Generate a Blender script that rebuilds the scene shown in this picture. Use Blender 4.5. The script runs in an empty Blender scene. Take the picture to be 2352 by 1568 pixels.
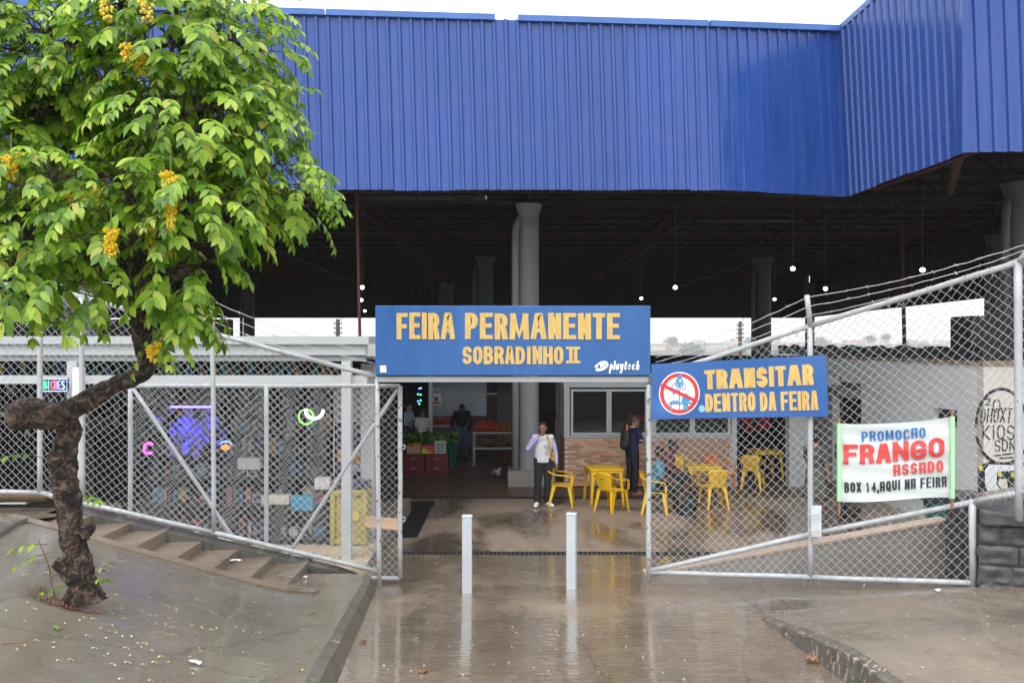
import bpy, bmesh, math, random
from mathutils import Vector, Matrix, noise

random.seed(7)
SC = bpy.context.scene
COL = SC.collection
R = math.radians

# ------------------------------------------------------------------ camera
# world: z = 0 is the dry floor of the market hall, the camera looks along +Y
H = 3.3                     # eye height above the market floor (the street is higher)
F, CX, HY = 1900.0, 1176.0, 790.0
cam = bpy.data.objects.new('camera', bpy.data.cameras.new('camera'))
COL.objects.link(cam)
cam.location = (0, 0, H)
cam.rotation_euler = (R(90), 0, 0)
cam.data.sensor_width = 36.0
cam.data.lens = 36.0 * F / 2352.0
cam.data.shift_y = 6.0 / 2352.0
cam.data.clip_end = 6000
SC.camera = cam

# ------------------------------------------------------------------ sky
SUN_EL, SUN_AZ = 58, 200
w = bpy.data.worlds.new('World')
SC.world = w
w.use_nodes = True
wn, wl = w.node_tree.nodes, w.node_tree.links
wn.clear()
wo = wn.new('ShaderNodeOutputWorld')
bg = wn.new('ShaderNodeBackground')
sky = wn.new('ShaderNodeTexSky')
sky.sky_type = 'NISHITA'
sky.sun_disc = False
sky.sun_elevation = R(SUN_EL)
sky.sun_rotation = R(SUN_AZ)
sky.air_density = 1.0
sky.dust_density = 6.0
sky.ozone_density = 1.0
hs = wn.new('ShaderNodeHueSaturation')
hs.inputs['Saturation'].default_value = 0.10
hs.inputs['Value'].default_value = 1.0
# closed cloud cover evens the sky out
mxw = wn.new('ShaderNodeMix'); mxw.data_type = 'RGBA'
mxw.inputs[0].default_value = 0.55
mxw.inputs[7].default_value = (11.0, 11.4, 12.0, 1)
wl.new(sky.outputs[0], hs.inputs['Color'])
wl.new(hs.outputs[0], mxw.inputs[6])
wl.new(mxw.outputs[2], bg.inputs['Color'])
bg.inputs['Strength'].default_value = 0.15
wl.new(bg.outputs[0], wo.inputs['Surface'])

# ------------------------------------------------------------------ sun behind the cloud
sl = bpy.data.lights.new('sun', 'SUN')
sl.energy = 1.0
sl.angle = R(40)
sl.color = (1, 0.97, 0.93)
sun = bpy.data.objects.new('sun', sl)
COL.objects.link(sun)
az, el = R(SUN_AZ), R(SUN_EL)
sd = Vector((math.sin(az) * math.cos(el), math.cos(az) * math.cos(el), math.sin(el)))
sun.rotation_euler = sd.to_track_quat('Z', 'Y').to_euler()
sun.location = (0, 0, 30)

# ------------------------------------------------------------------ picture
SC.view_settings.view_transform = 'Standard'
SC.view_settings.look = 'None'
SC.view_settings.exposure = 0.55
SC.view_settings.gamma = 1.0
SC.render.engine = 'CYCLES'
SC.cycles.use_denoising = True
SC.cycles.max_bounces = 8
SC.cycles.transparent_max_bounces = 12
SC.cycles.sample_clamp_indirect = 6.0

# ------------------------------------------------------------------ helpers
def P(x, y, d):
    """a point seen at (x, y) of the photograph (2352 wide) that stands d metres away"""
    return Vector(((x - CX) / F * d, d, H - (y - HY) / F * d))

def lerp(a, b, t):
    return a + (b - a) * t

def tag(o, label=None, cat=None, group=None, kind=None):
    if label: o['label'] = label
    if cat: o['category'] = cat
    if group: o['group'] = group
    if kind: o['kind'] = kind
    return o

def thing(name, label, cat, loc=(0, 0, 0), rz=0.0, group=None):
    o = bpy.data.objects.new(name, None)
    o.empty_display_size = 0.1
    COL.objects.link(o)
    o.location = loc
    o.rotation_euler = (0, 0, rz)
    return tag(o, label, cat, group)

def copy_tree(o, parent=None):
    c = o.copy()
    COL.objects.link(c)
    c.parent = parent
    for ch in list(o.children):
        copy_tree(ch, c)
    return c

def wloc(o):
    v = Vector((0, 0, 0))
    while o is not None:
        v += o.location
        o = o.parent
    return v

class MB:
    def __init__(s):
        s.v, s.f, s.m = [], [], []
        s.cm = 0
    def add(s, vs, fs):
        b = len(s.v)
        s.v += [tuple(x) for x in vs]
        s.f += [tuple(b + i for i in f) for f in fs]
        s.m += [s.cm] * len(fs)
        return s
    def hexa(s, p):
        """8 corners: bottom 0-3 counter-clockwise seen from above, top 4-7"""
        return s.add(p, [(3, 2, 1, 0), (4, 5, 6, 7), (0, 1, 5, 4), (1, 2, 6, 5), (2, 3, 7, 6), (3, 0, 4, 7)])
    def box(s, x0, x1, y0, y1, z0, z1):
        return s.hexa([(x0, y0, z0), (x1, y0, z0), (x1, y1, z0), (x0, y1, z0),
                       (x0, y0, z1), (x1, y0, z1), (x1, y1, z1), (x0, y1, z1)])
    def rbox(s, x0, x1, y0, y1, z0, z1, r=0.01):
        """box with chamfered edges"""
        bm = bmesh.new()
        bmesh.ops.create_cube(bm, size=1)
        for v in bm.verts:
            v.co = Vector((lerp(x0, x1, v.co.x + .5), lerp(y0, y1, v.co.y + .5), lerp(z0, z1, v.co.z + .5)))
        bmesh.ops.bevel(bm, geom=list(bm.edges), offset=r, segments=2, affect='EDGES', profile=0.5)
        s.frombm(bm)
        return s
    def frombm(s, bm):
        bm.verts.index_update()
        s.add([v.co[:] for v in bm.verts], [[v.index for v in f.verts] for f in bm.faces])
        bm.free()
        return s
    def bar(s, a, b, w, h, up=Vector((0, 0, 1))):
        a, b = Vector(a), Vector(b)
        d = (b - a).normalized()
        sx = d.cross(up)
        if sx.length < 1e-4: sx = Vector((1, 0, 0))
        sx.normalize()
        sz = sx.cross(d)
        q = []
        for p in (a, b):
            q += [p - sx * w / 2 - sz * h / 2, p + sx * w / 2 - sz * h / 2, p + sx * w / 2 + sz * h / 2, p - sx * w / 2 + sz * h / 2]
        return s.add(q, [(0, 1, 2, 3), (7, 6, 5, 4), (4, 5, 1, 0), (5, 6, 2, 1), (6, 7, 3, 2), (7, 4, 0, 3)])
    def tube(s, pts, r, n=8, cap=True, jit=0.0, sq=1.0):
        pts = [Vector(p) for p in pts]
        k = len(pts)
        rs = r if isinstance(r, (list, tuple)) else [r] * k
        up = None
        rings = []
        for i, p in enumerate(pts):
            d = (pts[min(i + 1, k - 1)] - pts[max(i - 1, 0)])
            if d.length < 1e-9: d = Vector((0, 0, 1))
            d.normalize()
            if up is None:
                up = Vector((0, 0, 1)) if abs(d.z) < .9 else Vector((0, 1, 0))
            sx = d.cross(up)
            if sx.length < 1e-5: sx = d.cross(Vector((1, 0.3, 0)))
            sx.normalize()
            up = sx.cross(d).normalized()
            ring = []
            for j in range(n):
                a = 2 * math.pi * j / n
                rr = rs[i] * (1 + (random.uniform(-jit, jit) if jit else 0))
                ring.append(p + sx * math.cos(a) * rr + up * math.sin(a) * rr * sq)
            rings.append(ring)
        vs = [q for rg in rings for q in rg]
        fs = []
        for i in range(k - 1):
            for j in range(n):
                a, b = i * n + j, i * n + (j + 1) % n
                fs.append((a, b, b + n, a + n))
        if cap:
            fs.append(tuple(reversed(range(n))))
            fs.append(tuple((k - 1) * n + j for j in range(n)))
        return s.add(vs, fs)
    def lathe(s, prof, c=(0, 0, 0), n=16):
        """profile [(r, z)] turned round the z axis, ends closed"""
        vs, fs = [], []
        for r, z in prof:
            for j in range(n):
                a = 2 * math.pi * j / n
                vs.append((c[0] + r * math.cos(a), c[1] + r * math.sin(a), c[2] + z))
        for i in range(len(prof) - 1):
            for j in range(n):
                a, b = i * n + j, i * n + (j + 1) % n
                fs.append((a, b, b + n, a + n))
        fs.append(tuple(reversed(range(n))))
        fs.append(tuple((len(prof) - 1) * n + j for j in range(n)))
        return s.add(vs, fs)
    def ell(s, c, rx, ry, rz, n=12, m=8, rot=None):
        c = Vector(c)
        vs, fs = [], []
        for i in range(1, m):
            t = math.pi * i / m
            for j in range(n):
                a = 2 * math.pi * j / n
                q = Vector((rx * math.sin(t) * math.cos(a), ry * math.sin(t) * math.sin(a), -rz * math.cos(t)))
                if rot: q = rot @ q
                vs.append(c + q)
        q0, q1 = Vector((0, 0, -rz)), Vector((0, 0, rz))
        if rot: q0, q1 = rot @ q0, rot @ q1
        vs += [c + q0, c + q1]
        a0, a1 = len(vs) - 2, len(vs) - 1
        for i in range(m - 2):
            for j in range(n):
                a, b = i * n + j, i * n + (j + 1) % n
                fs.append((a, b, b + n, a + n))
        for j in range(n):
            fs.append((a0, (j + 1) % n, j))
            fs.append((a1, (m - 2) * n + j, (m - 2) * n + (j + 1) % n))
        return s.add(vs, fs)
    def cap(s, a, b, r0, r1, n=10, fl=1.0):
        """tapered capsule"""
        a, b = Vector(a), Vector(b)
        d = (b - a)
        L = d.length
        if L < 1e-6:
            return s.ell(a, r0, r0, r0)
        d /= L
        pts, rs = [], []
        for t in (-.98, -.75, -.4):
            pts.append(a + d * (t * r0)); rs.append(r0 * math.sqrt(1 - t * t))
        pts += [a, b]; rs += [r0, r1]
        for t in (.4, .75, .98):
            pts.append(b + d * (t * r1)); rs.append(r1 * math.sqrt(1 - t * t))
        return s.tube(pts, rs, n, sq=fl)
    def loft(s, secs, n=16):
        """closed loft of horizontal ellipses [(cx, cy, z, rx, ry)]"""
        vs, fs = [], []
        for cx, cy, z, rx, ry in secs:
            for j in range(n):
                a = 2 * math.pi * j / n
                vs.append((cx + rx * math.cos(a), cy + ry * math.sin(a), z))
        k = len(secs)
        for i in range(k - 1):
            for j in range(n):
                a, b = i * n + j, i * n + (j + 1) % n
                fs.append((a, b, b + n, a + n))
        fs.append(tuple(reversed(range(n))))
        fs.append(tuple((k - 1) * n + j for j in range(n)))
        return s.add(vs, fs)
    def poly(s, pts, depth):
        """flat polygon extruded along the vector depth"""
        pts = [Vector(p) for p in pts]
        dv = Vector(depth)
        n = len(pts)
        fs = [tuple(reversed(range(n))), tuple(n + i for i in range(n))]
        for i in range(n):
            j = (i + 1) % n
            fs.append((i, j, n + j, n + i))
        return s.add(pts + [p + dv for p in pts], fs)
    def quad(s, a, b, c, d):
        return s.add([a, b, c, d], [(0, 1, 2, 3)])
    def mesh(s, name, mats, smooth=False):
        me = bpy.data.meshes.new(name)
        me.from_pydata(s.v, [], s.f)
        for m in (mats if isinstance(mats, (list, tuple)) else [mats]):
            me.materials.append(m)
        if any(s.m): me.polygons.foreach_set('material_index', s.m)
        if smooth: me.polygons.foreach_set('use_smooth', [True] * len(s.f))
        me.update()
        return me
    def build(s, name, mats, parent=None, smooth=False, world=False, angle=None):
        """world=True: the vertices are world coordinates; the object's origin goes to its base"""
        off = Vector((0, 0, 0))
        if world and s.v:
            xs, ys, zs = zip(*s.v)
            off = Vector(((min(xs) + max(xs)) / 2, (min(ys) + max(ys)) / 2, min(zs)))
            s.v = [(x - off.x, y - off.y, z - off.z) for x, y, z in s.v]
        me = s.mesh(name, mats, smooth or angle is not None)
        o = bpy.data.objects.new(name, me)
        COL.objects.link(o)
        if parent is not None:
            o.parent = parent
            if world: off = off - wloc(parent)
        o.location = off
        if angle is not None:
            me.set_sharp_from_angle(angle=R(angle))
        return o

def evaluated(o):
    dg = bpy.context.evaluated_depsgraph_get()
    me = bpy.data.meshes.new_from_object(o.evaluated_get(dg))
    o.modifiers.clear()
    old = o.data
    mats = [m for m in old.materials]
    o.data = me
    me.materials.clear()
    for m in mats: me.materials.append(m)
    bpy.data.meshes.remove(old)
    return o

def fuse(o, vox=0.012, it=2):
    """one continuous skin out of overlapping volumes"""
    r = o.modifiers.new('r', 'REMESH'); r.mode = 'VOXEL'; r.voxel_size = vox; r.use_smooth_shade = True
    sm = o.modifiers.new('s', 'SMOOTH'); sm.iterations = it; sm.factor = 0.5
    return evaluated(o)

# ------------------------------------------------------------------ materials
MATS = {}
def nt(name):
    m = bpy.data.materials.new(name)
    m.use_nodes = True
    t = m.node_tree
    return m, t.nodes, t.links, t.nodes['Principled BSDF']

def setb(b, col, rough, metal, spec):
    b.inputs['Base Color'].default_value = (*col, 1)
    b.inputs['Roughness'].default_value = rough
    b.inputs['Metallic'].default_value = metal
    b.inputs['Specular IOR Level'].default_value = spec

def noise_node(N, L, scale, detail=6, rough=.6, co='Object', stretch=None, dist=0.0):
    n = N.new('ShaderNodeTexNoise')
    n.inputs['Scale'].default_value = scale
    n.inputs['Detail'].default_value = detail
    n.inputs['Roughness'].default_value = rough
    n.inputs['Distortion'].default_value = dist
    if co == 'World':
        src = N.new('ShaderNodeNewGeometry').outputs['Position']
    else:
        src = N.new('ShaderNodeTexCoord').outputs[co]
    if stretch:
        mp = N.new('ShaderNodeMapping')
        mp.inputs['Scale'].default_value = stretch
        L.new(src, mp.inputs[0]); src = mp.outputs[0]
    L.new(src, n.inputs['Vector'])
    return n

def ramp(N, L, fac, stops):
    r = N.new('ShaderNodeValToRGB')
    e = r.color_ramp.elements
    while len(e) > 1: e.remove(e[-1])
    for i, (p, c) in enumerate(stops):
        if not isinstance(c, (tuple, list)): c = (c, c, c)
        el_ = e[0] if i == 0 else e.new(p)
        el_.position = p
        el_.color = (*c, 1)
    L.new(fac, r.inputs[0])
    return r

def mixc(N, L, fac, a, b, mode='MIX'):
    m = N.new('ShaderNodeMix'); m.data_type = 'RGBA'; m.blend_type = mode
    for s, v in ((0, fac), (6, a), (7, b)):
        if isinstance(v, (int, float)): m.inputs[s].default_value = v
        elif isinstance(v, (tuple, list)): m.inputs[s].default_value = (*v, 1)
        else: L.new(v, m.inputs[s])
    return m.outputs[2]

def bump(N, L, b, h, strength, dist=0.02, inp='Normal'):
    bp = N.new('ShaderNodeBump')
    bp.inputs['Strength'].default_value = strength
    bp.inputs['Distance'].default_value = dist
    L.new(h, bp.inputs['Height'])
    L.new(bp.outputs[0], b.inputs[inp])
    return bp

def M(name, col, rough=.55, metal=0, spec=.5, var=.18, vs=3.0, bs=0, bscale=40, co='Object', wear=None, wcol=(.16, .07, .03), ws=6, stretch=None, rnd=0.0):
    """painted/plain surface: colour variation, optional relief, optional patches of wear"""
    if name in MATS: return MATS[name]
    m, N, L, b = nt(name)
    setb(b, col, rough, metal, spec)
    n = noise_node(N, L, vs, 7, .65, co, stretch)
    r = ramp(N, L, n.outputs[0], [(.25, 1 - var), (.75, 1 + var)])
    c = mixc(N, L, 1.0, col, r.outputs[0], 'MULTIPLY')
    if rnd:
        oi = N.new('ShaderNodeObjectInfo')
        rr = ramp(N, L, oi.outputs['Random'], [(0, 1 - rnd), (1, 1 + rnd)])
        c = mixc(N, L, 1.0, c, rr.outputs[0], 'MULTIPLY')
    if wear:
        n2 = noise_node(N, L, ws, 8, .7, co)
        r2 = ramp(N, L, n2.outputs[0], [(wear, 0.0), (wear + .03, 1.0)])
        c = mixc(N, L, r2.outputs[0], c, wcol)
    L.new(c, b.inputs['Base Color'])
    rr = ramp(N, L, n.outputs[0], [(.3, max(rough - .08, .02)), (.7, min(rough + .1, 1))])
    L.new(rr.outputs[0], b.inputs['Roughness'])
    if bs:
        n3 = noise_node(N, L, bscale, 5, .6, co)
        bump(N, L, b, n3.outputs[0], bs, .01)
    MATS[name] = m
    return m

def EM(name, col, st):
    if name in MATS: return MATS[name]
    m, N, L, b = nt(name)
    setb(b, col, .4, 0, .3)
    b.inputs['Emission Color'].default_value = (*col, 1)
    b.inputs['Emission Strength'].default_value = st
    MATS[name] = m
    return m
# ================================================================== wet ground
def wet(name, dry, soaked, pud_lo, pud_hi, pscale=.55, ripple=.25, streaks=True, lo_rough=.42, grain=.25, dust=None, blot=1.0):
    """concrete with a film of water: puddle mask, soaked patches, ripples"""
    m, N, L, b = nt(name)
    setb(b, dry, .5, 0, .5)
    big = noise_node(N, L, pscale, 6, .6, 'World', (1, .55, 1), .4)
    fine = noise_node(N, L, 26, 8, .75, 'World')
    mid = noise_node(N, L, 3.2, 8, .7, 'World', (1, .5, 1), .6)
    mask = ramp(N, L, big.outputs[0], [(pud_lo, 0.0), (pud_hi, 1.0)])
    c0 = mixc(N, L, mask.outputs[0], dry, soaked)
    r1 = ramp(N, L, mid.outputs[0], [(.3, 1 - .26 * blot), (.5, 1.0), (.72, 1 + .2 * blot)])
    c1 = mixc(N, L, 1.0, c0, r1.outputs[0], 'MULTIPLY')
    r2 = ramp(N, L, fine.outputs[0], [(.3, 1 - grain), (.7, 1 + grain)])
    c2 = mixc(N, L, 1.0, c1, r2.outputs[0], 'MULTIPLY')
    # hairline cracks
    vo = N.new('ShaderNodeTexVoronoi'); vo.feature = 'DISTANCE_TO_EDGE'
    vo.inputs['Scale'].default_value = .42
    g = N.new('ShaderNodeNewGeometry')
    mv = mixc(N, L, .22, g.outputs['Position'], mid.outputs['Color'], 'ADD')
    L.new(mv, vo.inputs['Vector'])
    cr = ramp(N, L, vo.outputs['Distance'], [(.0, .35), (.009, 1.0)])
    c3 = mixc(N, L, .5, c2, cr.outputs[0], 'MULTIPLY')
    if dust:
        dn = noise_node(N, L, 1.1, 7, .7, 'World')
        dr = ramp(N, L, dn.outputs[0], [(.45, 0.0), (.62, .8)])
        c3 = mixc(N, L, dr.outputs[0], c3, dust)
    L.new(c3, b.inputs['Base Color'])
    rr = ramp(N, L, mask.outputs[0], [(0, lo_rough), (1, .12)])
    rm = mixc(N, L, .35, rr.outputs[0], ramp(N, L, mid.outputs[0], [(.35, .1), (.65, .6)]).outputs[0])
    L.new(rm, b.inputs['Roughness'])
    grit = noise_node(N, L, 130, 4, .7, 'World')
    bump(N, L, b, mixc(N, L, .5, fine.outputs[0], grit.outputs[0]), .45, .004)
    # the water film
    L.new(mask.outputs[0], b.inputs['Coat Weight'])
    b.inputs['Coat IOR'].default_value = 1.33
    b.inputs['Coat Roughness'].default_value = .035
    rp = noise_node(N, L, 7.0, 3, .5, 'World', (.35, 1.5, 1), .8)
    bump(N, L, b, rp.outputs[0], ripple, .03, 'Coat Normal')
    MATS[name] = m
    return m

RAMP_M = wet('wet_ramp_concrete', (.30, .236, .172), (.23, .178, .128), .30, .52, .5, .22)
SLAB_M = wet('wet_slab_concrete', (.19, .16, .122), (.155, .13, .097), .40, .80, .30, .05, lo_rough=.36, grain=.16, blot=.6)
STEP_M = wet('wet_step_concrete', (.21, .165, .12), (.16, .125, .09), .35, .7, .8, .05)
WALK_M = wet('wet_walk_concrete', (.225, .183, .138), (.155, .125, .094), .38, .66, .55, .08, lo_rough=.34)
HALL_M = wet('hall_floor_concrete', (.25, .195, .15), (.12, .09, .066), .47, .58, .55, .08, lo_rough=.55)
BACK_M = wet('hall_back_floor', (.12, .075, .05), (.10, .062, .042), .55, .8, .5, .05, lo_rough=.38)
STRING_M = wet('stringer_concrete', (.10, .095, .085), (.09, .085, .075), .4, .7, .8, .03, lo_rough=.4)

def zramp(y):
    if y > 13.06: return 0.0
    if y > 5: return .154 * (13.06 - y)
    return 1.241 + .1 * (5 - max(y, -1)) 

def kerbx(y):               # left edge of the ramp
    return -1.53 + .1035 * (8.77 - y)

def zplane(x, y):
    y = max(y, 2.6)
    return 2.093 - .2728 * max(x, -5.0) - .2218 * y

TREE = Vector((-2.755, 5.28, 1.674))
def zslab(x, y):
    z = zplane(x, y)
    k = max(.8, zramp(y) + .125)
    z = k + math.log(1 + math.exp((z - k) * 26)) / 26      # runs out into the flat landing
    r2 = (x - TREE.x) ** 2 + (y - TREE.y) ** 2
    z -= .085 * math.exp(-r2 / .085)
    z += .012 * noise.noise(Vector((x * 1.3, y * 1.3, 0)))
    return z

def sheet(name, xs, ys, zf, mat, skip=None, kind='structure', xf=None):
    b = MB()
    nx, ny = len(xs), len(ys)
    for y in ys:
        for x in xs:
            X = xf(x, y) if xf else x
            b.v.append((X, y, zf(X, y)))
    for j in range(ny - 1):
        for i in range(nx - 1):
            if skip and skip((xs[i] + xs[i + 1]) / 2, (ys[j] + ys[j + 1]) / 2): continue
            a = j * nx + i
            b.f.append((a, a + 1, a + nx + 1, a + nx)); b.m.append(0)
    o = b.build(name, mat, smooth=True)
    if kind: o['kind'] = kind
    return o

def steps(a, b, n): return [a + (b - a) * i / n for i in range(n + 1)]

# far ground: one sheet out to the horizon, a valley and a low ridge with the town on it
def zground(x, y):
    if y < 9: return -.3 + 1.2 * min(1, max(0, (9 - y) / 6))
    if y < 52: return -.3
    if y < 400: return lerp(-.3, -22, ((y - 52) / 348) ** .8)
    if y < 800: return -22
    t = min(1, (y - 800) / 900)
    z = lerp(-22, 4.0, t * t * (3 - 2 * t))
    z += (5.5 * noise.noise(Vector((x * .0018, y * .0024, 3))) + 1.5 * noise.noise(Vector((x * .008, y * .008, 8)))) * t
    if y > 1850: z -= (y - 1850) * .02
    return z
GM = M('grassland', (.07, .085, .04), .9, var=.4, vs=.03, co='World')
sheet('ground', steps(-2200, 2200, 70), [-60, -20, 0, 3, 6, 9, 20, 40, 52] + steps(70, 400, 8) + steps(460, 2300, 44), zground, GM)

sheet('entrance_ramp', steps(-2.35, 2.3, 16), steps(-14, 0, 8) + steps(.5, 13.06, 50), lambda x, y: zramp(y) + .008 * noise.noise(Vector((x * .9, y * .9, 5))), RAMP_M)
sheet('lower_ramp', steps(2.3, 6.2, 8), steps(9.6, 13.06, 14), lambda x, y: zramp(y) * .7 - .004, RAMP_M)
sheet('market_floor', steps(-30, 24, 40), steps(13.06, 17.8, 10), lambda x, y: 0.004 * noise.noise(Vector((x, y, 2))), HALL_M)
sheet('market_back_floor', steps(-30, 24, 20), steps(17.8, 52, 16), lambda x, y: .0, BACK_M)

# ---- left slab round the tree, running down to the landing
def fold(x, y): return kerbx(y) - .05 if x > -1.0 else min(x, kerbx(y) - .05)
xs = steps(-7.5, -5.0, 5)[:-1] + steps(-5.0, -1.15, 46) + [-.9]
def slabskip(x, y): return y > 7.95 and x < -2.3          # steps
xs = steps(-14, -5.0, 9)[:-1] + steps(-5.0, -1.15, 46) + [-.9]
sheet('planted_slab', xs, steps(-3, 2, 5)[:-1] + steps(2, 9.0, 66), zslab, SLAB_M, slabskip, xf=fold)
def tedge(y): return -4.70 + max(0, 8.0 - y) * .4
def zterr(x, y):
    return lerp(zslab(x, min(y, 8.0)) + .012, 1.5, min(1, max(0, (y - 7.9) / .8)))
sheet('upper_terrace', steps(-9.3, 0, 30), steps(5.2, 9.1, 26), zterr, STEP_M, xf=lambda x, y: tedge(y) + x)
b = MB()
for k in range(14):
    ya, yb = lerp(5.2, 8.0, k / 14), lerp(5.2, 8.0, (k + 1) / 14)
    q = [(tedge(y) - .035, y, zslab(tedge(y), y)) for y in (ya, yb)] + [(tedge(y) + .035, y, zslab(tedge(y), y)) for y in (yb, ya)]
    b.hexa([(x, y, z - .1) for x, y, z in (q[0], q[3], q[2], q[1])] + [(x, y, z + .03) for x, y, z in (q[0], q[3], q[2], q[1])])
b.build('slab_edge', STRING_M)['kind'] = 'structure'

# the slab's broken kerb face beside the ramp
KERB_M = M('peeling_kerb', (.125, .108, .088), .45, var=.35, vs=5, bs=.5, bscale=25, wear=.615, wcol=(.44, .34, .24), ws=7)
b = MB()
ys_ = steps(-3, 9.0, 60)
for i in range(len(ys_) - 1):
    y0, y1 = ys_[i], ys_[i + 1]
    q = []
    for y in (y0, y1):
        xk = kerbx(y)
        zt = zslab(xk - .05, y)
        q.append([(xk - .052, y, zt - .001), (xk + .02, y, zt - .02), (xk + .085, y, min(zramp(y) - .02, zt - .05))])
    for k in range(2):
        b.quad(q[0][k], q[0][k + 1], q[1][k + 1], q[1][k])
b.build('slab_kerb', KERB_M, smooth=True)['kind'] = 'structure'

# ---- stairs beside the slab
st = thing('concrete_stairs', 'brown wet concrete stairs climbing left between the slab and the fence wall', 'stairs', (-3.2, 8.4, .8))
tz = [1.5, 1.40, 1.31, 1.18, 1.075, .98, .897]
tx = [-4.75, -4.35, -4.03, -3.68, -3.32, -2.95, -2.60]
tx = [-4.95, -4.43, -4.06, -3.70, -3.34, -2.97, -2.61, -2.25]
for i, z in enumerate(tz):
    b = MB()
    x0, x1 = tx[i], tx[i + 1]
    b.rbox(x0 - .02, x1, 7.9, 9.4, .4, z, .012)
    b.build('step', STEP_M, st, world=True, angle=30)
# low stringer along the slab side of the steps
b = MB()
n = 24
for i in range(n):
    xa, xb = lerp(-4.78, -1.86, i / n), lerp(-4.78, -1.86, (i + 1) / n)
    za, zb = [zslab(x, 7.9) + .03 for x in (xa, xb)]
    b.hexa([(xa, 7.83, za - .4), (xb, 7.83, zb - .4), (xb, 7.96, zb - .4), (xa, 7.96, za - .4),
            (xa, 7.83, za), (xb, 7.83, zb), (xb, 7.96, zb), (xa, 7.96, za)])
b.build('stringer', STEP_M, st, world=True)

# wall under the left fence
def fenceL(x): return lerp(9.35, 8.8, (x + 1.5) / -3.07)     # its depth along X
def railL(x): return lerp(.73, 1.61, (x + 1.5) / -3.07)
b = MB()
n = 20
for i in range(n):
    xa, xb = lerp(-4.62, -1.48, i / n), lerp(-4.62, -1.48, (i + 1) / n)
    q = []
    for x in (xa, xb):
        y = fenceL(x); sag = .05 * math.sin(i * .9) * .2
        zt = railL(x) - .07 - .10 * math.exp(-((x + 1.5) / .25) ** 2)
        q.append((x, y, zt))
    (xa, ya, za), (xb, yb, zb) = q
    b.hexa([(xa, ya - .13, .3), (xb, yb - .13, .3), (xb, yb + .1, .3), (xa, ya + .1, .3),
            (xa, ya - .11, za), (xb, yb - .11, zb), (xb, yb + .1, zb), (xa, ya + .1, za)])
tag(b.build('stringer_wall', STRING_M, world=True), 'dark grey sloping concrete wall carrying the left fence above the stairs', 'wall')

# ---- right pavement with its broken kerb
def kerbxr(y): return 2.19 - (7.37 - y) * .047
def hk(y): return min(.17, max(0.0, (7.5 - y) * .075))
def zwalk(x, y):
    x0 = kerbxr(min(y, 7.4))
    return zramp(y) + hk(y) + .07 * max(0, x - x0) * min(1, max(.2, (9.6 - y) / 1.5)) + (.006 if x > x0 + .07 or y < 7.4 else -.02) + .008 * noise.noise(Vector((x * .9, y * .9, 5)))
sheet('right_pavement', [0.0] + steps(.35, 8.5, 26), steps(-14, 1, 8)[:-1] + steps(1, 9.6, 44), zwalk, WALK_M, xf=lambda x, y: kerbxr(min(y, 7.4)) + x + (.08 if x > 0 else .06))
b = MB()
ys_ = steps(-6, 7.45, 60)
for i in range(len(ys_) - 1):
    q = []
    for y in ys_[i:i + 2]:
        xk = kerbxr(y); zt = zwalk(xk + .06, y)
        wob = .012 * noise.noise(Vector((0, y * 5, 1)))
        q.append([(xk - .04 + wob, y, zramp(y) - .02), (xk + .0 + wob, y, zt - .025), (xk + .065, y, zt + .002)])
    for k in range(2):
        b.quad(q[0][k], q[1][k], q[1][k + 1], q[0][k + 1])
PEEL2 = M('peeling_right_kerb', (.12, .108, .092), .45, var=.5, vs=9, bs=.8, bscale=26, wear=.56, wcol=(.40, .31, .225), ws=15)
b.build('pavement_kerb', PEEL2, smooth=True)['kind'] = 'structure'

# low rendered wall behind the right fence, rising to the right
b = MB()
LW = M('grey_render', (.30, .275, .25), .7, var=.15, vs=2.5, bs=.25, bscale=60)
LWT = M('beige_cement_edge', (.42, .33, .26), .7, var=.2, vs=6)
pa, pb = Vector((1.55, 9.62, .60)), Vector((5.3, 10.05, 1.14))
n = 10
for i in range(n):
    a, c = lerp(pa, pb, i / n), lerp(pa, pb, (i + 1) / n)
    b.hexa([(a.x, a.y, .1), (c.x, c.y, .1), (c.x, c.y + .2, .1), (a.x, a.y + .2, .1), (a.x, a.y, a.z), (c.x, c.y, c.z), (c.x, c.y + .2, c.z), (a.x, a.y + .2, a.z)])
lw = thing('parapet_wall', 'low grey rendered wall rising to the right behind the right fence', 'wall', (3.4, 9.8, .4))
b.build('wall', LW, lw, world=True)
b = MB()
for i in range(n):
    a, c = lerp(pa, pb, i / n), lerp(pa, pb, (i + 1) / n)
    b.hexa([(a.x, a.y - .01, a.z + .002), (c.x, c.y - .01, c.z + .002), (c.x, c.y + .21, c.z + .002), (a.x, a.y + .21, a.z + .002),
            (a.x, a.y - .01, a.z + .03), (c.x, c.y - .01, c.z + .03), (c.x, c.y + .21, c.z + .03), (a.x, a.y + .21, a.z + .03)])
b.build('coping', LWT, lw, world=True)

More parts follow.
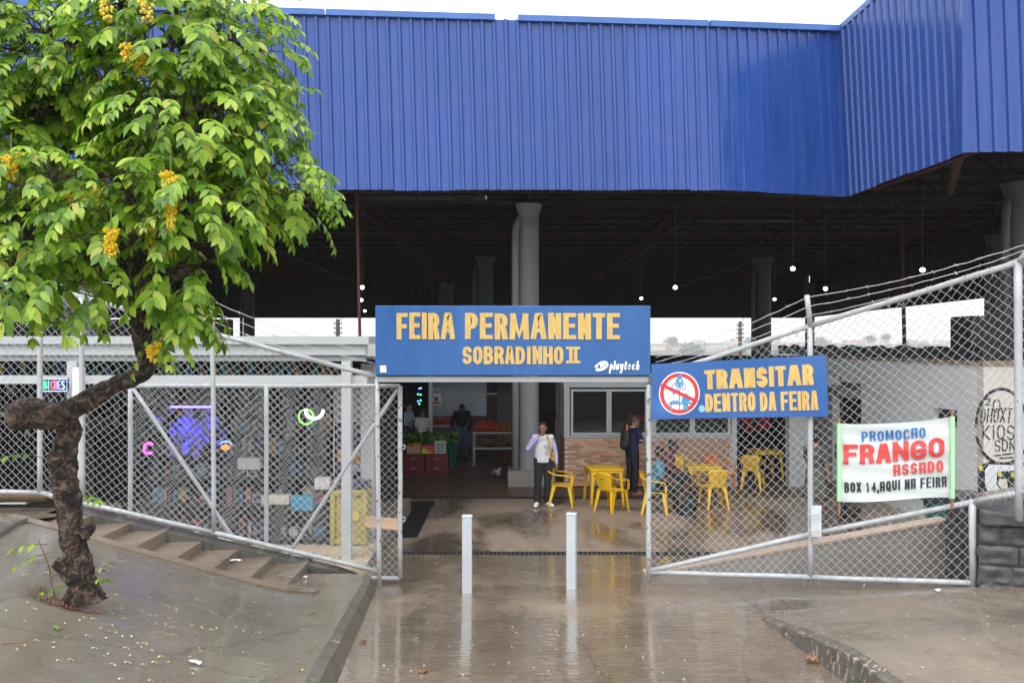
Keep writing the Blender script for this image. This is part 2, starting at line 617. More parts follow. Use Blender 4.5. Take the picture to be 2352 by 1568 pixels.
# dark rubble wall at the right edge
RK = M('dark_painted_rubble', (.075, .075, .080), .55, var=.45, vs=5, bs=.8, bscale=18, wear=.69, wcol=(.45, .36, .27), ws=3.6, co='World')
rw = thing('rubble_wall', 'dark grey painted rubble wall with peeling patches at the right edge', 'wall', (5.4, 7.7, .9))
WA, WB = Vector((4.53, 8.02, 0)), Vector((6.6, 7.2, 0))
random.seed(44)
def courses(A, Bp, z0, z1, rows, th):
    d = (Bp - A); L_ = d.length; d.normalize(); nrm = Vector((d.y, -d.x, 0))
    MB().hexa([A - nrm * .03 + Vector((0, 0, z0)), Bp - nrm * .03 + Vector((0, 0, z0)), Bp - nrm * th + Vector((0, 0, z0)), A - nrm * th + Vector((0, 0, z0)),
               A - nrm * .03 + Vector((0, 0, z1 - .01)), Bp - nrm * .03 + Vector((0, 0, z1 - .01)), Bp - nrm * th + Vector((0, 0, z1 - .01)), A - nrm * th + Vector((0, 0, z1 - .01))]).build('wall', RK, rw, world=True)
    for r_ in range(rows):
        za, zb = lerp(z0, z1, r_ / rows), lerp(z0, z1, (r_ + 1) / rows) - .008
        x = -random.uniform(0, .2)
        while x < L_:
            e = x + random.uniform(.28, .52)
            a0, a1 = max(x, 0), min(e - .010, L_)
            if a1 - a0 > .05:
                bm = bmesh.new(); bmesh.ops.create_grid(bm, x_segments=10, y_segments=8, size=.5)
                pr_ = random.uniform(.0, .03); sd_ = random.uniform(0, 50)
                bb = MB()
                for v in bm.verts:
                    u, w_ = v.co.x + .5, v.co.y + .5
                    edge = min(u, 1 - u, w_, 1 - w_)
                    h_ = pr_ + .022 * min(1, edge * 9) + .035 * noise.noise(Vector((u * 2.4 + sd_, w_ * 1.8, 0))) * min(1, edge * 8) + .012 * noise.noise(Vector((u * 9 + sd_, w_ * 7, 3)))
                    q = A + d * lerp(a0, a1, u) + nrm * (h_ - .02)
                    v.co = Vector((q.x, q.y, lerp(za, zb, w_)))
                bb.frombm(bm)
                bb.build('stone', RK, rw, world=True, smooth=True)
            x = e
courses(WA, WB, .6, 1.56, 5, .8)
courses(Vector((5.26, 10.0, 0)), WA, .3, 1.56, 6, .3)
for k in range(5):
    t0 = k * .2; a, c = lerp(WA, WB, t0 + .004), lerp(WA, WB, t0 + .196)
    o = Vector((-.03, -.05, 0)); i_ = Vector((.3, .8, 0)); z = 1.655 + .012 * (k % 2)
    bm = bmesh.new(); bmesh.ops.create_cube(bm, size=1)
    bmesh.ops.subdivide_edges(bm, edges=list(bm.edges), cuts=4, use_grid_fill=True)
    for v in bm.verts:
        u, w_, h_ = v.co.x + .5, v.co.y + .5, v.co.z
        q = lerp(lerp(a + o, c + o, u), lerp(a + i_, c + i_, u), w_) + Vector((0, 0, z - .03 + h_ * .13))
        v.co = q + Vector((0, -.02 + .05 * noise.noise(q * 6), .03 * noise.noise(q * 5 + Vector((3, 1, 0)))))
    MB().frombm(bm).build('coping_stone', RK, rw, world=True, smooth=True)
# top of the bank behind the wall
b = MB(); b.hexa([(5.3, 10, .5), (4.6, 8.2, .5), (9, 7, .5), (12, 13.9, .5)][::-1] + [(5.3, 10, 1.45), (4.6, 8.2, 1.45), (9, 7, 1.45), (12, 13.9, 1.5)][::-1])
b.build('raised_bank', WALK_M)['kind'] = 'structure'

# ---- slot drains across the entrance
DR = M('drain_iron', (.03, .028, .026), .5, .3, var=.3)
def drain(x0, x1, y, z, label, w_=.13):
    t = thing('slot_drain', label, 'drain', ((x0 + x1) / 2, y, z))
    b = MB()
    b.box(x0, x1, y - w_ / 2, y - w_ / 2 + .012, z - .05, z + .012).box(x0, x1, y + w_ / 2 - .012, y + w_ / 2, z - .05, z + .0125)
    b.build('frame', DR, t, world=True)
    b = MB(); b.box(x0, x1, y - w_ / 2 + .013, y + w_ / 2 - .013, z - .04, z + .004)
    b.build('channel', M('drain_void', (.008, .008, .008), .9), t, world=True)
    b = MB(); k = int((x1 - x0) / .07)
    for i in range(k):
        x = x0 + (i + .5) * (x1 - x0) / k
        b.box(x - .016, x + .016, y - w_ / 2 + .013, y + w_ / 2 - .013, z + .005, z + .014)
    b.build('grate_bars', M('drain_bar', (.10, .095, .09), .45, .5), t, world=True)['kind'] = 'stuff'
drain(-1.75, 3.2, 12.95, .022, 'black slotted drain at the foot of the wet ramp', .17)
drain(-3.0, 4.2, 17.75, .012, 'dark slotted drain under the far end of the pale dry floor', .14)
# ================================================================== the market hall
def blue_sheet():
    m, N, L, b = nt('blue_sheet_metal')
    setb(b, (.03, .08, .38), .25, 0, .5)
    st_ = noise_node(N, L, 3.0, 6, .7, 'World', (4, 4, .22))
    bl = noise_node(N, L, .8, 5, .6, 'World')
    c = mixc(N, L, ramp(N, L, st_.outputs[0], [(.3, 0.0), (.7, 1.0)]).outputs[0], (.015, .056, .245), (.030, .085, .34))
    c = mixc(N, L, ramp(N, L, bl.outputs[0], [(.45, 0.0), (.7, .5)]).outputs[0], c, (.038, .078, .31))
    sc_ = noise_node(N, L, 9, 8, .8, 'World', (3, 3, .3))
    c = mixc(N, L, ramp(N, L, sc_.outputs[0], [(.66, 0.0), (.70, .55)]).outputs[0], c, (.06, .17, .55))
    oi = N.new('ShaderNodeObjectInfo')
    c = mixc(N, L, 1.0, c, ramp(N, L, oi.outputs['Random'], [(0, .93), (1, 1.07)]).outputs[0], 'MULTIPLY')
    L.new(c, b.inputs['Base Color'])
    L.new(ramp(N, L, bl.outputs[0], [(.3, .16), (.7, .30)]).outputs[0], b.inputs['Roughness'])
    dn = noise_node(N, L, 1.6, 3, .5, 'World', (1, 1, .6))
    bump(N, L, b, dn.outputs[0], .25, .05)
    MATS['blue'] = m
    return m
BLUE = blue_sheet()
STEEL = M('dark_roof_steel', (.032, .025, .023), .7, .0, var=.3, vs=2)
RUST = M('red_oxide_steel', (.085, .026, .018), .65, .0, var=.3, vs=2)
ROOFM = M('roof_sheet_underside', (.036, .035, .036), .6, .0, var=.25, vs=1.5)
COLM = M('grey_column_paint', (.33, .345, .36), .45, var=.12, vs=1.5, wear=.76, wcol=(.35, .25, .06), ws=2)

hall = thing('market_hall', 'large open market hall with corrugated blue metal fascia and dark steel roof', 'market hall', (0, 30, 0))
fas = MB().box(-16, 3.3, 14.25, 14.32, 6.1, 6.2).build('fascia', STEEL, hall, world=True)

def corr(BL, BR, TL, TR, pitch=.2, per=5, name='metal_sheet', dep=.034):
    BL, BR, TL, TR = map(Vector, (BL, BR, TL, TR))
    Lb = (BR - BL).length
    nrm = (BR - BL).cross(TL - BL).normalized()
    nr = max(1, round(Lb / pitch))
    prof = [(.0, 0), (.60, 0), (.68, 1), (.90, 1), (.98, 0)]
    k = 0
    while k < nr:
        e = min(nr, k + per)
        b = MB(); dz = random.uniform(-.012, .012); off = .003 * ((k // per) % 2)
        us = [((i + p[0]) / nr, p[1]) for i in range(k, e) for p in prof] + [(min(e + .02, nr) / nr, 0)]
        zr = [0, .33, .66, 1]
        for u, h in us:
            a, c = lerp(BL, BR, u), lerp(TL, TR, u)
            for v in zr:
                q = lerp(a, c, v) + nrm * (h * dep + off + random.uniform(-.002, .002))
                if v == 0: q.z += dz
                b.v.append(tuple(q))
        m_ = len(zr)
        for i in range(len(us) - 1):
            for j in range(m_ - 1):
                a = i * m_ + j
                b.f.append((a, a + m_, a + m_ + 1, a + 1)); b.m.append(0)
        for i in range(k, e):
            for v in (.02, .5):
                if v > .1 and i % 2: continue
                q = lerp(lerp(BL, BR, (i + .30) / nr), lerp(TL, TR, (i + .30) / nr), v + random.uniform(-.003, .003)) + nrm * (off + .002)
                b.cm = 1; b.ell(q, .011, .011, .011, 6, 4); b.cm = 0
        b.build(name, [BLUE, M('roof_screw', (.12, .14, .2), .4, .4)], fas, world=True)
        k = e
corr((-16, 14, 5.9), (3.42, 14, 5.9), (-16.1, 14, 9.25), (3.34, 14, 8.68))
corr((3.42, 14, 5.9), (5.91, 14.6, 5.9), (3.34, 14, 8.68), (5.76, 14.6, 8.82))
corr((5.91, 14.6, 5.9), (6.18, 11.2, 5.9), (5.76, 14.6, 8.82), (6.06, 11.2, 9.0))
corr((6.18, 11.2, 5.9), (14, 11.0, 5.97), (6.06, 11.2, 9.0), (14, 11.0, 9.0))
# flashing along the top edge, in lengths with gaps
tp = [Vector((-16.1, 13.97, 9.27)), Vector((3.34, 13.97, 8.70)), Vector((5.78, 14.55, 8.84)), Vector((6.08, 11.17, 9.02)), Vector((14, 10.97, 9.02))]
FL = M('blue_flashing', (.05, .14, .42), .35, var=.2, vs=2)
for i in range(4):
    a, c = tp[i], tp[i + 1]
    k = max(1, round((c - a).length / 3.2))
    for j in range(k):
        p, q = lerp(a, c, j / k), lerp(a, c, (j + 1) / k - (.02 if (i, j) == (0, 4) else .0015))
        MB().bar(p, q, .09, .10).build('ridge_flashing', FL, fas, world=True)

MB().box(6.07, 6.15, 11.15, 11.22, 5.88, 9.02).build('corner_flashing', BLUE, fas, world=True)
MB().bar((5.93, 14.55, 5.9), (5.78, 14.55, 8.85), .08, .08, Vector((0, 1, 0))).build('corner_flashing', BLUE, fas, world=True)
# roof deck in sheets, with a few translucent ones
SKYL, N_, L_s, b_s = nt('translucent_roof_sheet')
setb(b_s, (.2, .2, .2), .6, 0, .3)
tl_ = N_.new('ShaderNodeBsdfTranslucent'); tl_.inputs['Color'].default_value = (.075, .075, .072, 1)
L_s.new(tl_.outputs[0], N_['Material Output'].inputs['Surface'])
ROOFZ = 7.55
random.seed(3)
sk = {(7, 4), (3, 6), (8, 6), (6, 2), (2, 3), (9, 3), (10, 5), (8, 4)}
X0, X1, Y0, Y1 = -27, 18, 14.3, 50
nx, ny = 12, 8
for i in range(nx):
    for j in range(ny):
        x0, x1 = lerp(X0, X1, i / nx), lerp(X0, X1, (i + 1) / nx)
        y0, y1 = lerp(Y0, Y1, j / ny), lerp(Y0, Y1, (j + 1) / ny)
        z = ROOFZ
        if i >= 8 and j == 0: y0 = 14.75
        if (i, j) in sk:
            MB().box(x0 + .01, x1 - .01, y0, lerp(y0, y1, .25), z, z + .02).build('skylight_sheet', SKYL, hall, world=True)
            y0 = lerp(y0, y1, .252)
        b = MB(); nn = 14
        for k in range(nn):
            ya, yb = lerp(y0, y1, k / nn), lerp(y0, y1, (k + .7) / nn)
            yc = lerp(y0, y1, (k + 1) / nn)
            b.quad((x0, ya, z), (x0, yb, z), (x1, yb, z), (x1, ya, z))
            b.quad((x0, yb, z), (x0, yc, z + .06), (x1, yc, z + .06), (x1, yb, z))
            b.quad((x0, yc, z + .06), (x0, yc, z), (x1, yc, z), (x1, yc, z + .06))
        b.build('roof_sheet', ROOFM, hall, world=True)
# purlins, edge beams and lattice trusses
for j in range(24):
    y = lerp(15.2, 49, j / 23)
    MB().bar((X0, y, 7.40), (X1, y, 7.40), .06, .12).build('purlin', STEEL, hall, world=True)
def truss(a, c, hgt, k, mat, name='truss', w_=.07):
    a, c = Vector(a), Vector(c)
    b = MB(); up = Vector((0, 0, hgt))
    b.bar(a, c, w_, w_).bar(a + up, c + up, w_, w_)
    for i in range(k):
        p, q = lerp(a, c, i / k), lerp(a, c, (i + 1) / k)
        b.bar(p, p + up, w_ * .6, w_ * .6)
        if i % 2: b.bar(p, q + up, w_ * .6, w_ * .6)
        else: b.bar(p + up, q, w_ * .6, w_ * .6)
    b.build(name, mat, hall, world=True)
for y, m_ in ((19.5, STEEL), (25.5, RUST), (31.5, STEEL), (38, RUST), (45, STEEL)):
    truss((X0, y, 6.62), (X1, y, 6.62), .7, 40, m_)
for x in (-17, -8.3, .4, 9.6):
    truss((x, 15.0, 6.60), (x, 49.5, 6.60), .68, 30, STEEL)
for x in (-12.6, -4, 5, 13.5):
    truss((x, 15.0, 6.85), (x, 49.5, 6.85), .45, 34, RUST, w_=.05)
EB = M('brown_eave_beam', (.03, .018, .014), .6)
MB().bar((X0, 14.42, 6.15), (3.3, 14.42, 6.15), .1, .42).build('eave_beam', EB, hall, world=True)
MB().bar((3.3, 14.42, 6.15), (5.8, 15.0, 6.15), .1, .42).build('eave_beam', EB, hall, world=True)
MB().bar((6.3, 14.5, 6.15), (6.5, 11.4, 6.15), .1, .35).build('eave_beam', RUST, hall, world=True)
MB().bar((6.4, 11.45, 6.15), (14, 11.3, 6.15), .1, .35).build('eave_beam', STEEL, hall, world=True)
MB().bar((6.5, 12.0, 6.1), (9.0, 17.0, 6.45), .1, .2).build('brace', RUST, hall, world=True)
# the front bay on the right has its own roof deck
MB().box(6.6, 14.5, 11.3, 14.28, 7.6, 7.64).build('roof_sheet', ROOFM, hall, world=True)
# side and back skirts, seen from within
def skirt(a, c, z0, z1):
    a, c = Vector(a), Vector(c)
    k = max(1, round((c - a).length / 4.5))
    for i in range(k):
        p, q = lerp(a, c, i / k), lerp(a, c, (i + 1) / k)
        b = MB(); n = 22
        d = (q - p).normalized(); nr = Vector((d.y, -d.x, 0))
        pts = []
        for s_ in range(n + 1):
            pts.append(lerp(p, q, s_ / n) + nr * (.04 if s_ % 2 else 0))
        for s_ in range(n):
            b.quad((pts[s_].x, pts[s_].y, z0), (pts[s_ + 1].x, pts[s_ + 1].y, z0), (pts[s_ + 1].x, pts[s_ + 1].y, z1), (pts[s_].x, pts[s_].y, z1))
        b.build('skirt_sheet', ROOFM, hall, world=True)
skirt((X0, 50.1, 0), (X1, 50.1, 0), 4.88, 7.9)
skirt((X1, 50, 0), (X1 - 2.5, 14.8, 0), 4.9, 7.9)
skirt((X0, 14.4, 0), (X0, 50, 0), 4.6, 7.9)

# columns: round shaft, flared head, rain pipe at the side, concrete plinth
COLD = M('backlit_column_grey', (.11, .115, .12), .5, var=.15, vs=1.5)  # same column paint; their backlit shade is put into this darker grey
def column(x, y, r, pipe=True, plinth=False, top=6.58, mat=None):
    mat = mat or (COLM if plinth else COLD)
    b = MB()
    b.lathe([(r, 0), (r, top - .55), (r * 1.02, top - .54), (r * 1.02, top - .50), (r, top - .48), (r, top - .38), (r * 1.03, top - .22), (r * 1.28, top - .07), (r * 1.34, top)], (x, y, 0), 28)
    c = b.build('column', mat, hall, world=True, angle=35)
    if pipe:
        px, py = x - r - .085, y - .12
        MB().tube([(px, py, 0), (px, py, top - .75), (px + .02, py, top - .55), (px + .1, py + .1, top - .35), (px + .22, py + .16, top - .2)], .085, 14).build('rain_pipe', mat, c, world=True, smooth=True)
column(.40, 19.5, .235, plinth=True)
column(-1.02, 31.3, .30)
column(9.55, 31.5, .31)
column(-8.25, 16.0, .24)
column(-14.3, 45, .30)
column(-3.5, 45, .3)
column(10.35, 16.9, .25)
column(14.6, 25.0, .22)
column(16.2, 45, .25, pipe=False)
pl = MB().rbox(-.10, 1.0, 19.15, 20.0, -.02, .36, .02)
pm = M('dirty_plinth', (.30, .28, .25), .8, var=.2, vs=3, bs=.3, bscale=50, wear=.62, wcol=(.30, .15, .07), ws=2.2)
pl.build('plinth', pm, hall, world=True)
# red conduits hanging down
for x, y, z0, z1, r in ((-2.94, 15.6, 3.0, 6.9, .03), (10.6, 22.5, 3.0, 6.6, .055)):
    MB().tube([(x + .08, y, z0), (x, y, z1)], r, 8).build('conduit', RUST, hall, world=True)

# hanging lamps
LAMP = EM('lamp_globe', (1, .97, .9), 9)
BLK = M('black_fitting', (.02, .02, .02), .5)
lamps = [(832, 660, 24, 'topmost lit bulb of three in a column left of the blue entrance sign'),
         (830, 689, 30, 'middle lit bulb of three in a column left of the blue entrance sign'),
         (838, 714, 37, 'lowest lit bulb of three in a column left of the blue entrance sign'),
         (1551, 660, 24, 'lit hanging bulb on a long cord right of the blue entrance sign'),
         (1473, 685, 33, 'small lit bulb just above the right end of the blue entrance sign'),
         (1821, 617, 22, 'bright hanging bulb to the right of the dark far column'),
         (1896, 663, 24, 'lit hanging bulb above the leaning barbed-wire arm'),
         (1779, 687, 34, 'small lit bulb close to the dark far column'),
         (2119, 620, 20, 'rightmost bright hanging bulb above the sloping fence rail')]
for x, y, d, lab in lamps:
    p = P(x, y, d)
    t = thing('hanging_lamp', lab, 'lamp', p, 0, 'lit bulbs hanging under the hall roof')
    r = .06
    MB().ell((0, 0, 0), r, r, r * .9, 14, 10).build('bulb', LAMP, t, smooth=True)
    MB().lathe([(.03, .06), (.035, .10), (.02, .16)], n=10).build('socket', BLK, t)
    MB().tube([(0, 0, .16), (0, 0, 7.4 - p.z)], .006, 4).build('cord', M('pale_cord', (.25, .25, .25), .6), t)

# ================================================================== the brick-tiled kiosk
KG = M('pale_grey_metal', (.47, .50, .51), .42, var=.08, vs=2, wear=.74, wcol=(.25, .16, .09), ws=5)
kio = thing('snack_kiosk', 'grey framed kiosk with mesh windows above orange brick-pattern tiles', 'kiosk', (3.2, 19.2, 0))
KX0, KX1, KY0, KY1 = 1.20, 5.17, 19.1, 23.5
GROUT = M('white_grout', (.66, .60, .54), .8, var=.12, vs=4)
w0 = MB(); w0.box(KX0 + .02, KX1 - .02, KY0 + .03, KY1, .02, 1.14)
wall = w0.build('base_wall', GROUT, kio, world=True)
BRK = M('orange_brick_tile', (.60, .33, .19), .6, var=.25, vs=9, rnd=.38)
BRK2 = M('pale_brick_tile', (.66, .47, .32), .6, var=.2, vs=9, rnd=.2)
bw, bh, pw, ph = .172, .043, .182, .0545
bmeshF = MB().rbox(-bw / 2, bw / 2, -.012, .012, 0, bh, .004).mesh('brick', BRK)
bmeshP = MB().rbox(-bw / 2, bw / 2, -.012, .012, 0, bh, .004).mesh('brick', BRK2)
cnt = 0; rest = MB()
random.seed(11)
rows = int(1.10 / ph)
spots = []
for r_ in range(rows):
    z = .03 + r_ * ph
    x = KX0 + .10 + (0 if r_ % 2 else pw / 2)
    while x < KX1 - .08:
        spots.append((x, z)); x += pw
spots.sort(key=lambda s_: -abs(1.0 - 0) + (s_[0] > 3.35) * 1)
for x, z in spots:
    if cnt < 300:
        o = bpy.data.objects.new('brick', bmeshF if random.random() < .7 else bmeshP)
        COL.objects.link(o); o.parent = wall
        o.location = Vector((x, KY0 + .022, z)) - wloc(wall); cnt += 1
    else:
        rest.box(x - bw / 2, x + bw / 2, KY0 + .012, KY0 + .034, z, z + bh)
yy = KY0 + .12
for r_ in range(rows):
    for k in range(10):
        y = KY0 + .14 + k * pw + (0 if r_ % 2 else pw / 2)
        rest.box(KX0 + .008, KX0 + .03, y - bw / 2, y + bw / 2, .03 + r_ * ph, .03 + r_ * ph + bh)
rest.build('brickwork', BRK, wall, world=True)['kind'] = 'stuff'
# frame
MB().box(KX0, KX0 + .13, KY0 - .01, KY0 + .11, 1.145, 2.30).build('corner_post', KG, kio, world=True)
MB().box(KX1 - .10, KX1 + .02, KY0 - .01, KY0 + .11, .0, 2.30).build('corner_post', KG, kio, world=True)
MB().box(KX0 - .01, KX1 + .03, KY0 - .02, KY1, 2.302, 2.49).build('header', KG, kio, world=True)
MB().box(KX0 - .05, KX1 + .05, KY0 - .06, KY1 + .1, 2.492, 2.53).build('roof', STEEL, kio, world=True)
def meshmat():
    m, N, L, b = nt('fine_window_mesh')
    setb(b, (.05, .05, .05), .5, .3, .4)
    MATS['wmesh'] = m
    return m
WM = meshmat()
def window(x0, x1, z0, z1, y, parent):
    b = MB(); w_ = .055
    b.box(x0, x1, y - .03, y + .03, z0, z0 + w_).box(x0, x1, y - .03, y + .03, z1 - w_, z1)
    b.box(x0, x0 + w_, y - .028, y + .028, z0 + w_, z1 - w_).box(x1 - w_, x1, y - .028, y + .028, z0 + w_, z1 - w_)
    f = b.build('window', KG, parent, world=True)
    b = MB()
    n = int((x1 - x0) / .04)
    for i in range(1, n):
        x = lerp(x0, x1, i / n); b.box(x - .003, x + .003, y + .031, y + .036, z0 + w_, z1 - w_)
    n = int((z1 - z0) / .04)
    for i in range(1, n):
        z = lerp(z0, z1, i / n); b.box(x0 + w_, x1 - w_, y + .037, y + .042, z - .003, z + .003)
    b.build('mesh_screen', WM, f, world=True)['kind'] = 'stuff'
for a, c in ((1.36, 2.24), (2.245, 3.13), (3.28, 4.17), (4.175, 5.05)):
    window(a, c, 1.20, 2.26, KY0 + .05, kio)
MB().box(3.13, 3.28, KY0, KY0 + .1, 1.146, 2.30).build('mullion', KG, kio, world=True)
MB().box(1.33, 5.07, KY0 - .02, KY0 + .12, 1.148, 1.195).build('sill', KG, kio, world=True)
# side facing the alley: grey panels with thin frames
b = MB()
for k in range(5):
    y0 = KY0 + .13 + k * .86
    b.box(KX0 + .01, KX0 + .05, y0, y0 + .05, 1.146, 2.3)
b.build('side_frame', KG, kio, world=True)
MB().box(KX0 + .03, KX0 + .04, KY0 + .14, KY1, 1.147, 2.29).build('side_panel', M('dull_zinc_panel', (.13, .13, .135), .4, .4, var=.3, vs=2), kio, world=True)
MB().box(KX0 + .06, KX1 - .06, KY1 - .2, KY1 - .1, .1, 2.29).build('back_wall', M('kiosk_dark', (.06, .06, .055), .8), kio, world=True)
# things behind the mesh
for (x0, x1, z0, z1, m_, lab) in ((3.0, 5.0, 1.16, 1.46, M('green_cloth', (.02, .12, .06), .8), 'green draped counter front behind the kiosk mesh'),
                                  (2.75, 4.9, 1.47, 1.62, M('red_cloth', (.30, .035, .03), .8), 'red band of cloth above the green counter inside the kiosk')):
    b = MB(); n = 30
    for i in range(n):
        xa, xb = lerp(x0, x1, i / n), lerp(x0, x1, (i + 1) / n)
        ya, yb = [19.6 + .05 * math.sin(k * 1.7) + (z0 > 1.4) * .1 for k in (i, i + 1)]
        b.hexa([(xa, ya, z0), (xb, yb, z0), (xb, yb + .03, z0), (xa, ya + .03, z0), (xa, ya, z1), (xb, yb, z1), (xb, yb + .03, z1), (xa, ya + .03, z1)])
    tag(b.build('counter_cloth', m_, world=True), lab, 'cloth')

# clothes shop opening right of the kiosk
sh = thing('clothes_stall', 'dark clothes stall opening hung with red garments right of the kiosk', 'stall', (5.8, 20.6, 0))
DK = M('stall_dark', (.03, .025, .025), .8)
MB().box(5.2, 7.68, 22.4, 22.5, .0, 2.6).build('back_wall', DK, sh, world=True)
MB().box(5.2, 7.68, 19.4, 22.5, 2.35, 2.55).build('ceiling', KG, sh, world=True)
MB().box(6.42, 6.90, 19.15, 19.45, .0, 2.5).build('pillar', M('pale_grey_wall', (.52, .53, .54), .7, var=.08, vs=2), sh, world=True)
cols = [(.30, .02, .03), (.22, .015, .03), (.45, .30, .03), (.03, .08, .30), (.28, .02, .03), (.33, .03, .04), (.05, .04, .05), (.30, .03, .04), (.42, .02, .03)]
names = ['dark red', 'wine red', 'mustard yellow', 'royal blue', 'brick red', 'bright red', 'black', 'cherry red', 'scarlet']
random.seed(5)
for i in range(9):
    x = 5.32 + i * .125; c = cols[i]
    z1 = 2.05 - .05 * (i % 3)
    b = MB()
    hgt = .75 + .12 * (i % 2)
    b.loft([(x, 20.9 - .05 * i, z1 - hgt, .10, .035), (x, 20.9 - .05 * i, z1 - hgt * .5, .115, .045), (x, 20.9 - .05 * i, z1 - .12, .13, .04), (x, 20.9 - .05 * i, z1, .04, .02)], 12)
    pos = ['leftmost', 'second', 'third', 'fourth', 'middle', 'sixth', 'seventh', 'eighth', 'rightmost'][i]
    tag(b.build('hanging_shirt', M('garment_' + names[i].replace(' ', '_'), c, .85, var=.2), world=True, smooth=True),
        names[i] + ' garment hanging ' + pos + ' of nine in the clothes stall', 'garment', 'garments hung in the clothes stall')

# ================================================================== grey building on the right with graffiti
GB = M('grey_wall_paint', (.72, .745, .77), .75, var=.08, vs=1.2, bs=.12, bscale=60, co='World')
BG = M('beige_wall_paint', (.66, .61, .56), .8, var=.10, vs=1.2, co='World')
gb = thing('grey_block', 'long pale grey market block with a dark doorway on the right', 'building', (9.5, 18, 0))
WX = 7.75
def wallx(y0, y1, z0, z1): MB().box(WX, WX + .2, y0, y1, z0, z1).build('wall', GB, gb, world=True)
wallx(13.8, 14.40, 0, 2.95); wallx(15.25, 18.35, 0, 2.95); wallx(20.0, 22.4, 0, 2.95)
wallx(14.4, 15.25, 0, 1.84); wallx(14.4, 15.25, 2.14, 2.95); wallx(18.35, 20.0, 2.42, 2.95)
MB().box(WX + .12, WX + .16, 14.41, 15.24, 1.845, 2.135).build('window', M('dark_opening', (.02, .02, .022), .6), gb, world=True)
door = MB().box(WX + .17, WX + .19, 18.36, 19.99, .0, 2.10).build('door', M('dark_doorway', (.025, .027, .03), .5), gb, world=True)
MB().box(WX + .02, WX + .14, 18.36, 19.99, 2.11, 2.25).build('shutter_box', KG, gb, world=True)
MB().tube([(WX + .05, 18.37, 2.08), (WX + .05, 19.98, 2.08)], .03, 8).build('shutter_rail', KG, gb, world=True)
MB().box(WX + .003, 13, 13.6, 13.797, .0, 2.95).build('front_wall', BG, gb, world=True)
MB().box(WX - .04, 13, 13.56, 22.4, 2.952, 3.02).build('roof_edge', M('brown_roof_edge', (.28, .21, .15), .8), gb, world=True)
b = MB(); n = 40
for i in range(n):
    ya, yb = lerp(13.6, 24, i / n), lerp(13.6, 24, (i + 1) / n)
    za, zb = [3.24 + .03 * math.sin(k * 1.3) + .02 * math.sin(k * 3.1) for k in (i, i + 1)]
    b.hexa([(WX - .02, ya, 3.022), (WX + .1, ya, 3.022), (WX + .1, yb, 3.022), (WX - .02, yb, 3.022), (WX - .02 - .02 * (i % 2), ya, za), (WX + .1, ya, za), (WX + .1, yb, zb), (WX - .02 - .02 * (i % 2), yb, zb)])
b.build('black_tarpaulin', M('black_plastic', (.012, .012, .013), .35), gb, world=True)
MB().rbox(8.1, 9.4, 14.6, 15.3, 3.025, 3.80, .02).build('water_tank', M('black_board', (.01, .01, .012), .5), gb, world=True)
# far row of stalls across the back of the hall
fr = thing('far_stall_row', 'low dark row of stalls along the far side of the hall', 'stall', (0, 42, 0))
MB().box(5, 24, 41, 43, 0, 2.62).build('wall', DK, fr, world=True)
MB().box(4.8, 24, 40.8, 43.2, 2.63, 2.72).build('roof', STEEL, fr, world=True)
fr = thing('far_left_stall_row', 'low dark row of stalls behind the produce stand', 'stall', (-10, 42, 0))
MB().box(-27, 4, 41, 43, 0, 2.45).build('wall', DK, fr, world=True)
MB().box(-27, 4.2, 40.8, 43.2, 2.46, 2.55).build('roof', STEEL, fr, world=True)

# ================================================================== beyond the hall: poles, houses and trees on the ridge
WOOD = M('weathered_pole', (.11, .085, .065), .9)
for (x, y0, y1, d, lab) in ((1700, 738, 800, 70, 'weathered utility pole beyond the hall right of the entrance sign'), (776, 733, 790, 62, 'slim utility pole beyond the hall left of the entrance sign')):
    p = P(x, y0, d); base = Vector((p.x, d, zground(p.x, d)))
    t = thing('utility_pole', lab, 'pole', base)
    MB().tube([base, (p.x, d, p.z)], [.22, .15], 8).build('pole', WOOD, t, world=True)
    b = MB()
    for k in range(4):
        b.bar((p.x - .3, d, p.z - .35 - k * .35), (p.x + .3, d, p.z - .35 - k * .35), .06, .06)
        for s_ in (-.26, .26): b.ell((p.x + s_, d, p.z - .28 - k * .35), .05, .05, .08, 6, 5)
    b.build('insulator_rack', WOOD, t, world=True)
    MB().tube([(p.x + .1, d, p.z - .2), (p.x + 2.6, d + 3, p.z + 4)], .025, 4).build('wire', BLK, t, world=True)
random.seed(21)
HW = [M('white_house_wall', (.6, .58, .55), .8), M('cream_house_wall', (.55, .46, .36), .8), M('rose_house_wall', (.5, .33, .28), .8), M('grey_house_wall', (.42, .42, .42), .8)]
HWN = ['white', 'cream', 'rose', 'grey']
HR = [M('clay_roof', (.36, .13, .08), .85), M('faded_roof', (.40, .22, .16), .85), M('grey_roof', (.3, .29, .28), .8)]
HRN = ['clay red', 'faded pink', 'grey']
WD = M('house_window', (.03, .03, .035), .4)
side = ['left of', 'right of']
hx = [1512, 1535, 1556, 1580, 1602, 1628, 1650, 1672, 1690, 1716, 1778, 1800, 1824, 1846, 1880, 1900, 1926, 1950, 1975, 2000, 2030, 2060, 2090, 2120, 2160, 2190]
ordn = ['first', 'second', 'third', 'fourth', 'fifth', 'sixth', 'seventh', 'eighth', 'ninth', 'tenth', 'eleventh', 'twelfth']
hwhere = [ordn[k] + ' right of the entrance sign' if k < 10 else (ordn[k - 10] + ' right of the dark column' if k < 14 else ordn[k - 14] + ' past the leaning fence arm') for k in range(26)]
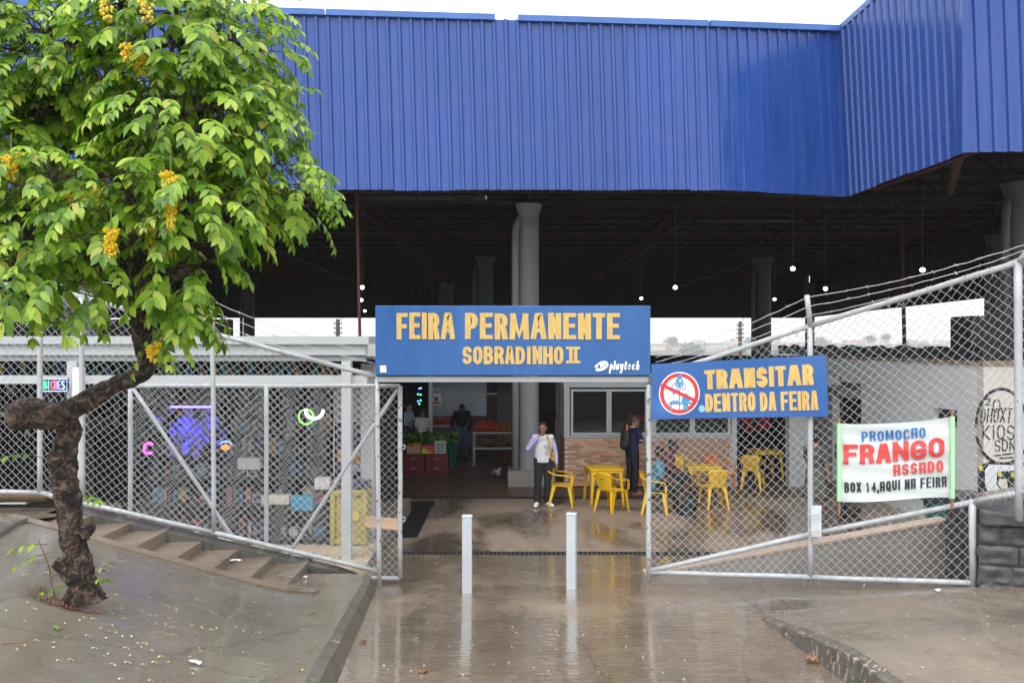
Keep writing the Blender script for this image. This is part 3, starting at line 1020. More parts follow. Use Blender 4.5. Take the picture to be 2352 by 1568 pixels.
for k, x in enumerate(hx):
    d = random.uniform(1250, 1780)
    X = (x - CX) / F * d; z = zground(X, d)
    wdt, dep, hh = random.uniform(15, 25), random.uniform(11, 16), random.uniform(4.5, 8)
    a, c = k % 4, (k * 2 + k // 3) % 3
    t = thing('far_house', '%s house with %s roof on far ridge, %s' % (HWN[a], HRN[c], hwhere[k]), 'house', (X, d, z), random.uniform(-.4, .4), 'far houses on the ridge')
    MB().box(-wdt / 2, wdt / 2, -dep / 2, dep / 2, -2, hh).build('wall', HW[a], t)
    o_ = .6
    MB().add([(-wdt / 2 - o_, -dep / 2 - o_, hh), (wdt / 2 + o_, -dep / 2 - o_, hh), (wdt / 2 + o_, dep / 2 + o_, hh), (-wdt / 2 - o_, dep / 2 + o_, hh), (-wdt / 2 - o_, 0, hh + 2.6), (wdt / 2 + o_, 0, hh + 2.6)],
             [(3, 2, 1, 0), (0, 1, 5, 4), (2, 3, 4, 5), (1, 2, 5), (3, 0, 4)]).build('roof', HR[c], t)
    for s_ in (-.3, 0, .3):
        MB().box(s_ * wdt - .8, s_ * wdt + .8, -dep / 2 - .06, -dep / 2 - .01, 1.2, 2.6).build('window', WD, t)
FOL = M('far_foliage', (.045, .07, .035), .9, var=.4, vs=.3)
BARK0 = M('far_bark', (.07, .05, .04), .9)
def blobtree(X, d, hgt, rx, lab, flat=.7, nleaf=420):
    z = zground(X, d)
    t = thing('far_tree', lab, 'tree', (X, d, z), 0, 'far trees on the ridge')
    MB().tube([(0, 0, -1), (0, 0, hgt * .7)], [rx * .09, rx * .04], 6).build('trunk', BARK0, t)
    b = MB()
    for k in range(nleaf):
        u, v_, w_ = random.gauss(0, .42), random.gauss(0, .42), random.gauss(0, .42)
        c = Vector((u * rx, v_ * rx, hgt - rx * flat + w_ * rx * flat))
        e = Vector((random.uniform(-1, 1), random.uniform(-1, 1), random.uniform(-1, 1))).normalized() * rx * .16
        f_ = e.cross(Vector((random.uniform(-1, 1), random.uniform(-1, 1), random.uniform(-1, 1)))).normalized() * rx * .12
        b.quad(c - e, c + f_, c + e, c - f_)
    b.build('crown', FOL, t)
for k, (x, d, hgt, rx, lab) in enumerate([
        (2000, 900, 15, 6.5, 'tall pale tree, left of the pair on the far ridge'), (2035, 905, 16, 5.5, 'tall pale tree, right of the pair on the far ridge'),
        (2120, 800, 8, 7.5, 'broad round tree beyond the reddish post'), (2210, 780, 8, 6, 'round tree beside the black panel on the roof'),
        (1885, 950, 11, 8, 'wide tree on the ridge right of the leaning fence arm'), (1545, 1000, 12, 8, 'wide tree on the ridge close to the entrance sign'),
        (1720, 1000, 11, 6, 'tree on the ridge beside the utility pole'), (1590, 760, 12, 11, 'low dark tree below the far houses'), (1690, 700, 9, 10, 'low tree below the utility pole'),
        (1800, 720, 9, 13, 'wide low tree right of the dark column'), (1935, 760, 9, 10, 'low tree right of the leaning arm'), (2080, 880, 8, 5, 'small tree behind the reddish post')]):
    blobtree((x - CX) / F * d * 1.55, d * 1.55, hgt * 1.5, rx * 1.5, lab)
# haze in the rainy air
hz = MB().box(-2300, 2300, -80, 2400, -30, 60)
hm = bpy.data.materials.new('rain_haze'); hm.use_nodes = True
N_ = hm.node_tree.nodes; N_.clear()
ho = N_.new('ShaderNodeOutputMaterial'); pv = N_.new('ShaderNodeVolumePrincipled')
pv.inputs['Color'].default_value = (.93, .95, .97, 1)
pv.inputs['Density'].default_value = .00045
hm.node_tree.links.new(pv.outputs[0], ho.inputs['Volume'])
hzo = hz.build('haze', hm); hzo['kind'] = 'stuff'
# ================================================================== chain-link fences and the sliding gate
PIPE = M('white_pipe_paint', (.44, .46, .48), .42, var=.14, vs=7, wear=.65, wcol=(.13, .085, .06), ws=14)
PIPE2 = M('white_pipe_flaking', (.46, .48, .49), .45, var=.14, vs=7, wear=.585, wcol=(.10, .07, .05), ws=16)
WIRE = M('pale_mesh_wire', (.43, .445, .45), .45, .0, var=.08)
BARB = M('galvanised_barbed_wire', (.50, .50, .50), .45, .3, var=.15)

def linkmesh(TL, TR, BL, BR, name='wire_mesh', parent=None, cell=.088, r=.0023, seed=1, lift=.0):
    """woven wire: upright zigzag wires, each hooked into the next"""
    TL, TR, BL, BR = map(Vector, (TL, TR, BL, BR))
    rnd = random.Random(seed)
    W_ = ((TR - TL).length + (BR - BL).length) / 2
    Hh = ((TL - BL).length + (TR - BR).length) / 2
    nu, nv = max(2, round(W_ / (cell / 2))), max(2, round(Hh / (cell / 2)))
    nrm = (TR - TL).cross(BL - TL).normalized()
    if nrm.y > 0: nrm = -nrm
    b = MB()
    def at(u, v): return lerp(lerp(BL, BR, u), lerp(TL, TR, u), v)
    du = {}
    for i in range(0, nu + 1):
        for j in range(0, nv + 1):
            q = at(i / nu, j / nv)
            du[i, j] = q + Vector((rnd.uniform(-.005, .005), 0, rnd.uniform(-.005, .005))) + nrm * (.006 * math.sin(i * .11 + j * .07) * 3 + lift)
    for i in range(0, nu):
        # wire i swings between column i and column i+1
        pts = []
        for j in range(nv + 1):
            k = i if (j + i) % 2 == 0 else i + 1
            pts.append(du[k, j] + nrm * (.003 if (i + j) % 2 else -.003))
        for j in range(nv):
            a, c = pts[j], pts[j + 1]
            d = (c - a).normalized()
            sx = d.cross(nrm).normalized() * r
            sy = nrm * r
            vs = [a + sx, a + sy, a - sx, a - sy, c + sx, c + sy, c - sx, c - sy]
            b.add(vs, [(0, 1, 5, 4), (1, 2, 6, 5), (2, 3, 7, 6), (3, 0, 4, 7)])
    o = b.build(name, WIRE, parent, world=True)
    o['kind'] = 'stuff'
    return o

def pipe(a, c, r, parent, name, mat=PIPE, n=12):
    """a pipe with faint dents so that it does not read as ruled"""
    a, c = Vector(a), Vector(c); k = max(2, int((c - a).length / .35))
    r *= .80
    rnd = random.Random(int(a.x * 977 + c.z * 131))
    pts = [lerp(a, c, i / k) + (Vector((rnd.uniform(-1, 1), rnd.uniform(-1, 1), rnd.uniform(-1, 1))) * .003 if 0 < i < k else Vector()) for i in range(k + 1)]
    return MB().tube(pts, r, n).build(name, mat, parent, world=True, smooth=True)

def ties(parent, a, c, r, k, seed):
    """wire lacing round a rail"""
    rnd = random.Random(seed); b = MB(); a, c = Vector(a), Vector(c)
    d = (c - a).normalized(); e1 = d.cross(Vector((0, 1, 0))).normalized(); e2 = d.cross(e1)
    for i in range(k):
        p = lerp(a, c, (i + rnd.uniform(.2, .8)) / k)
        pts = [p + d * (s_ - 3) * .006 + (e1 * math.cos(s_ * 1.05) + e2 * math.sin(s_ * 1.05)) * (r + .003) for s_ in range(8)]
        b.tube(pts, .0028, 4)
        if i % 3 == 0:
            q = p - e1 * (r + .01)
            b.tube([q, q + Vector((rnd.uniform(-.03, .03), -.01, -.035)), q + Vector((rnd.uniform(-.05, .05), -.02, -.015))], .0025, 4)
    o = b.build('wire_ties', BARB, parent, world=True); o['kind'] = 'stuff'

def barbed(pts, parent, seed):
    rnd = random.Random(seed); b = MB()
    full = []
    for a, c in zip(pts[:-1], pts[1:]):
        a, c = Vector(a), Vector(c); k = max(2, int((c - a).length / .10))
        for i in range(k):
            t = i / k; q = lerp(a, c, t); q.z -= .10 * 4 * t * (1 - t) * (c - a).length / 4
            q.z += rnd.uniform(-.006, .006); full.append(q)
    full.append(Vector(pts[-1]))
    b.tube(full, .0035, 4)
    for i in range(1, len(full) - 1, 2):
        p = full[i]
        for s_ in range(2):
            v = Vector((rnd.uniform(-1, 1), rnd.uniform(-1, 1), rnd.uniform(-1, 1))).normalized() * .022
            b.tube([p - v, p + v], .0022, 3)
    b.build('barbed_wire', BARB, parent, world=True)

# ---- left fence: end post at the gate, climbs with the stairs
def LP(x, y): # depth follows the fence line
    X_ = (x - CX) / F
    # intersection of the view ray with the fence line  d = 9.35 + .179*(X+1.5)
    if x > 150: d = (9.35 + .179 * 1.5) / (1 - .179 * X_)
    else: d = 8.85
    return P(x, y, d)
fl = thing('chain_link_fence', 'white chain-link fence climbing left beside the stairs behind the tree', 'fence', (-3.3, 9.0, .9))
top = [LP(866, 866), LP(490, 766), LP(92, 655), LP(-420, 640)]
bot = [LP(870, 1312), LP(490, 1222), LP(190, 1154), LP(92, 1131), LP(-420, 1122)]
for a, c in zip(top[:-1], top[1:]): pipe(a, c, .032, fl, 'top_rail'); ties(fl, a, c, .032, 14, int(a.x * 10))
for a, c in zip(bot[:-1], bot[1:]): pipe(a, c, .032, fl, 'bottom_rail'); ties(fl, a, c, .032, 12, int(a.x * 17))
pipe(LP(871, 1350), LP(866, 858), .034, fl, 'post', PIPE2)
pipe(LP(492, 1228), LP(488, 740), .032, fl, 'post')
pipe(LP(190, 1158), LP(186, 683), .034, fl, 'post')
pipe(LP(92, 1146), LP(92, 640), .034, fl, 'post')
pipe(LP(488, 745), LP(492, 690) + Vector((0, -.12, 0)), .024, fl, 'barbed_arm')
pipe(LP(92, 650), LP(66, 596) + Vector((0, -.15, 0)), .026, fl, 'barbed_arm')
linkmesh(LP(490, 766), LP(866, 866), LP(490, 1222), LP(870, 1312), parent=fl, seed=2)
linkmesh(LP(190, 683), LP(490, 766), LP(190, 1154), LP(490, 1222), parent=fl, seed=3)
linkmesh(LP(92, 655), LP(190, 683), LP(92, 1131), LP(190, 1154), parent=fl, seed=4)
linkmesh(LP(-420, 640), LP(92, 655), LP(-420, 1122), LP(92, 1131), parent=fl, seed=5)
for k in range(3):
    f_ = k / 3
    barbed([LP(-300, 585 + 18 * k) + Vector((0, -.15 + .05 * k, 0)), LP(66 + 9 * k, 598 + 18 * k) + Vector((0, -.15 + .05 * k, 0)), LP(492 - 1 * k, 692 + 22 * k) + Vector((0, -.1, 0)), LP(858, 812 + 22 * k)], fl, 40 + k)

# ---- right fence
def RPd(x):
    pts = [(1490, 9.35), (1862, 8.8), (2235, 8.12), (2340, 7.75), (2900, 6.6)]
    for (x0, d0), (x1, d1) in zip(pts[:-1], pts[1:]):
        if x <= x1: return d0 + (d1 - d0) * (x - x0) / (x1 - x0)
    return 6.6
def RP(x, y): return P(x, y, RPd(x))
frt = thing('chain_link_fence', 'white chain-link fence rising to the right with two slanting bottom rails', 'fence', (3.2, 8.7, .8))
top = [RP(1493, 868), RP(1862, 748), RP(2340, 602), RP(2900, 440)]
bot = [RP(1492, 1310), RP(1868, 1225), RP(2235, 1152), RP(2340, 1132), RP(2900, 1050)]
low = [RP(1492, 1313), RP(1866, 1325), RP(2235, 1338)]
for a, c in zip(top[:-1], top[1:]): pipe(a, c, .034, frt, 'top_rail'); ties(frt, a, c, .034, 14, int(a.x * 10))
for a, c in zip(bot[:-1], bot[1:]): pipe(a, c, .034, frt, 'middle_rail'); ties(frt, a, c, .034, 10, int(a.x * 13))
for a, c in zip(low[:-1], low[1:]): pipe(a, c, .034, frt, 'bottom_rail'); ties(frt, a, c, .034, 10, int(a.x * 15))
pipe(RP(1862, 1336), RP(1860, 740), .036, frt, 'post')
pipe(RP(2235, 1356), RP(2233, 1146), .042, frt, 'post')
pipe(RP(2340, 1195), RP(2338, 596), .044, frt, 'post')
pipe(RP(1861, 752), RP(1844, 680) + Vector((0, -.12, 0)), .034, frt, 'barbed_arm')
pipe(RP(2338, 604), RP(2349, 572) + Vector((0, -.12, 0)), .036, frt, 'barbed_arm')
def on(x, x0, y0, x1, y1): return y0 + (y1 - y0) * (x - x0) / (x1 - x0)
linkmesh(RP(1493, 868), RP(1862, 748), RP(1492, 1313), RP(1866, 1325), parent=frt, seed=6, cell=.094)
linkmesh(RP(1862, 748), RP(2235, on(2235, 1862, 748, 2340, 602)), RP(1866, 1325), RP(2235, 1338), parent=frt, seed=7, cell=.096)
linkmesh(RP(2235, on(2235, 1862, 748, 2340, 602)), RP(2340, 602), RP(2235, 1152), RP(2340, 1132), parent=frt, seed=8, cell=.098)
linkmesh(RP(2340, 602), RP(2900, 440), RP(2340, 1132), RP(2900, 1050), parent=frt, seed=9, cell=.098)
for k in range(3):
    v = Vector((0, -.1, 0))
    barbed([RP(1506, 820 + 12 * k), RP(1845 + 5 * k, 684 + 20 * k) + v, RP(2349 - 3 * k, 562 + 14 * k) + v, RP(2900, 380 + 18 * k) + v], frt, 60 + k)
# small white enamel plate clamped to the middle post
MB().rbox(RP(1855, 0).x, RP(1882, 0).x, 8.70, 8.72, P(0, 1232, 8.72).z, P(0, 1160, 8.72).z, .004).build('clamp_plate', M('enamel_plate', (.58, .62, .66), .5, var=.2, vs=8, wear=.62, wcol=(.3, .32, .34), ws=20), frt, world=True)
b = MB()
for zz in (1180, 1217):
    p = P(1868, zz, 8.68); b.tube([p + Vector((.06 * math.cos(a / 5 * math.pi), -.035 * math.sin(a / 5 * math.pi), 0)) for a in range(6)], .007, 6)
b.build('clamp', BARB, frt, world=True)

# ---- portal: right post and lintel
po = thing('gate_portal', 'white steel gate frame with flaking post and grey lintel under the sign', 'gate frame', (0, 9.35, .6))
pipe(P(1490, 1336, 9.35), P(1490, 858, 9.35), .036, po, 'post', M('white_post_rusty', (.46, .48, .49), .45, var=.15, vs=6, wear=.565, wcol=(.11, .075, .055), ws=13))
MB().rbox(P(868, 0, 9.35).x, P(1488, 0, 9.35).x, 9.30, 9.41, P(0, 877, 9.35).z, P(0, 864, 9.35).z, .006).build('lintel', M('grey_lintel', (.38, .40, .41), .45, var=.12, wear=.68, wcol=(.16, .09, .05), ws=9), po, world=True)

# ---- sliding gate leaf, pushed open behind the left fence
sg = thing('sliding_gate', 'white sliding mesh gate pushed open behind the left fence with its end post showing', 'gate', (-2.8, 9.52, .6))
gd = 9.55
gz0, gz1 = .60, P(0, 886, gd).z
gx = [P(x, 0, gd).x for x in (300, 612, 919)]
for i, x in enumerate(gx): pipe((x, gd, gz0), (x, gd, gz1), .034, sg, 'upright', PIPE2 if i == 2 else PIPE)
pipe((gx[0], gd, gz1), (gx[2], gd, gz1), .030, sg, 'top_rail')
pipe((gx[0], gd, gz0), (gx[2], gd, gz0), .030, sg, 'bottom_rail')
pipe((gx[0] + .03, gd, gz1 - .03), (P(585, 0, gd).x, gd, gz0 + .1), .028, sg, 'brace')
pipe((gx[2] - .03, gd, gz1 - .04), (P(640, 0, gd).x, gd, gz0 + .1), .028, sg, 'brace')
linkmesh((gx[0], gd, gz1), (gx[1], gd, gz1), (gx[0], gd, gz0), (gx[1], gd, gz0), parent=sg, seed=12)
linkmesh((gx[1], gd, gz1), (gx[2], gd, gz1), (gx[1], gd, gz0), (gx[2], gd, gz0), parent=sg, seed=13)
for y in (1026, 1192):
    p = P(926, y, gd)
    MB().tube([p + Vector((.024 * math.cos(a / 12 * 2 * math.pi), 0, .024 * math.sin(a / 12 * 2 * math.pi))) for a in range(13)], .006, 6).build('latch_ring', PIPE, sg, world=True, smooth=True)
p = P(868, 966, 9.38)
MB().tube([p + Vector((-.1 + i * .02, .02 * math.cos(i), .012 * math.sin(i * 2))) for i in range(11)], .008, 5).build('chain', M('old_chain', (.15, .14, .13), .5, .5), sg, world=True)

# white pipe lying along the foot of the fence and the wooden beam at the upper left
tag(MB().tube([P(447, 1221, 9.35), P(600, 1262, 9.4), P(742, 1300, 9.45)], .018, 8).build('loose_pipe', PIPE, world=True, smooth=True), 'thin white pipe lying along the foot of the left fence', 'pipe')
b = MB(); b.tube([P(-300, 1136, 8.9), P(-100, 1139, 8.9), P(30, 1138, 8.9), P(112, 1139, 8.88)], [.07, .075, .07, .065], 10, jit=.08)
tag(b.build('timber_log', M('wet_timber', (.13, .085, .055), .6, var=.4, vs=9, bs=.6, bscale=14), world=True, smooth=True), 'brown wet log lying under the fence at the upper terrace', 'log')
# ---- bollards
BOL = M('pale_blue_bollard_paint', (.50, .555, .60), .45, var=.10, vs=4, wear=.66, wcol=(.12, .085, .06), ws=9)
for (x, yt, yb, d, lab) in ((1073, 1183, 1360, 8.83, 'pale square steel bollard standing left in the gateway'), (1313, 1178, 1350, 9.12, 'pale square steel bollard standing right in the gateway')):
    p = P(x, yb, d); q = P(x, yt, d)
    t = thing('bollard', lab, 'bollard', (p.x, d, zramp(d)), .0 if x < 1200 else -.25, 'square bollards in the gateway')
    hgt = q.z - zramp(d); s_ = .052
    MB().rbox(-s_, s_, -s_, s_, -.05, hgt - .012, .008).build('post', BOL, t)
    MB().rbox(-s_ - .004, s_ + .004, -s_ - .004, s_ + .004, hgt - .0115, hgt, .004).build('cap', M('bollard_cap', (.56, .60, .64), .45, var=.1, wear=.62, wcol=(.09, .06, .05), ws=18), t)
# ================================================================== lettering drawn with strokes
def arc(cx, cy, rx, ry, a0, a1, n=8):
    return [(cx + rx * math.cos(R(a0 + (a1 - a0) * i / n)), cy + ry * math.sin(R(a0 + (a1 - a0) * i / n))) for i in range(n + 1)]
def loop_(cx, cy, rx, ry, n=18): return arc(cx, cy, rx, ry, 90, 450, n)
G = {
 'A': [[(0, 0), (.36, 1), (.64, 1), (1, 0)], [(.16, .30), (.84, .30)]],
 'B': [[(0, 0), (0, 1)], [(0, 1), (.5, 1)] + arc(.55, .77, .38, .23, 90, -90, 6) + [(0, .54)], [(0, .53), (.5, .53)] + arc(.55, .265, .45, .265, 90, -90, 6) + [(0, 0)]],
 'C': [arc(.55, .72, .5, .28, 20, 180, 7) + arc(.55, .28, .55, .28, 180, 340, 7)],
 'D': [[(0, 0), (0, 1), (.3, 1)] + arc(.35, .6, .65, .4, 85, 0, 5) + arc(.35, .4, .65, .4, 0, -85, 5) + [(0, 0)]],
 'E': [[(0, 0), (0, 1)], [(0, 1), (1, 1)], [(0, .52), (.85, .52)], [(0, 0), (1, 0)]],
 'F': [[(0, 0), (0, 1)], [(0, 1), (1, 1)], [(0, .5), (.85, .5)]],
 'G': [arc(.5, .7, .5, .3, 15, 180, 7) + arc(.5, .3, .5, .3, 180, 360, 7) + [(1, .45), (.55, .45)]],
 'H': [[(0, 0), (0, 1)], [(1, 0), (1, 1)], [(0, .5), (1, .5)]],
 'I': [[(.5, 0), (.5, 1)]],
 'K': [[(0, 0), (0, 1)], [(1, 1), (.05, .45), (1, 0)]],
 'M': [[(0, 0), (.06, 1)], [(.06, 1), (.5, .1), (.94, 1)], [(.94, 1), (1, 0)]],
 'N': [[(0, 0), (0, 1)], [(0, 1), (1, 0)], [(1, 0), (1, 1)]],
 'O': [arc(.5, .68, .5, .32, 90, 180, 5) + arc(.5, .32, .5, .32, 180, 360, 9) + arc(.5, .68, .5, .32, 0, 90, 5)],
 'P': [[(0, 0), (0, 1)], [(0, 1), (.5, 1)] + arc(.5, .73, .5, .27, 90, -90, 7) + [(0, .46)]],
 'Q': [arc(.5, .68, .5, .32, 90, 180, 5) + arc(.5, .32, .5, .32, 180, 360, 9) + arc(.5, .68, .5, .32, 0, 90, 5), [(.6, .22), (1.05, -.12)]],
 'R': [[(0, 0), (0, 1)], [(0, 1), (.5, 1)] + arc(.5, .74, .5, .26, 90, -90, 7) + [(0, .48)], [(.45, .48), (.85, .35), (1, 0)]],
 'S': [arc(.5, .76, .47, .24, 15, 180, 7) + arc(.5, .55, .42, .05, 200, 270, 2) + arc(.5, .25, .5, .25, 70, -160, 9)],
 'T': [[(0, 1), (1, 1)], [(.5, 0), (.5, .97)]],
 'U': [[(0, 1), (0, .3)] + arc(.5, .3, .5, .3, 180, 360, 8) + [(1, 1)]],
 'X': [[(0, 0), (1, 1)], [(0, 1), (1, 0)]],
 '1': [[(.1, .8), (.5, 1), (.5, 0)]],
 '4': [[(.75, 0), (.75, 1), (0, .3), (1.05, .3)]],
 '2': [arc(.5, .74, .45, .26, 160, -30, 8) + [(0, 0), (1, 0)]],
 ',': [[(.5, .08), (.2, -.18)]],
 '#': [[(.0, 0), (1, 0)], [(0, 1), (1, 1)], [(.28, 0), (.28, 1)], [(.72, 0), (.72, 1)]],       # II with serifs
 '@': [[(0, 0), (0, 1)], [(0, .98), (1, .98)], [(1, 1), (1, 0)], [(0, .42), (1, .42)]],          # square-topped A of the banner
 'p': [[(0, -.45), (.12, .62)], arc(.5, .3, .42, .32, 150, -150, 10)],
 'l': [[(.4, 0), (.55, 1.05)]],
 'a': [loop_(.45, .3, .42, .3, 12), [(.9, .62), (.85, 0)]],
 'y': [[(0, .62), (.25, .02), (.5, .02)], [(.95, .62), (.75, -.1), (.4, -.45), (0, -.4)]],
 't': [[(.4, .95), (.3, .1), (.75, .02)], [(.05, .62), (.85, .62)]],
 'e': [[(.08, .32), (.9, .36)] + arc(.5, .33, .4, .3, 10, 300, 10)],
 'c': [arc(.5, .3, .42, .32, 40, 320, 10)],
 'h': [[(0, 0), (.15, 1.05)], [(.05, .3)] + arc(.5, .35, .42, .27, 150, 20, 6) + [(.9, 0)]],
}
def ribbon(b, pts, wx, wy, surf, lift):
    """one brush stroke laid on a surface; surf(u, v, h) gives the point"""
    pts = [Vector((p[0], p[1])) for p in pts]
    q = [pts[0]]
    for p in pts[1:]:
        if (p - q[-1]).length > 1e-4: q.append(p)
    pts = q
    k = len(pts)
    if k < 2: return
    closed = (pts[0] - pts[-1]).length < 1e-3 and k > 3
    if not closed:      # square ends
        e0, e1 = (pts[0] - pts[1]).normalized(), (pts[-1] - pts[-2]).normalized()
        pts[0] = pts[0] + Vector((e0.x * wx, e0.y * wy)); pts[-1] = pts[-1] + Vector((e1.x * wx, e1.y * wy))
    L_, Rr = [], []
    for i in range(k):
        if closed and i in (0, k - 1):
            d0, d1 = pts[-1] - pts[-2], pts[1] - pts[0]
        else:
            d0 = pts[i] - pts[i - 1] if i else pts[1] - pts[0]
            d1 = pts[i + 1] - pts[i] if i < k - 1 else d0
        d0, d1 = d0.normalized(), d1.normalized()
        n0, n1 = Vector((-d0.y, d0.x)), Vector((-d1.y, d1.x))
        n = n0 + n1
        if n.length < .25: n = n0
        n.normalize()
        sc = 1 / max(.55, n.dot(n0))
        off = Vector((n.x * wx * sc, n.y * wy * sc))
        L_.append(pts[i] + off); Rr.append(pts[i] - off)
    L2, R2 = [L_[0]], [Rr[0]]           # follow the bends of the sheet
    for i in range(k - 1):
        m_ = max(1, int((pts[i + 1] - pts[i]).length / .03))
        for q in range(1, m_ + 1):
            L2.append(lerp(L_[i], L_[i + 1], q / m_)); R2.append(lerp(Rr[i], Rr[i + 1], q / m_))
    L_, Rr = L2, R2; k = len(L_)
    base = len(b.v)
    for i in range(k):
        b.v.append(tuple(surf(L_[i].x, L_[i].y, lift))); b.v.append(tuple(surf(Rr[i].x, Rr[i].y, lift)))
    for i in range(k - 1):
        a = base + 2 * i
        b.f.append((a, a + 1, a + 3, a + 2)); b.m.append(b.cm)

def write(b, text, u0, u1, v0, v1, wx, wy, surf, widths=None, gap=.22, slant=0.0, jit=0.0, space=.55, lift=.004, seed=0, vslope=0.0):
    """text stretched between u0 and u1, feet at v0, heads at v1; wx, wy: stroke widths"""
    rnd = random.Random(seed)
    wd = {'I': .42, '1': .85, ',': .3, 'M': 1.35, ' ': space, 'T': .95, 'l': .35, 't': .7}
    if widths: wd.update(widths)
    tot = sum(wd.get(c, 1.0) for c in text) + gap * (len(text) - 1)
    un = (u1 - u0) / tot
    u = u0
    hw, hh = wx / 2, wy / 2
    n = 0
    for c in text:
        w_ = wd.get(c, 1.0) * un
        if c != ' ':
            a0, a1 = u + hw, u + w_ - hw
            if c in 'I1': a0, a1 = u + w_ / 2 - .001 if c == 'I' else a0, u + w_ / 2 + .001 if c == 'I' else a1
            dy = rnd.uniform(-jit, jit) * (v1 - v0)
            for st_ in G[c]:
                pts = []
                for (x, y) in st_:
                    vv = v0 + hh + y * (v1 - v0 - wy) + dy
                    uu = a0 + x * (a1 - a0) + slant * (vv - v0)
                    pts.append((uu, vv + vslope * (uu - u0)))
                ribbon(b, pts, hw, hh, surf, lift + .0004 * (n % 12)); n += 1
        u += w_ + gap * un

def planar(o, ux, uz):
    """surface from an origin and two edge vectors; h stands off towards the camera"""
    o, ux, uz = Vector(o), Vector(ux).normalized(), Vector(uz).normalized()
    nn = ux.cross(uz)
    if nn.y > 0: nn = -nn
    return lambda u, v, h: o + ux * u + uz * v + nn * h

SIGNB = M('sign_blue_paint', (.026, .112, .33), .35, var=.22, vs=2.4, spec=.5, stretch=(2, 1, .5), wear=.77, wcol=(.10, .17, .33), ws=5)
def gold():
    m, N, L, b = nt('brushed_gold_paint')
    setb(b, (.62, .42, .12), .5, 0, .4)
    n = noise_node(N, L, 9, 6, .7, 'Object', (4, 1, .8))
    L.new(ramp(N, L, n.outputs[0], [(.3, (.52, .34, .12)), (.5, (.62, .42, .13)), (.72, (.74, .54, .15))]).outputs[0], b.inputs['Base Color'])
    return m
GOLD = gold()
WHITE = M('sign_white', (.80, .80, .80), .5, var=.05)
REDP = M('sign_red', (.62, .035, .04), .45, var=.08)
PICT = M('pictogram_blue', (.06, .27, .52), .5, var=.05)

# ---- FEIRA PERMANENTE
D1 = 9.27
a, c = P(862, 862, D1), P(1494, 702, D1)
sg1 = thing('entrance_sign', 'wide blue sign with gold FEIRA PERMANENTE lettering over the gateway', 'sign', ((a.x + c.x) / 2, D1, a.z))
MB().rbox(a.x, c.x, D1, D1 + .09, a.z, c.z, .006).build('panel', SIGNB, sg1, world=True)
S1 = planar((a.x, D1, a.z), (1, 0, 0), (0, 0, 1))
px = D1 / F
def U1(x): return (x - 862) * px
def V1(y): return (862 - y) * px
b = MB()
write(b, 'FEIRA', U1(911), U1(1045), V1(779), V1(718), 11.5 * px, 9.5 * px, S1, gap=.14, jit=.012, seed=1, widths={'A': 1.25})
write(b, 'PERMANENTE', U1(1068), U1(1424), V1(779), V1(719), 13 * px, 9.5 * px, S1, gap=.14, jit=.012, seed=2, widths={'A': 1.2, 'M': 1.5})
b.build('lettering', GOLD, sg1, world=True)
b = MB()
write(b, 'SOBRADINHO', U1(1062), U1(1294), V1(836), V1(795), 8.6 * px, 7.5 * px, S1, gap=.12, jit=.01, seed=3, widths={'I': .55})
write(b, '#', U1(1300), U1(1333), V1(834), V1(796), 8 * px, 6 * px, S1)
b.build('lettering', GOLD, sg1, world=True)
b = MB()
write(b, 'playtech', U1(1399), U1(1468), V1(849), V1(829), 4.2 * px, 2.6 * px, S1, gap=.2, slant=.12, seed=4)
for (cx_, cy_, rx, ry, a0, a1, w_) in ((1381, 841, 14, 7.5, -150, 150, 4.5), (1380, 842, 9, 4.5, 200, 420, 3), (1383, 838, 12, 7, 20, 200, 3)):
    ribbon(b, [(U1(cx_ + rx * math.cos(R(t)) - ry * .25 * math.sin(R(t))), V1(cy_) + (ry * math.sin(R(t)) + rx * .35 * math.cos(R(t))) * px) for t in range(a0, a1 + 1, 15)], w_ / 2 * px, w_ / 2 * px, S1, .005 + .0005 * w_)
tri = [S1(U1(x), V1(y), .009) for x, y in ((1378, 829), (1378, 845), (1392, 836))]
b.add(tri, [(0, 1, 2)])
b.build('sponsor_mark', WHITE, sg1, world=True)
MB().add([S1(U1(873), V1(855), .005), S1(U1(888), V1(855), .005), S1(U1(887), V1(839), .005), S1(U1(873), V1(839), .005)], [(0, 1, 2, 3)]).build('paper_sticker', WHITE, sg1, world=True)

b = MB()
for k in range(9):
    for v in (.012, .77): b.ell(S1(.03 + k * (c.x - a.x - .06) / 8, v, .002), .008, .004, .008, 8, 5)
b.build('rivets', M('rivet_head', (.05, .08, .16), .4, .5), sg1, world=True)['kind'] = 'stuff'
# ---- TRANSITAR DENTRO DA FEIRA, a bent sheet hung on the fence
sg2 = thing('prohibition_sign', 'tilted blue sheet sign reading TRANSITAR DENTRO DA FEIRA on the right fence', 'sign', (2.6, 9.0, 2.4))
def S2(u, v, h):
    """u along 0..1 (x 1497..1898), v 0..1 bottom to top; measured corners"""
    xb, xt = lerp(1499, 1903, u), lerp(1496, 1897, u)
    yb, yt = lerp(962, 956, u), lerp(836, 815, u)
    x, y = lerp(xb, xt, v), lerp(yb, yt, v)
    d = RPd(x) - .06
    bow = .018 * math.sin(u * 7 + 1) * math.sin(v * 2.4 + .4) + .05 * math.exp(-((u - .04) / .1) ** 2 - ((v - .02) / .22) ** 2)
    q = P(x, y, d)
    return q + Vector((-.33, -.94, 0)) * (h + bow)
b = MB(); nu, nv = 40, 14
for side_ in (0, 1):
    for j in range(nv + 1):
        for i in range(nu + 1): b.v.append(tuple(S2(i / nu, j / nv, -.004 * side_)))
o_ = (nu + 1) * (nv + 1)
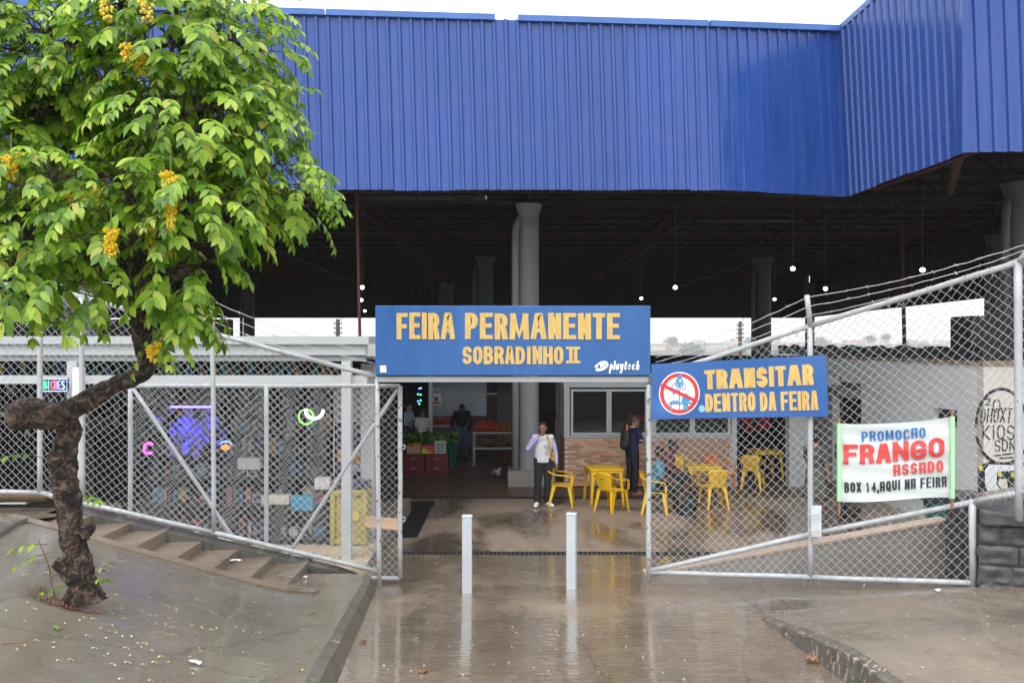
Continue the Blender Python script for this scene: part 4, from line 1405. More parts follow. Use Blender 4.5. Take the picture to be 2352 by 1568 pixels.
for j in range(nv):
    for i in range(nu):
        a = j * (nu + 1) + i
        b.f.append((a, a + 1, a + nu + 2, a + nu + 1)); b.m.append(0)
        b.f.append((o_ + a, o_ + a + nu + 1, o_ + a + nu + 2, o_ + a + 1)); b.m.append(0)
b.build('panel', M('sign_blue_sheet', (.026, .11, .34), .28, var=.12, vs=1.5), sg2, world=True, smooth=True)
ax, ay = 1 / 401., 1 / 134.
def U2(x): return (x - 1497) / 401.
b = MB()
S2f = lambda u, v, h: S2(u, v, h)
write(b, 'TRANSITAR', U2(1618), U2(1868), .50, .84, 12 * ax, 9 * ay, S2f, gap=.10, jit=.01, seed=6, widths={'A': 1.25, 'I': .5}, vslope=.04)
write(b, 'DENTRO DA FEIRA', U2(1618), U2(1876), .11, .43, 7.6 * ax, 7 * ay, S2f, gap=.12, jit=.01, seed=7, space=.35, vslope=.0)
b.build('lettering', GOLD, sg2, world=True)
cu, cv = U2(1560), .455
def circ(b, r0, r1, lift, n=48, m=6):
    base = len(b.v)
    for k in range(m + 1):
        r = lerp(r0, r1, k / m)
        for i in range(n): b.v.append(tuple(S2(cu + r * ax * math.cos(2 * math.pi * i / n), cv + r * ay * math.sin(2 * math.pi * i / n) * 1.1, lift)))
    for k in range(m):
        for i in range(n):
            a, c = base + k * n + i, base + k * n + (i + 1) % n
            b.f.append((a, c, c + n, a + n)); b.m.append(0)
b = MB(); circ(b, 43.5, 46.5, .006, m=2); b.build('roundel_edge', WHITE, sg2, world=True)
b = MB(); circ(b, 35.5, 44, .008, m=2); b.build('roundel_ring', REDP, sg2, world=True)
b = MB(); circ(b, .5, 36, .0065, m=8); b.build('roundel_face', WHITE, sg2, world=True)
def C2(x, y): return (cu + x * ax, cv - y * ay * 1.08)
b = MB()
for ox, oy in ((-9, -15), (9, -15)):
    ribbon(b, [C2(ox + 7 * math.cos(t * .524), oy + 7 * math.sin(t * .524)) for t in range(13)], .9 * ax, .9 * ay, S2, .0125)
for pts, w_ in (([(-9, -15), (-2, -24), (7, -24), (9, -15)], 1.0), ([(-2, -24), (1, -15), (9, -15)], .9), ([(-5, -27), (3, -37)], 3.4), ([(3, -36), (7, -30), (8, -25)], 1.6), ([(-5, -26), (3, -23), (1, -15)], 2.0), ([(5, -40), (6.5, -41)], 3.2),
               ([(-24, 22), (26, 22)], 1.6), ([(-19, 22), (-19, 36)], 1.5), ([(0, -4), (0, 36)], 1.2), ([(-14, 0), (-8, -5), (0, -6)], 1.8), ([(14, 8), (14, 22)], 5.0), ([(11, 22), (11, 36)], 2.2), ([(17, 22), (17, 36)], 2.2), ([(8, 10), (6, 20)], 1.3), ([(20, 10), (22, 20)], 1.3), ([(13, 4), (15, 4)], 3.5), ([(-20, 19), (-14, 17)], 2), ([(-12, 18), (-4, 18)], 2)):
    ribbon(b, [C2(*p) for p in pts], w_ * ax, w_ * ay, S2, .012 + .0003 * (len(b.f) % 5))
b.build('pictogram', PICT, sg2, world=True)
b = MB(); ribbon(b, [C2(-38, -18), C2(38, 16)], 4.2 * ax, 4.2 * ay, S2, .015); b.build('roundel_bar', REDP, sg2, world=True)
b = MB(); n = 16
b.v.append(tuple(S2(U2(1610), .17, .006)))
for i in range(n): b.v.append(tuple(S2(U2(1610) + 7.5 * ax * math.cos(i * 2 * math.pi / n), .17 + 8.5 * ay * math.sin(i * 2 * math.pi / n), .006)))
for i in range(n): b.f.append((0, 1 + i, 1 + (i + 1) % n)); b.m.append(0)
b.build('round_sticker', M('sky_sticker', (.25, .52, .72), .5, var=.25, vs=30), sg2, world=True)

# ---- cloth banner FRANGO ASSADO
bn = thing('cloth_banner', 'white cloth banner advertising roast chicken tied to the right fence', 'banner', (4.0, 8.5, 1.6))
def S3(u, v, h):
    xl, xr = lerp(1925, 1924, v), lerp(2189, 2185, v)
    x = lerp(xl, xr, u)
    yt = lerp(972, 957, u) + 7 * math.sin(u * math.pi) * 1.0 + 3 * math.sin(u * 9)* (1-u)*.3
    yb = lerp(1152, 1143, u) + 2 * math.sin(u * 6)
    y = lerp(yb, yt, v)
    d = RPd(x) - .075
    wr = .010 * math.sin(u * 5 + v * 4) + .007 * math.sin(u * 3 - v * 13 + 1) * (v > .5) + .005 * math.sin(v * 26 + u * 6)
    return P(x, y, d) + Vector((-.48, -.87, 0)) * (h + wr)
def grid(S, nu, nv, th):
    b = MB()
    for s_ in (0, 1):
        for j in range(nv + 1):
            for i in range(nu + 1): b.v.append(tuple(S(i / nu, j / nv, -th * s_)))
    o_ = (nu + 1) * (nv + 1)
    for j in range(nv):
        for i in range(nu):
            a = j * (nu + 1) + i
            b.f.append((a, a + 1, a + nu + 2, a + nu + 1)); b.m.append(0)
            b.f.append((o_ + a, o_ + a + nu + 1, o_ + a + nu + 2, o_ + a + 1)); b.m.append(0)
    return b
grid(S3, 44, 34, .003).build('cloth', M('banner_cloth', (.60, .66, .65), .8, var=.05), bn, world=True, smooth=True)
ax, ay = 1 / 262., 1 / 182.
def U3(x): return (x - 1925) / 262.
BLU3 = M('banner_blue_paint', (.03, .16, .48), .6, var=.25, vs=12); RED3 = M('banner_red_paint', (.66, .06, .06), .6, var=.15, vs=10); BLK3 = M('banner_black_paint', (.025, .025, .035), .6)
b = MB(); write(b, 'PROMOC@O', U3(1980), U3(2127), .775, .905, 4.6 * ax, 3.0 * ay, S3, gap=.3, seed=8, jit=.03, vslope=.02, widths={'M': 1.3}, lift=.010)
ribbon(b, [(U3(2078), .79), (U3(2081), .765), (U3(2077), .755)], 1.2 * ax, 1.2 * ay, S3, .007)
b.build('lettering', BLU3, bn, world=True)
b = MB(); write(b, 'FRANGO', U3(1938), U3(2170), .485, .735, 12 * ax, 9 * ay, S3, gap=.13, seed=9, jit=.02, vslope=.035, lift=.010, widths={'N': 1.1, 'G': 1.1, 'O': 1.1})
b.build('lettering', RED3, bn, world=True)
b = MB(); write(b, '@SS@DO', U3(2052), U3(2166), .315, .46, 6.0 * ax, 3.6 * ay, S3, gap=.25, seed=10, jit=.02, vslope=.03, lift=.010)
b.build('lettering', RED3, bn, world=True)
b = MB(); write(b, 'BOX 14,@QUI N@ FEIR@', U3(1940), U3(2173), .125, .255, 4.4 * ax, 3.0 * ay, S3, gap=.26, seed=11, jit=.02, vslope=.012, lift=.010, space=.45)
b.build('lettering', BLK3, bn, world=True)
GT = M('green_tape', (.42, .74, .44), .5, var=.1)
STK = M('wood_stake', (.30, .16, .09), .8)
for u, x, y0, y1 in ((0, 1927, 960, 1180), (1, 2187, 940, 1166)):
    q0, q1 = P(x, y1, RPd(x) - .09), P(x, y0, RPd(x) - .09)
    MB().bar(q0, q1, .022, .018, Vector((0, 1, 0))).build('stake', STK, bn, world=True)
    t0, t1 = P(x, 1150 - 6 * u, RPd(x) - .1), P(x, 972 - 16 * u, RPd(x) - .1)
    MB().bar(t0, t1, .036, .03, Vector((0, 1, 0))).build('tape_edge', GT, bn, world=True)

# ---- graffiti sprayed on the beige end wall
gfl = 13.597
S4 = planar((7.75, gfl, 0), (1, 0, 0), (0, 0, 1))
def U4(x): return (x - CX) / F * gfl - 7.75
def V4(y): return H - (y - HY) / F * gfl
SPR = M('black_spray', (.025, .025, .028), .7, var=.5, vs=4); SPW = M('white_spray', (.72, .73, .76), .7, var=.05); SPY = M('yellow_spray', (.65, .55, .05), .7)
k4 = gfl / F
gf = MB()
ribbon(gf, [(U4(2300 + 58 * math.cos(R(t))), V4(975 + 82 * math.sin(R(t)) * 1.0)) for t in range(178, 372, 8)], 3.2 * k4, 3.2 * k4, S4, .003)
ribbon(gf, [(U4(2304 + 62 * math.cos(R(t))), V4(985 + 80 * math.sin(R(t)))) for t in range(40, 172, 8)], 3.6 * k4, 3.6 * k4, S4, .0035)
def scr(txt, x0, x1, y0, y1, w_, sl=0): write(gf, txt, U4(x0), U4(x1), V4(y0), V4(y1), w_ * k4, w_ * k4, S4, gap=.25, slant=sl, jit=.08, seed=len(txt), lift=.003)
scr('2', 2264, 2276, 930, 912, 3); scr('O', 2280, 2298, 945, 915, 3); scr('DHOXT', 2250, 2322, 972, 938, 3, .1); scr('KIOS', 2256, 2330, 1008, 974, 3.2); scr('SDN', 2284, 2332, 1036, 1008, 3)
ribbon(gf, [(U4(2286), V4(1046)), (U4(2330), V4(1040))], 1.6 * k4, 1.6 * k4, S4, .0036); ribbon(gf, [(U4(2296), V4(1052)), (U4(2326), V4(1050))], 1.6 * k4, 1.6 * k4, S4, .0036)
gfo = gf.build('graffiti_tag', SPR, world=True); tag(gfo, 'black sprayed scribble in a round bubble on the beige wall', 'graffiti')
lb = thing('graffiti_letter', 'white sprayed block letter edged in black and yellow above the rubble wall', 'graffiti', S4(U4(2300), V4(1145), 0))
def pol(pts, m_, lift, name='spray_fill'):
    MB().add([S4(U4(x), V4(y), lift) for x, y in pts], [tuple(range(len(pts)))]).build(name, m_, lb, world=True)
pol([(2246, 1070), (2270, 1060), (2370, 1062), (2370, 1150), (2246, 1150)], SPR, .0045)
pol([(2262, 1078), (2272, 1066), (2352, 1068), (2354, 1140), (2285, 1142), (2268, 1130), (2262, 1110)], SPW, .006)
pol([(2290, 1082), (2338, 1080), (2340, 1124), (2300, 1128), (2288, 1110)], SPR, .0075)
pol([(2294, 1098), (2312, 1100), (2314, 1122), (2302, 1124), (2292, 1112)], BG, .009)
for cx_, cy_ in ((2252, 1074), (2254, 1138), (2296, 1088), (2326, 1090), (2366, 1080)):
    pol([(cx_ + 5 * math.cos(t), cy_ + 7 * math.sin(t)) for t in [i * .628 for i in range(10)]], SPY, .0105)
# ================================================================== the toy and gadget shop on the left
shp = thing('toy_shop', 'open-fronted shop with grey beams and crowded shelves behind the left fence', 'shop', (-5.5, 11.7, .3))
FT = M('beige_floor_tile', (.46, .36, .26), .45, var=.15, vs=3)
SD = 11.6
slab_ = MB().box(-12, -1.98, 11.0, 16.2, -.1, .29).build('floor', M('tile_joint', (.22, .18, .14), .8), shp, world=True)
tm = MB().rbox(-.215, .215, -.215, .215, 0, .012, .004).mesh('floor_tile', FT)
for i in range(13):
    for j in range(4):
        o = bpy.data.objects.new('floor_tile', tm); COL.objects.link(o); o.parent = slab_
        o.location = Vector((-2.2 - i * .44, 11.22 + j * .44, .291)) - wloc(slab_)
GP = M('shop_grey_paint', (.50, .52, .53), .5, var=.08, vs=2, wear=.78, wcol=(.2, .15, .1), ws=6)
def PZ(y, d): return H - (y - HY) / F * d
def PX(x, d): return (x - CX) / F * d
xr = PX(850, SD)
MB().box(-13, xr, SD - .12, SD + 5, PZ(790, SD), PZ(772, SD)).build('roof_edge', M('pale_roof_edge', (.46, .48, .49), .5, var=.08), shp, world=True)
MB().box(-13, xr - .05, SD - .06, SD + .1, PZ(815, SD), PZ(790.5, SD)).build('gutter', GP, shp, world=True)
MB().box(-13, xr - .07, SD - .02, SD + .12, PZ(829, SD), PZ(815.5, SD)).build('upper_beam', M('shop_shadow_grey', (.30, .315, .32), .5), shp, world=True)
MB().box(-13, xr - .04, SD - .03, SD + .1, PZ(881, SD), PZ(862, SD)).build('lower_beam', GP, shp, world=True)
for x, d, w_, z0, z1 in ((797, SD - .05, .13, .30, PZ(829, SD)), (171, SD - .05, .14, .30, PZ(829, SD)), (846, 13.0, .2, .0, 3.1)):
    X_ = PX(x, d)
    MB().box(X_ - w_ / 2, X_ + w_ / 2, d - w_ / 2, d + w_ / 2, z0, z1).build('post', GP, shp, world=True)
MB().box(PX(766, 13.1), PX(838, 13.1), 13.1, 13.16, 1.05, PZ(892, 13.1)).build('side_panel', M('pale_side_panel', (.36, .38, .40), .5, var=.1), shp, world=True)
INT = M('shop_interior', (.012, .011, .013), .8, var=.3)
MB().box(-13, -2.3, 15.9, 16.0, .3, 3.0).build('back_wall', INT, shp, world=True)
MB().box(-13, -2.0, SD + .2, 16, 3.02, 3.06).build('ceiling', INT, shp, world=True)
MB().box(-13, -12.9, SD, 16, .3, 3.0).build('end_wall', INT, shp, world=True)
MB().box(-13.4, -7.0, SD + .3, SD + .4, 1.0, 1.04).build('counter_edge', GP, shp, world=True)
# white rain pipe at the shop post
b = MB(); X_ = PX(181, 10.6)
b.tube([(X_, 10.6, 3.0), (X_, 10.6, 1.55), (X_ - .03, 10.57, 1.44), (X_ - .1, 10.5, 1.36)], .075, 12)
tag(b.build('rain_pipe', M('white_plastic_pipe', (.62, .64, .66), .4, var=.06), world=True, smooth=True), 'white plastic rain pipe with bent foot behind the tree trunk', 'pipe')
# shelves full of boxed goods: nobody could count these
SHF = M('shelf_grey', (.05, .05, .055), .5)
random.seed(31)
pal = [(.20, .21, .22), (.28, .28, .28), (.05, .07, .13), (.20, .07, .06), (.07, .14, .20), (.05, .05, .06), (.22, .19, .16), (.07, .08, .10), (.22, .19, .09), (.03, .03, .035), (.17, .18, .21), (.09, .05, .07)]
PAL = [M('packaging_%d' % i, c, .5, var=.7, vs=22) for i, c in enumerate(pal)]
su = thing('shelf_unit', 'wide stepped shelf unit packed with goods at the shop front', 'shelf', (-4.4, 12.7, .3))
goods = MB()
for (y, z, dep) in ((12.35, .42, .5), (12.65, .86, .42), (12.95, 1.22, .38), (13.25, 1.55, .36), (13.5, 1.88, .34)):
    x0, x1 = PX(345, y), PX(757, y)
    MB().box(x0 - .05, x1 + .05, y - .02, y + dep, z - .03, z).build('shelf', SHF, su, world=True)
    x = x0
    while x < x1 - .1:
        w_ = random.choice([.06, .08, .10, .14, .18]); hh = random.uniform(.09, .26)
        if x + w_ > x1: break
        if random.random() < .90:
            goods.cm = random.randrange(len(PAL)); yy = y + random.uniform(0, .08)
            k = random.random()
            if k < .7: goods.rbox(x + .006, x + w_ - .006, yy, yy + .16, z + .001, z + hh, .006)
            elif k < .85: goods.lathe([(w_ * .3, 0), (w_ * .42, hh * .2), (w_ * .42, hh * .7), (w_ * .2, hh * .85), (w_ * .2, hh)], (x + w_ / 2, yy + .1, z + .001), 10)
            else: goods.ell((x + w_ / 2, yy + .1, z + hh * .45), w_ * .4, w_ * .4, hh * .45, 10, 6)
            if k < .5:   # printed front
                goods.cm = random.randrange(len(PAL)); goods.box(x + w_ * .2, x + w_ * .8, yy - .004, yy - .002, z + hh * .25, z + hh * .8)
        x += w_ + random.uniform(.0, .03)
b = goods.build('boxed_goods', PAL, world=True); b['kind'] = 'stuff'; b['label'] = 'jumble of small boxed goods and bottles on the shop shelves'
# hanging packets on the back wall
hang = MB()
for i in range(230):
    x, y = random.uniform(-9.2, -2.7), 15.4 - random.random() * .9
    z = random.uniform(1.5, 2.75); w_ = random.uniform(.06, .16); hh = random.uniform(.1, .3)
    hang.cm = random.randrange(len(PAL)); hang.rbox(x, x + w_, y, y + .04, z, z + hh, .008)
b = hang.build('hanging_packets', PAL, world=True); b['kind'] = 'stuff'; b['label'] = 'many small packets hanging at the back of the shop'
# a few goods that stand out
def item(name, x0, y0, x1, y1, d, m_, lab, cat, dep=.18):
    tag(MB().rbox(PX(x0, d), PX(x1, d), d, d + dep, PZ(y1, d), PZ(y0, d), .01).build(name, m_, world=True, angle=30), lab, cat)
item('boxed_toy', 668, 1140, 718, 1172, 12.3, M('cyan_box', (.05, .26, .42), .5, var=.3, vs=9), 'bright cyan box on the low shelf near the yellow freezer', 'box')
item('boxed_toy', 722, 1098, 756, 1124, 12.25, M('white_printed_box', (.55, .52, .5), .5, var=.4, vs=18), 'white printed box beside the lower end of the poster', 'box')
item('boxed_toy', 600, 1138, 664, 1158, 12.3, M('cream_printed_box', (.50, .46, .38), .5, var=.4, vs=14), 'long cream printed box left of the cyan box', 'box')
item('boxed_toy', 545, 1052, 596, 1078, 12.6, M('pale_grey_box', (.46, .46, .46), .5, var=.2, vs=9), 'plain pale grey box under the orange lamp', 'box')
# glowing things
def ring(x, y, d, rx, ry, m_, lab, a0=0, a1=360, th=.012):
    p = P(x, y, d); s_ = d / F
    pts = [p + Vector((rx * s_ * math.cos(R(t)), 0, ry * s_ * math.sin(R(t)))) for t in range(a0, a1 + 1, 15)]
    tag(MB().tube(pts, th, 8).build('neon_ring', m_, world=True, smooth=True), lab, 'light ring')
ring(703, 957, 12.0, 17, 17, EM('neon_green', (.25, .95, .12), 1.2), 'green glowing ring hanging in the shop')
ring(722, 942, 11.9, 20, 19, EM('neon_white', (1, 1, .9), 2.0), 'white glowing crescent overlapping the green ring', 170, 370, .022)
ring(342, 1029, 12.0, 11, 12, EM('neon_pink', (1, .08, .9), 1.6), 'pink glowing crescent low in the shop', 40, 320, .018)
p = P(518, 1027, 12.2)
tag(MB().ell(p, .07, .06, .045, 12, 8).build('toy_lamp', EM('orange_lamp', (1, .25, .03), .9), world=True, smooth=True), 'small orange lamp under a blue arc in the shop', 'lamp')
ring(519, 1022, 12.15, 13, 9, EM('neon_blue', (.25, .5, 1), 1.2), 'blue glowing arc above the orange lamp', 10, 170, .010)
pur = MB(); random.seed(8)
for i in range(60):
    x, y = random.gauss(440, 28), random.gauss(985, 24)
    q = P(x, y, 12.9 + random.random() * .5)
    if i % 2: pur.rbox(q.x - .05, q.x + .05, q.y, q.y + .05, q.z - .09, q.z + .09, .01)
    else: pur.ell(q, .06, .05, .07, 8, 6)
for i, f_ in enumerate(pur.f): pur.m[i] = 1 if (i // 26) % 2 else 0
o = pur.build('violet_toys', [M('violet_toy_wrap', (.14, .12, .5), .4, var=.3), EM('violet_glow_toy', (.10, .08, .95), .4)], world=True, smooth=False); o['kind'] = 'stuff'; o['label'] = 'cluster of toys under violet light'  # violet light put into part of the toys as their own glow
vt = thing('violet_lamp', 'violet strip lamp shining on toys in the middle of the shop', 'lamp', P(440, 934, 12.55))
MB().tube([(-.32, 0, 0), (.32, 0, 0)], .016, 8).build('tube', EM('violet_tube', (.28, .20, 1), 2.5), vt)
MB().box(-.34, .34, .0, .06, .018, .05).build('fitting', BLK, vt)
# LED matrix sign
ls = thing('led_sign', 'small LED sign with coloured strokes glowing behind the left fence post', 'sign', P(125, 899, 11.3))
d = 11.3; s_ = d / F
MB().box(-30 * s_, 30 * s_, .0, .04, 0, 30 * s_).build('panel', BLK, ls)
b = MB(); b.tube([(-29 * s_, -.006, 1 * s_), (29 * s_, -.006, 1 * s_), (29 * s_, -.006, 29 * s_), (-29 * s_, -.006, 29 * s_), (-29 * s_, -.006, 1 * s_)], .006, 5)
b.build('border', EM('led_border', (.35, .45, 1), 1.6), ls)
for i, (c, nm) in enumerate((((.05, 1, .35), 'green'), ((.1, 1, .6), 'mint'), ((1, .08, .08), 'red'), ((1, .15, .6), 'rose'), ((.25, .3, 1), 'indigo'), ((.3, .6, 1), 'sky'))):
    x0 = -24 * s_ + i * 8.4 * s_; b = MB()
    for st_ in G['NICHES'[i]]:
        for q, r_ in zip(st_[:-1], st_[1:]): b.tube([(x0 + q[0] * 5 * s_, -.007, (6 + q[1] * 18) * s_), (x0 + r_[0] * 5 * s_, -.007, (6 + r_[1] * 18) * s_)], .006, 4)
    b.build('led_stroke', EM('led_' + nm, c, 1.8), ls)
# poster on the side panel
po_ = thing('poster', 'dark violet poster with orange figure on the grey panel by the shop post', 'poster', (PX(803, 13.05), 13.05, PZ(1105, 13.05)))
d = 13.08
S5 = planar((PX(768, d), d, PZ(1106, d)), (1, 0, 0), (0, 0, 1)); s_ = d / F
def pq(x0, y0, x1, y1, m_, lift, nm='print'):
    MB().add([S5((x - 768) * s_, (1106 - y) * s_, lift) for x, y in ((x0, y1), (x1, y1), (x1, y0), (x0, y0))], [(0, 1, 2, 3)]).build(nm, m_, po_, world=True)
pq(766, 966, 838, 1108, WHITE, .002, 'paper')
pq(768, 968, 836, 1100, M('poster_violet', (.035, .025, .09), .4, var=.4, vs=6), .004)
pq(800, 1035, 832, 1064, M('poster_orange', (.6, .28, .04), .4, var=.5, vs=12), .006)
pq(776, 1030, 790, 1060, M('poster_orange', (.6, .28, .04), .4), .006)
pq(806, 1066, 834, 1082, M('poster_pale', (.45, .42, .55), .4, var=.4, vs=20), .006)
b = MB(); write(b, 'IHEIIT', (772 - 768) * s_, (834 - 768) * s_, (1106 - 992) * s_, (1106 - 984) * s_, 1.4 * s_, 1.2 * s_, S5, lift=.006)
b.build('print', M('poster_white', (.6, .6, .65), .4), po_, world=True)
# yellow freezer
fz = thing('chest_cooler', 'worn yellow upright cooler with clear door beside the shop post', 'cooler', (PX(797, 12.2), 12.3, .3))
YC = M('cooler_yellow', (.42, .35, .09), .4, var=.2, vs=4)
w_ = 41 * 12.2 / F; z1 = PZ(1130, 12.2) - .3
b = MB(); b.rbox(-w_, w_, .05, .55, .03, z1, .03); b.build('body', M('cooler_glass', (.46, .38, .12), .25, var=.25, vs=3), fz, angle=30)
b = MB(); b.rbox(-w_ - .01, -w_ + .06, 0, .06, .02, z1 + .01, .012).rbox(w_ - .06, w_ + .01, 0, .06, .02, z1 + .01, .012).rbox(-w_ + .061, w_ - .061, .0, .06, z1 - .07, z1 + .01, .012).rbox(-w_ + .061, w_ - .061, 0, .06, .02, .10, .012)
b.build('door_frame', YC, fz, angle=30)
MB().rbox(-.0, .15, .03, .048, z1 * .45, z1 * .62, .004).build('sticker', M('cooler_sticker', (.62, .5, .08), .5), fz)
MB().rbox(-w_, w_, .06, .5, z1 + .011, z1 + .10, .02).build('lid', M('cooler_lid', (.05, .06, .09), .4), fz, angle=30)
# streamers strung between the two beams
random.seed(77)
scol = [(.02, .12, .22), (.02, .22, .20), (.38, .25, .03), (.03, .08, .25), (.05, .25, .12), (.30, .20, .03)]
SM = [M('streamer_%d' % i, c, .7, var=.3) for i, c in enumerate(scol)]
sb = MB()
for i in range(150):
    x = random.uniform(-11, PX(775, 11.75)); y = 11.75 + random.random() * .5; z = PZ(829, SD) - .01
    sb.cm = random.randrange(6); L_ = random.uniform(.15, .34); dx = random.uniform(-.12, .12)
    q = [(x + dx * t + .01 * math.sin(t * 9 + i), y, z - L_ * t) for t in (0, .33, .66, 1)]
    for k in range(3):
        a, c = q[k], q[k + 1]
        sb.add([(a[0] - .012, a[1], a[2]), (a[0] + .012, a[1] + .01, a[2]), (c[0] + .012, c[1] + .01, c[2]), (c[0] - .012, c[1], c[2])], [(0, 1, 2, 3)])
o = sb.build('party_streamers', SM, world=True); o['kind'] = 'stuff'; o['label'] = 'blue green and yellow streamers strung under the shop roof'
# dark partition of the hall behind the shop
tag(MB().box(-16, PX(532, 17), 17.0, 17.1, 0, PZ(733, 17)).build('dark_partition', INT, world=True), 'dark panel rising behind the shop roof at the left', 'panel')
# cardboard, mats
CB = M('cardboard', (.42, .27, .16), .85, var=.12, vs=5)
tag(MB().add([P(838, 1183, 11.9), P(914, 1190, 12.0), P(914, 1216, 11.7), P(836, 1208, 11.6)] + [P(838, 1183, 11.9) - Vector((0, 0, .012)), P(914, 1190, 12.0) - Vector((0, 0, .012)), P(914, 1216, 11.7) - Vector((0, 0, .012)), P(836, 1208, 11.6) - Vector((0, 0, .012))],
    [(3, 2, 1, 0), (4, 5, 6, 7), (0, 1, 5, 4), (1, 2, 6, 5), (2, 3, 7, 6), (3, 0, 4, 7)]).build('cardboard_sheet', CB, world=True), 'brown cardboard sheet lying beside the shop floor behind the gate post', 'cardboard')
MT = M('black_rubber_mat', (.018, .018, .02), .5, var=.3, vs=30)
b = MB(); x0, x1, y0, y1 = -2.75, -1.62, 14.1, 17.3
b.box(x0, x1, y0, y1, .006, .016)
for i in range(12):
    for j in range(26):
        b.box(lerp(x0, x1, (i + .15) / 12), lerp(x0, x1, (i + .85) / 12), lerp(y0, y1, (j + .2) / 26), lerp(y0, y1, (j + .8) / 26), .0165, .022)
tag(b.build('rubber_mat', MT, world=True), 'black ribbed rubber mat on the dry floor left of the doorway', 'mat')
# ================================================================== produce stand at the back
def pile(n, c, rx, ry, rz, rad, cols, name, lab, seed, flat=False):
    rnd = random.Random(seed); b = MB(); c = Vector(c)
    for i in range(n):
        u, v = rnd.uniform(-1, 1), rnd.uniform(-1, 1)
        hgt = rz * (1 - .8 * max(abs(u), abs(v)) ** 1.5) if not flat else rz
        b.cm = rnd.randrange(len(cols)); r_ = rad * rnd.uniform(.8, 1.15)
        b.ell(c + Vector((u * rx, v * ry, r_ * .8 + hgt * rnd.random())), r_, r_, r_ * .9, 7, 5)
    o = b.build(name, cols, world=True, smooth=True); o['kind'] = 'stuff'; o['label'] = lab
TOM = [M('tomato_%d' % i, c, .35, var=.15) for i, c in enumerate([(.45, .035, .02), (.5, .07, .03), (.38, .03, .02)])]
ORG = [M('orange_%d' % i, c, .5, var=.15) for i, c in enumerate([(.55, .17, .03), (.5, .24, .03), (.45, .10, .03)])]
LIM = [M('lime_%d' % i, c, .5, var=.2) for i, c in enumerate([(.25, .26, .03), (.40, .33, .04), (.10, .16, .03)])]
MNG = [M('mango_%d' % i, c, .5, var=.2) for i, c in enumerate([(.08, .12, .03), (.20, .08, .03), (.22, .20, .04), (.05, .05, .02)])]
TBL = M('pale_shelf_metal', (.40, .42, .42), .45, var=.1)
def rack(x0, x1, y0, y1, levels, label, legs=True):
    t = thing('produce_rack', label, 'rack', ((x0 + x1) / 2, y0, 0))
    for z in levels: MB().box(x0, x1, y0, y1, z - .05, z).build('shelf', TBL, t, world=True)
    for x in (x0 + .02, x1 - .02):
        for y in (y0 + .02, y1 - .02):
            MB().bar((x, y, 0), (x, y, max(levels) - .051), .035, .035).build('leg', TBL, t, world=True)
RD = 22.4
rx0, rx1 = PX(1086, RD), PX(1200, RD)
rack(rx0, rx1, RD, RD + .8, [.92, .50], 'two-tier white produce rack with tomatoes left of the grey column')
pile(260, (lerp(rx0, rx1, .28), RD + .35, .925), .36, .33, .26, .042, TOM, 'tomatoes', 'heap of red tomatoes on the two-tier rack', 1)
pile(110, (lerp(rx0, rx1, .62), RD + .35, .925), .17, .3, .12, .042, ORG, 'oranges', 'oranges between the tomatoes and limes on the rack', 2)
pile(120, (lerp(rx0, rx1, .86), RD + .35, .925), .17, .3, .12, .042, LIM, 'limes', 'yellow-green limes at the right of the rack', 3)
pile(220, ((rx0 + rx1) / 2, RD + .35, .505), .6, .3, .12, .045, MNG, 'mangoes', 'mottled green mangoes on the lower shelf of the rack', 4, True)
# left tomato table
TD = 24.2
rack(PX(955, TD), PX(1037, TD), TD, TD + .7, [.93], 'white table of tomatoes behind the leafy greens')
pile(150, (PX(1010, TD), TD + .3, .932), .33, .28, .16, .042, TOM, 'tomatoes', 'red tomatoes on the table behind the greens', 6)
# table with green cloth and leafy greens
GD = 21.9
gt = thing('greens_table', 'low table draped with green cloth and heaped with leafy vegetables', 'table', (PX(980, GD), GD, 0))
GC = M('green_tablecloth', (.015, .13, .075), .7, var=.2, vs=6)
MB().box(PX(915, GD), PX(1046, GD), GD, GD + .9, .60, .64).build('table_top', GC, gt, world=True)
b = MB(); x1_ = PX(1046, GD)
for i in range(14):
    a0, a1 = i / 14, (i + 1) / 14
    q = []
    for t in (a0, a1):
        q.append((lerp(PX(1022, GD), x1_ + .02, t) + 0, GD - .03 + .025 * math.sin(t * 22), .02 + .12 * (t > .8) * (t - .8) * 5))
    b.add([q[0], q[1], (q[1][0], q[1][1] + .02, .66), (q[0][0], q[0][1] + .02, .66)], [(0, 1, 2, 3)])
b.build('cloth_drop', GC, gt, world=True, smooth=True)
for x in (920, 1040):
    MB().bar((PX(x, GD), GD + .1, 0), (PX(x, GD), GD + .1, .599), .05, .05).build('leg', TBL, gt, world=True)
LV = [M('lettuce_%d' % i, c, .6, var=.3, vs=9) for i, c in enumerate([(.05, .13, .02), (.12, .24, .04), (.03, .08, .02), (.17, .28, .06)])]
rnd = random.Random(9); b = MB()
for i in range(700):
    x = PX(rnd.uniform(912, 1048), GD); y = GD + rnd.uniform(.0, .8); z = .66 + rnd.random() * .22
    c = Vector((x, y, z)); b.cm = (3 if x > -2.2 and rnd.random() < .5 else rnd.randrange(3))
    e = Vector((rnd.uniform(-1, 1), rnd.uniform(-1, .3), rnd.uniform(-.2, 1))).normalized() * rnd.uniform(.05, .1)
    f_ = e.cross(Vector((rnd.uniform(-1, 1), rnd.uniform(-1, 1), rnd.uniform(-1, 1)))).normalized() * .045
    b.add([c - e, c + f_ - e * .2, c + e, c - f_ + Vector((0, 0, .02))], [(0, 1, 2), (0, 2, 3)])
o = b.build('leafy_greens', LV, world=True); o['kind'] = 'stuff'; o['label'] = 'heap of lettuce and leafy greens on the green cloth'
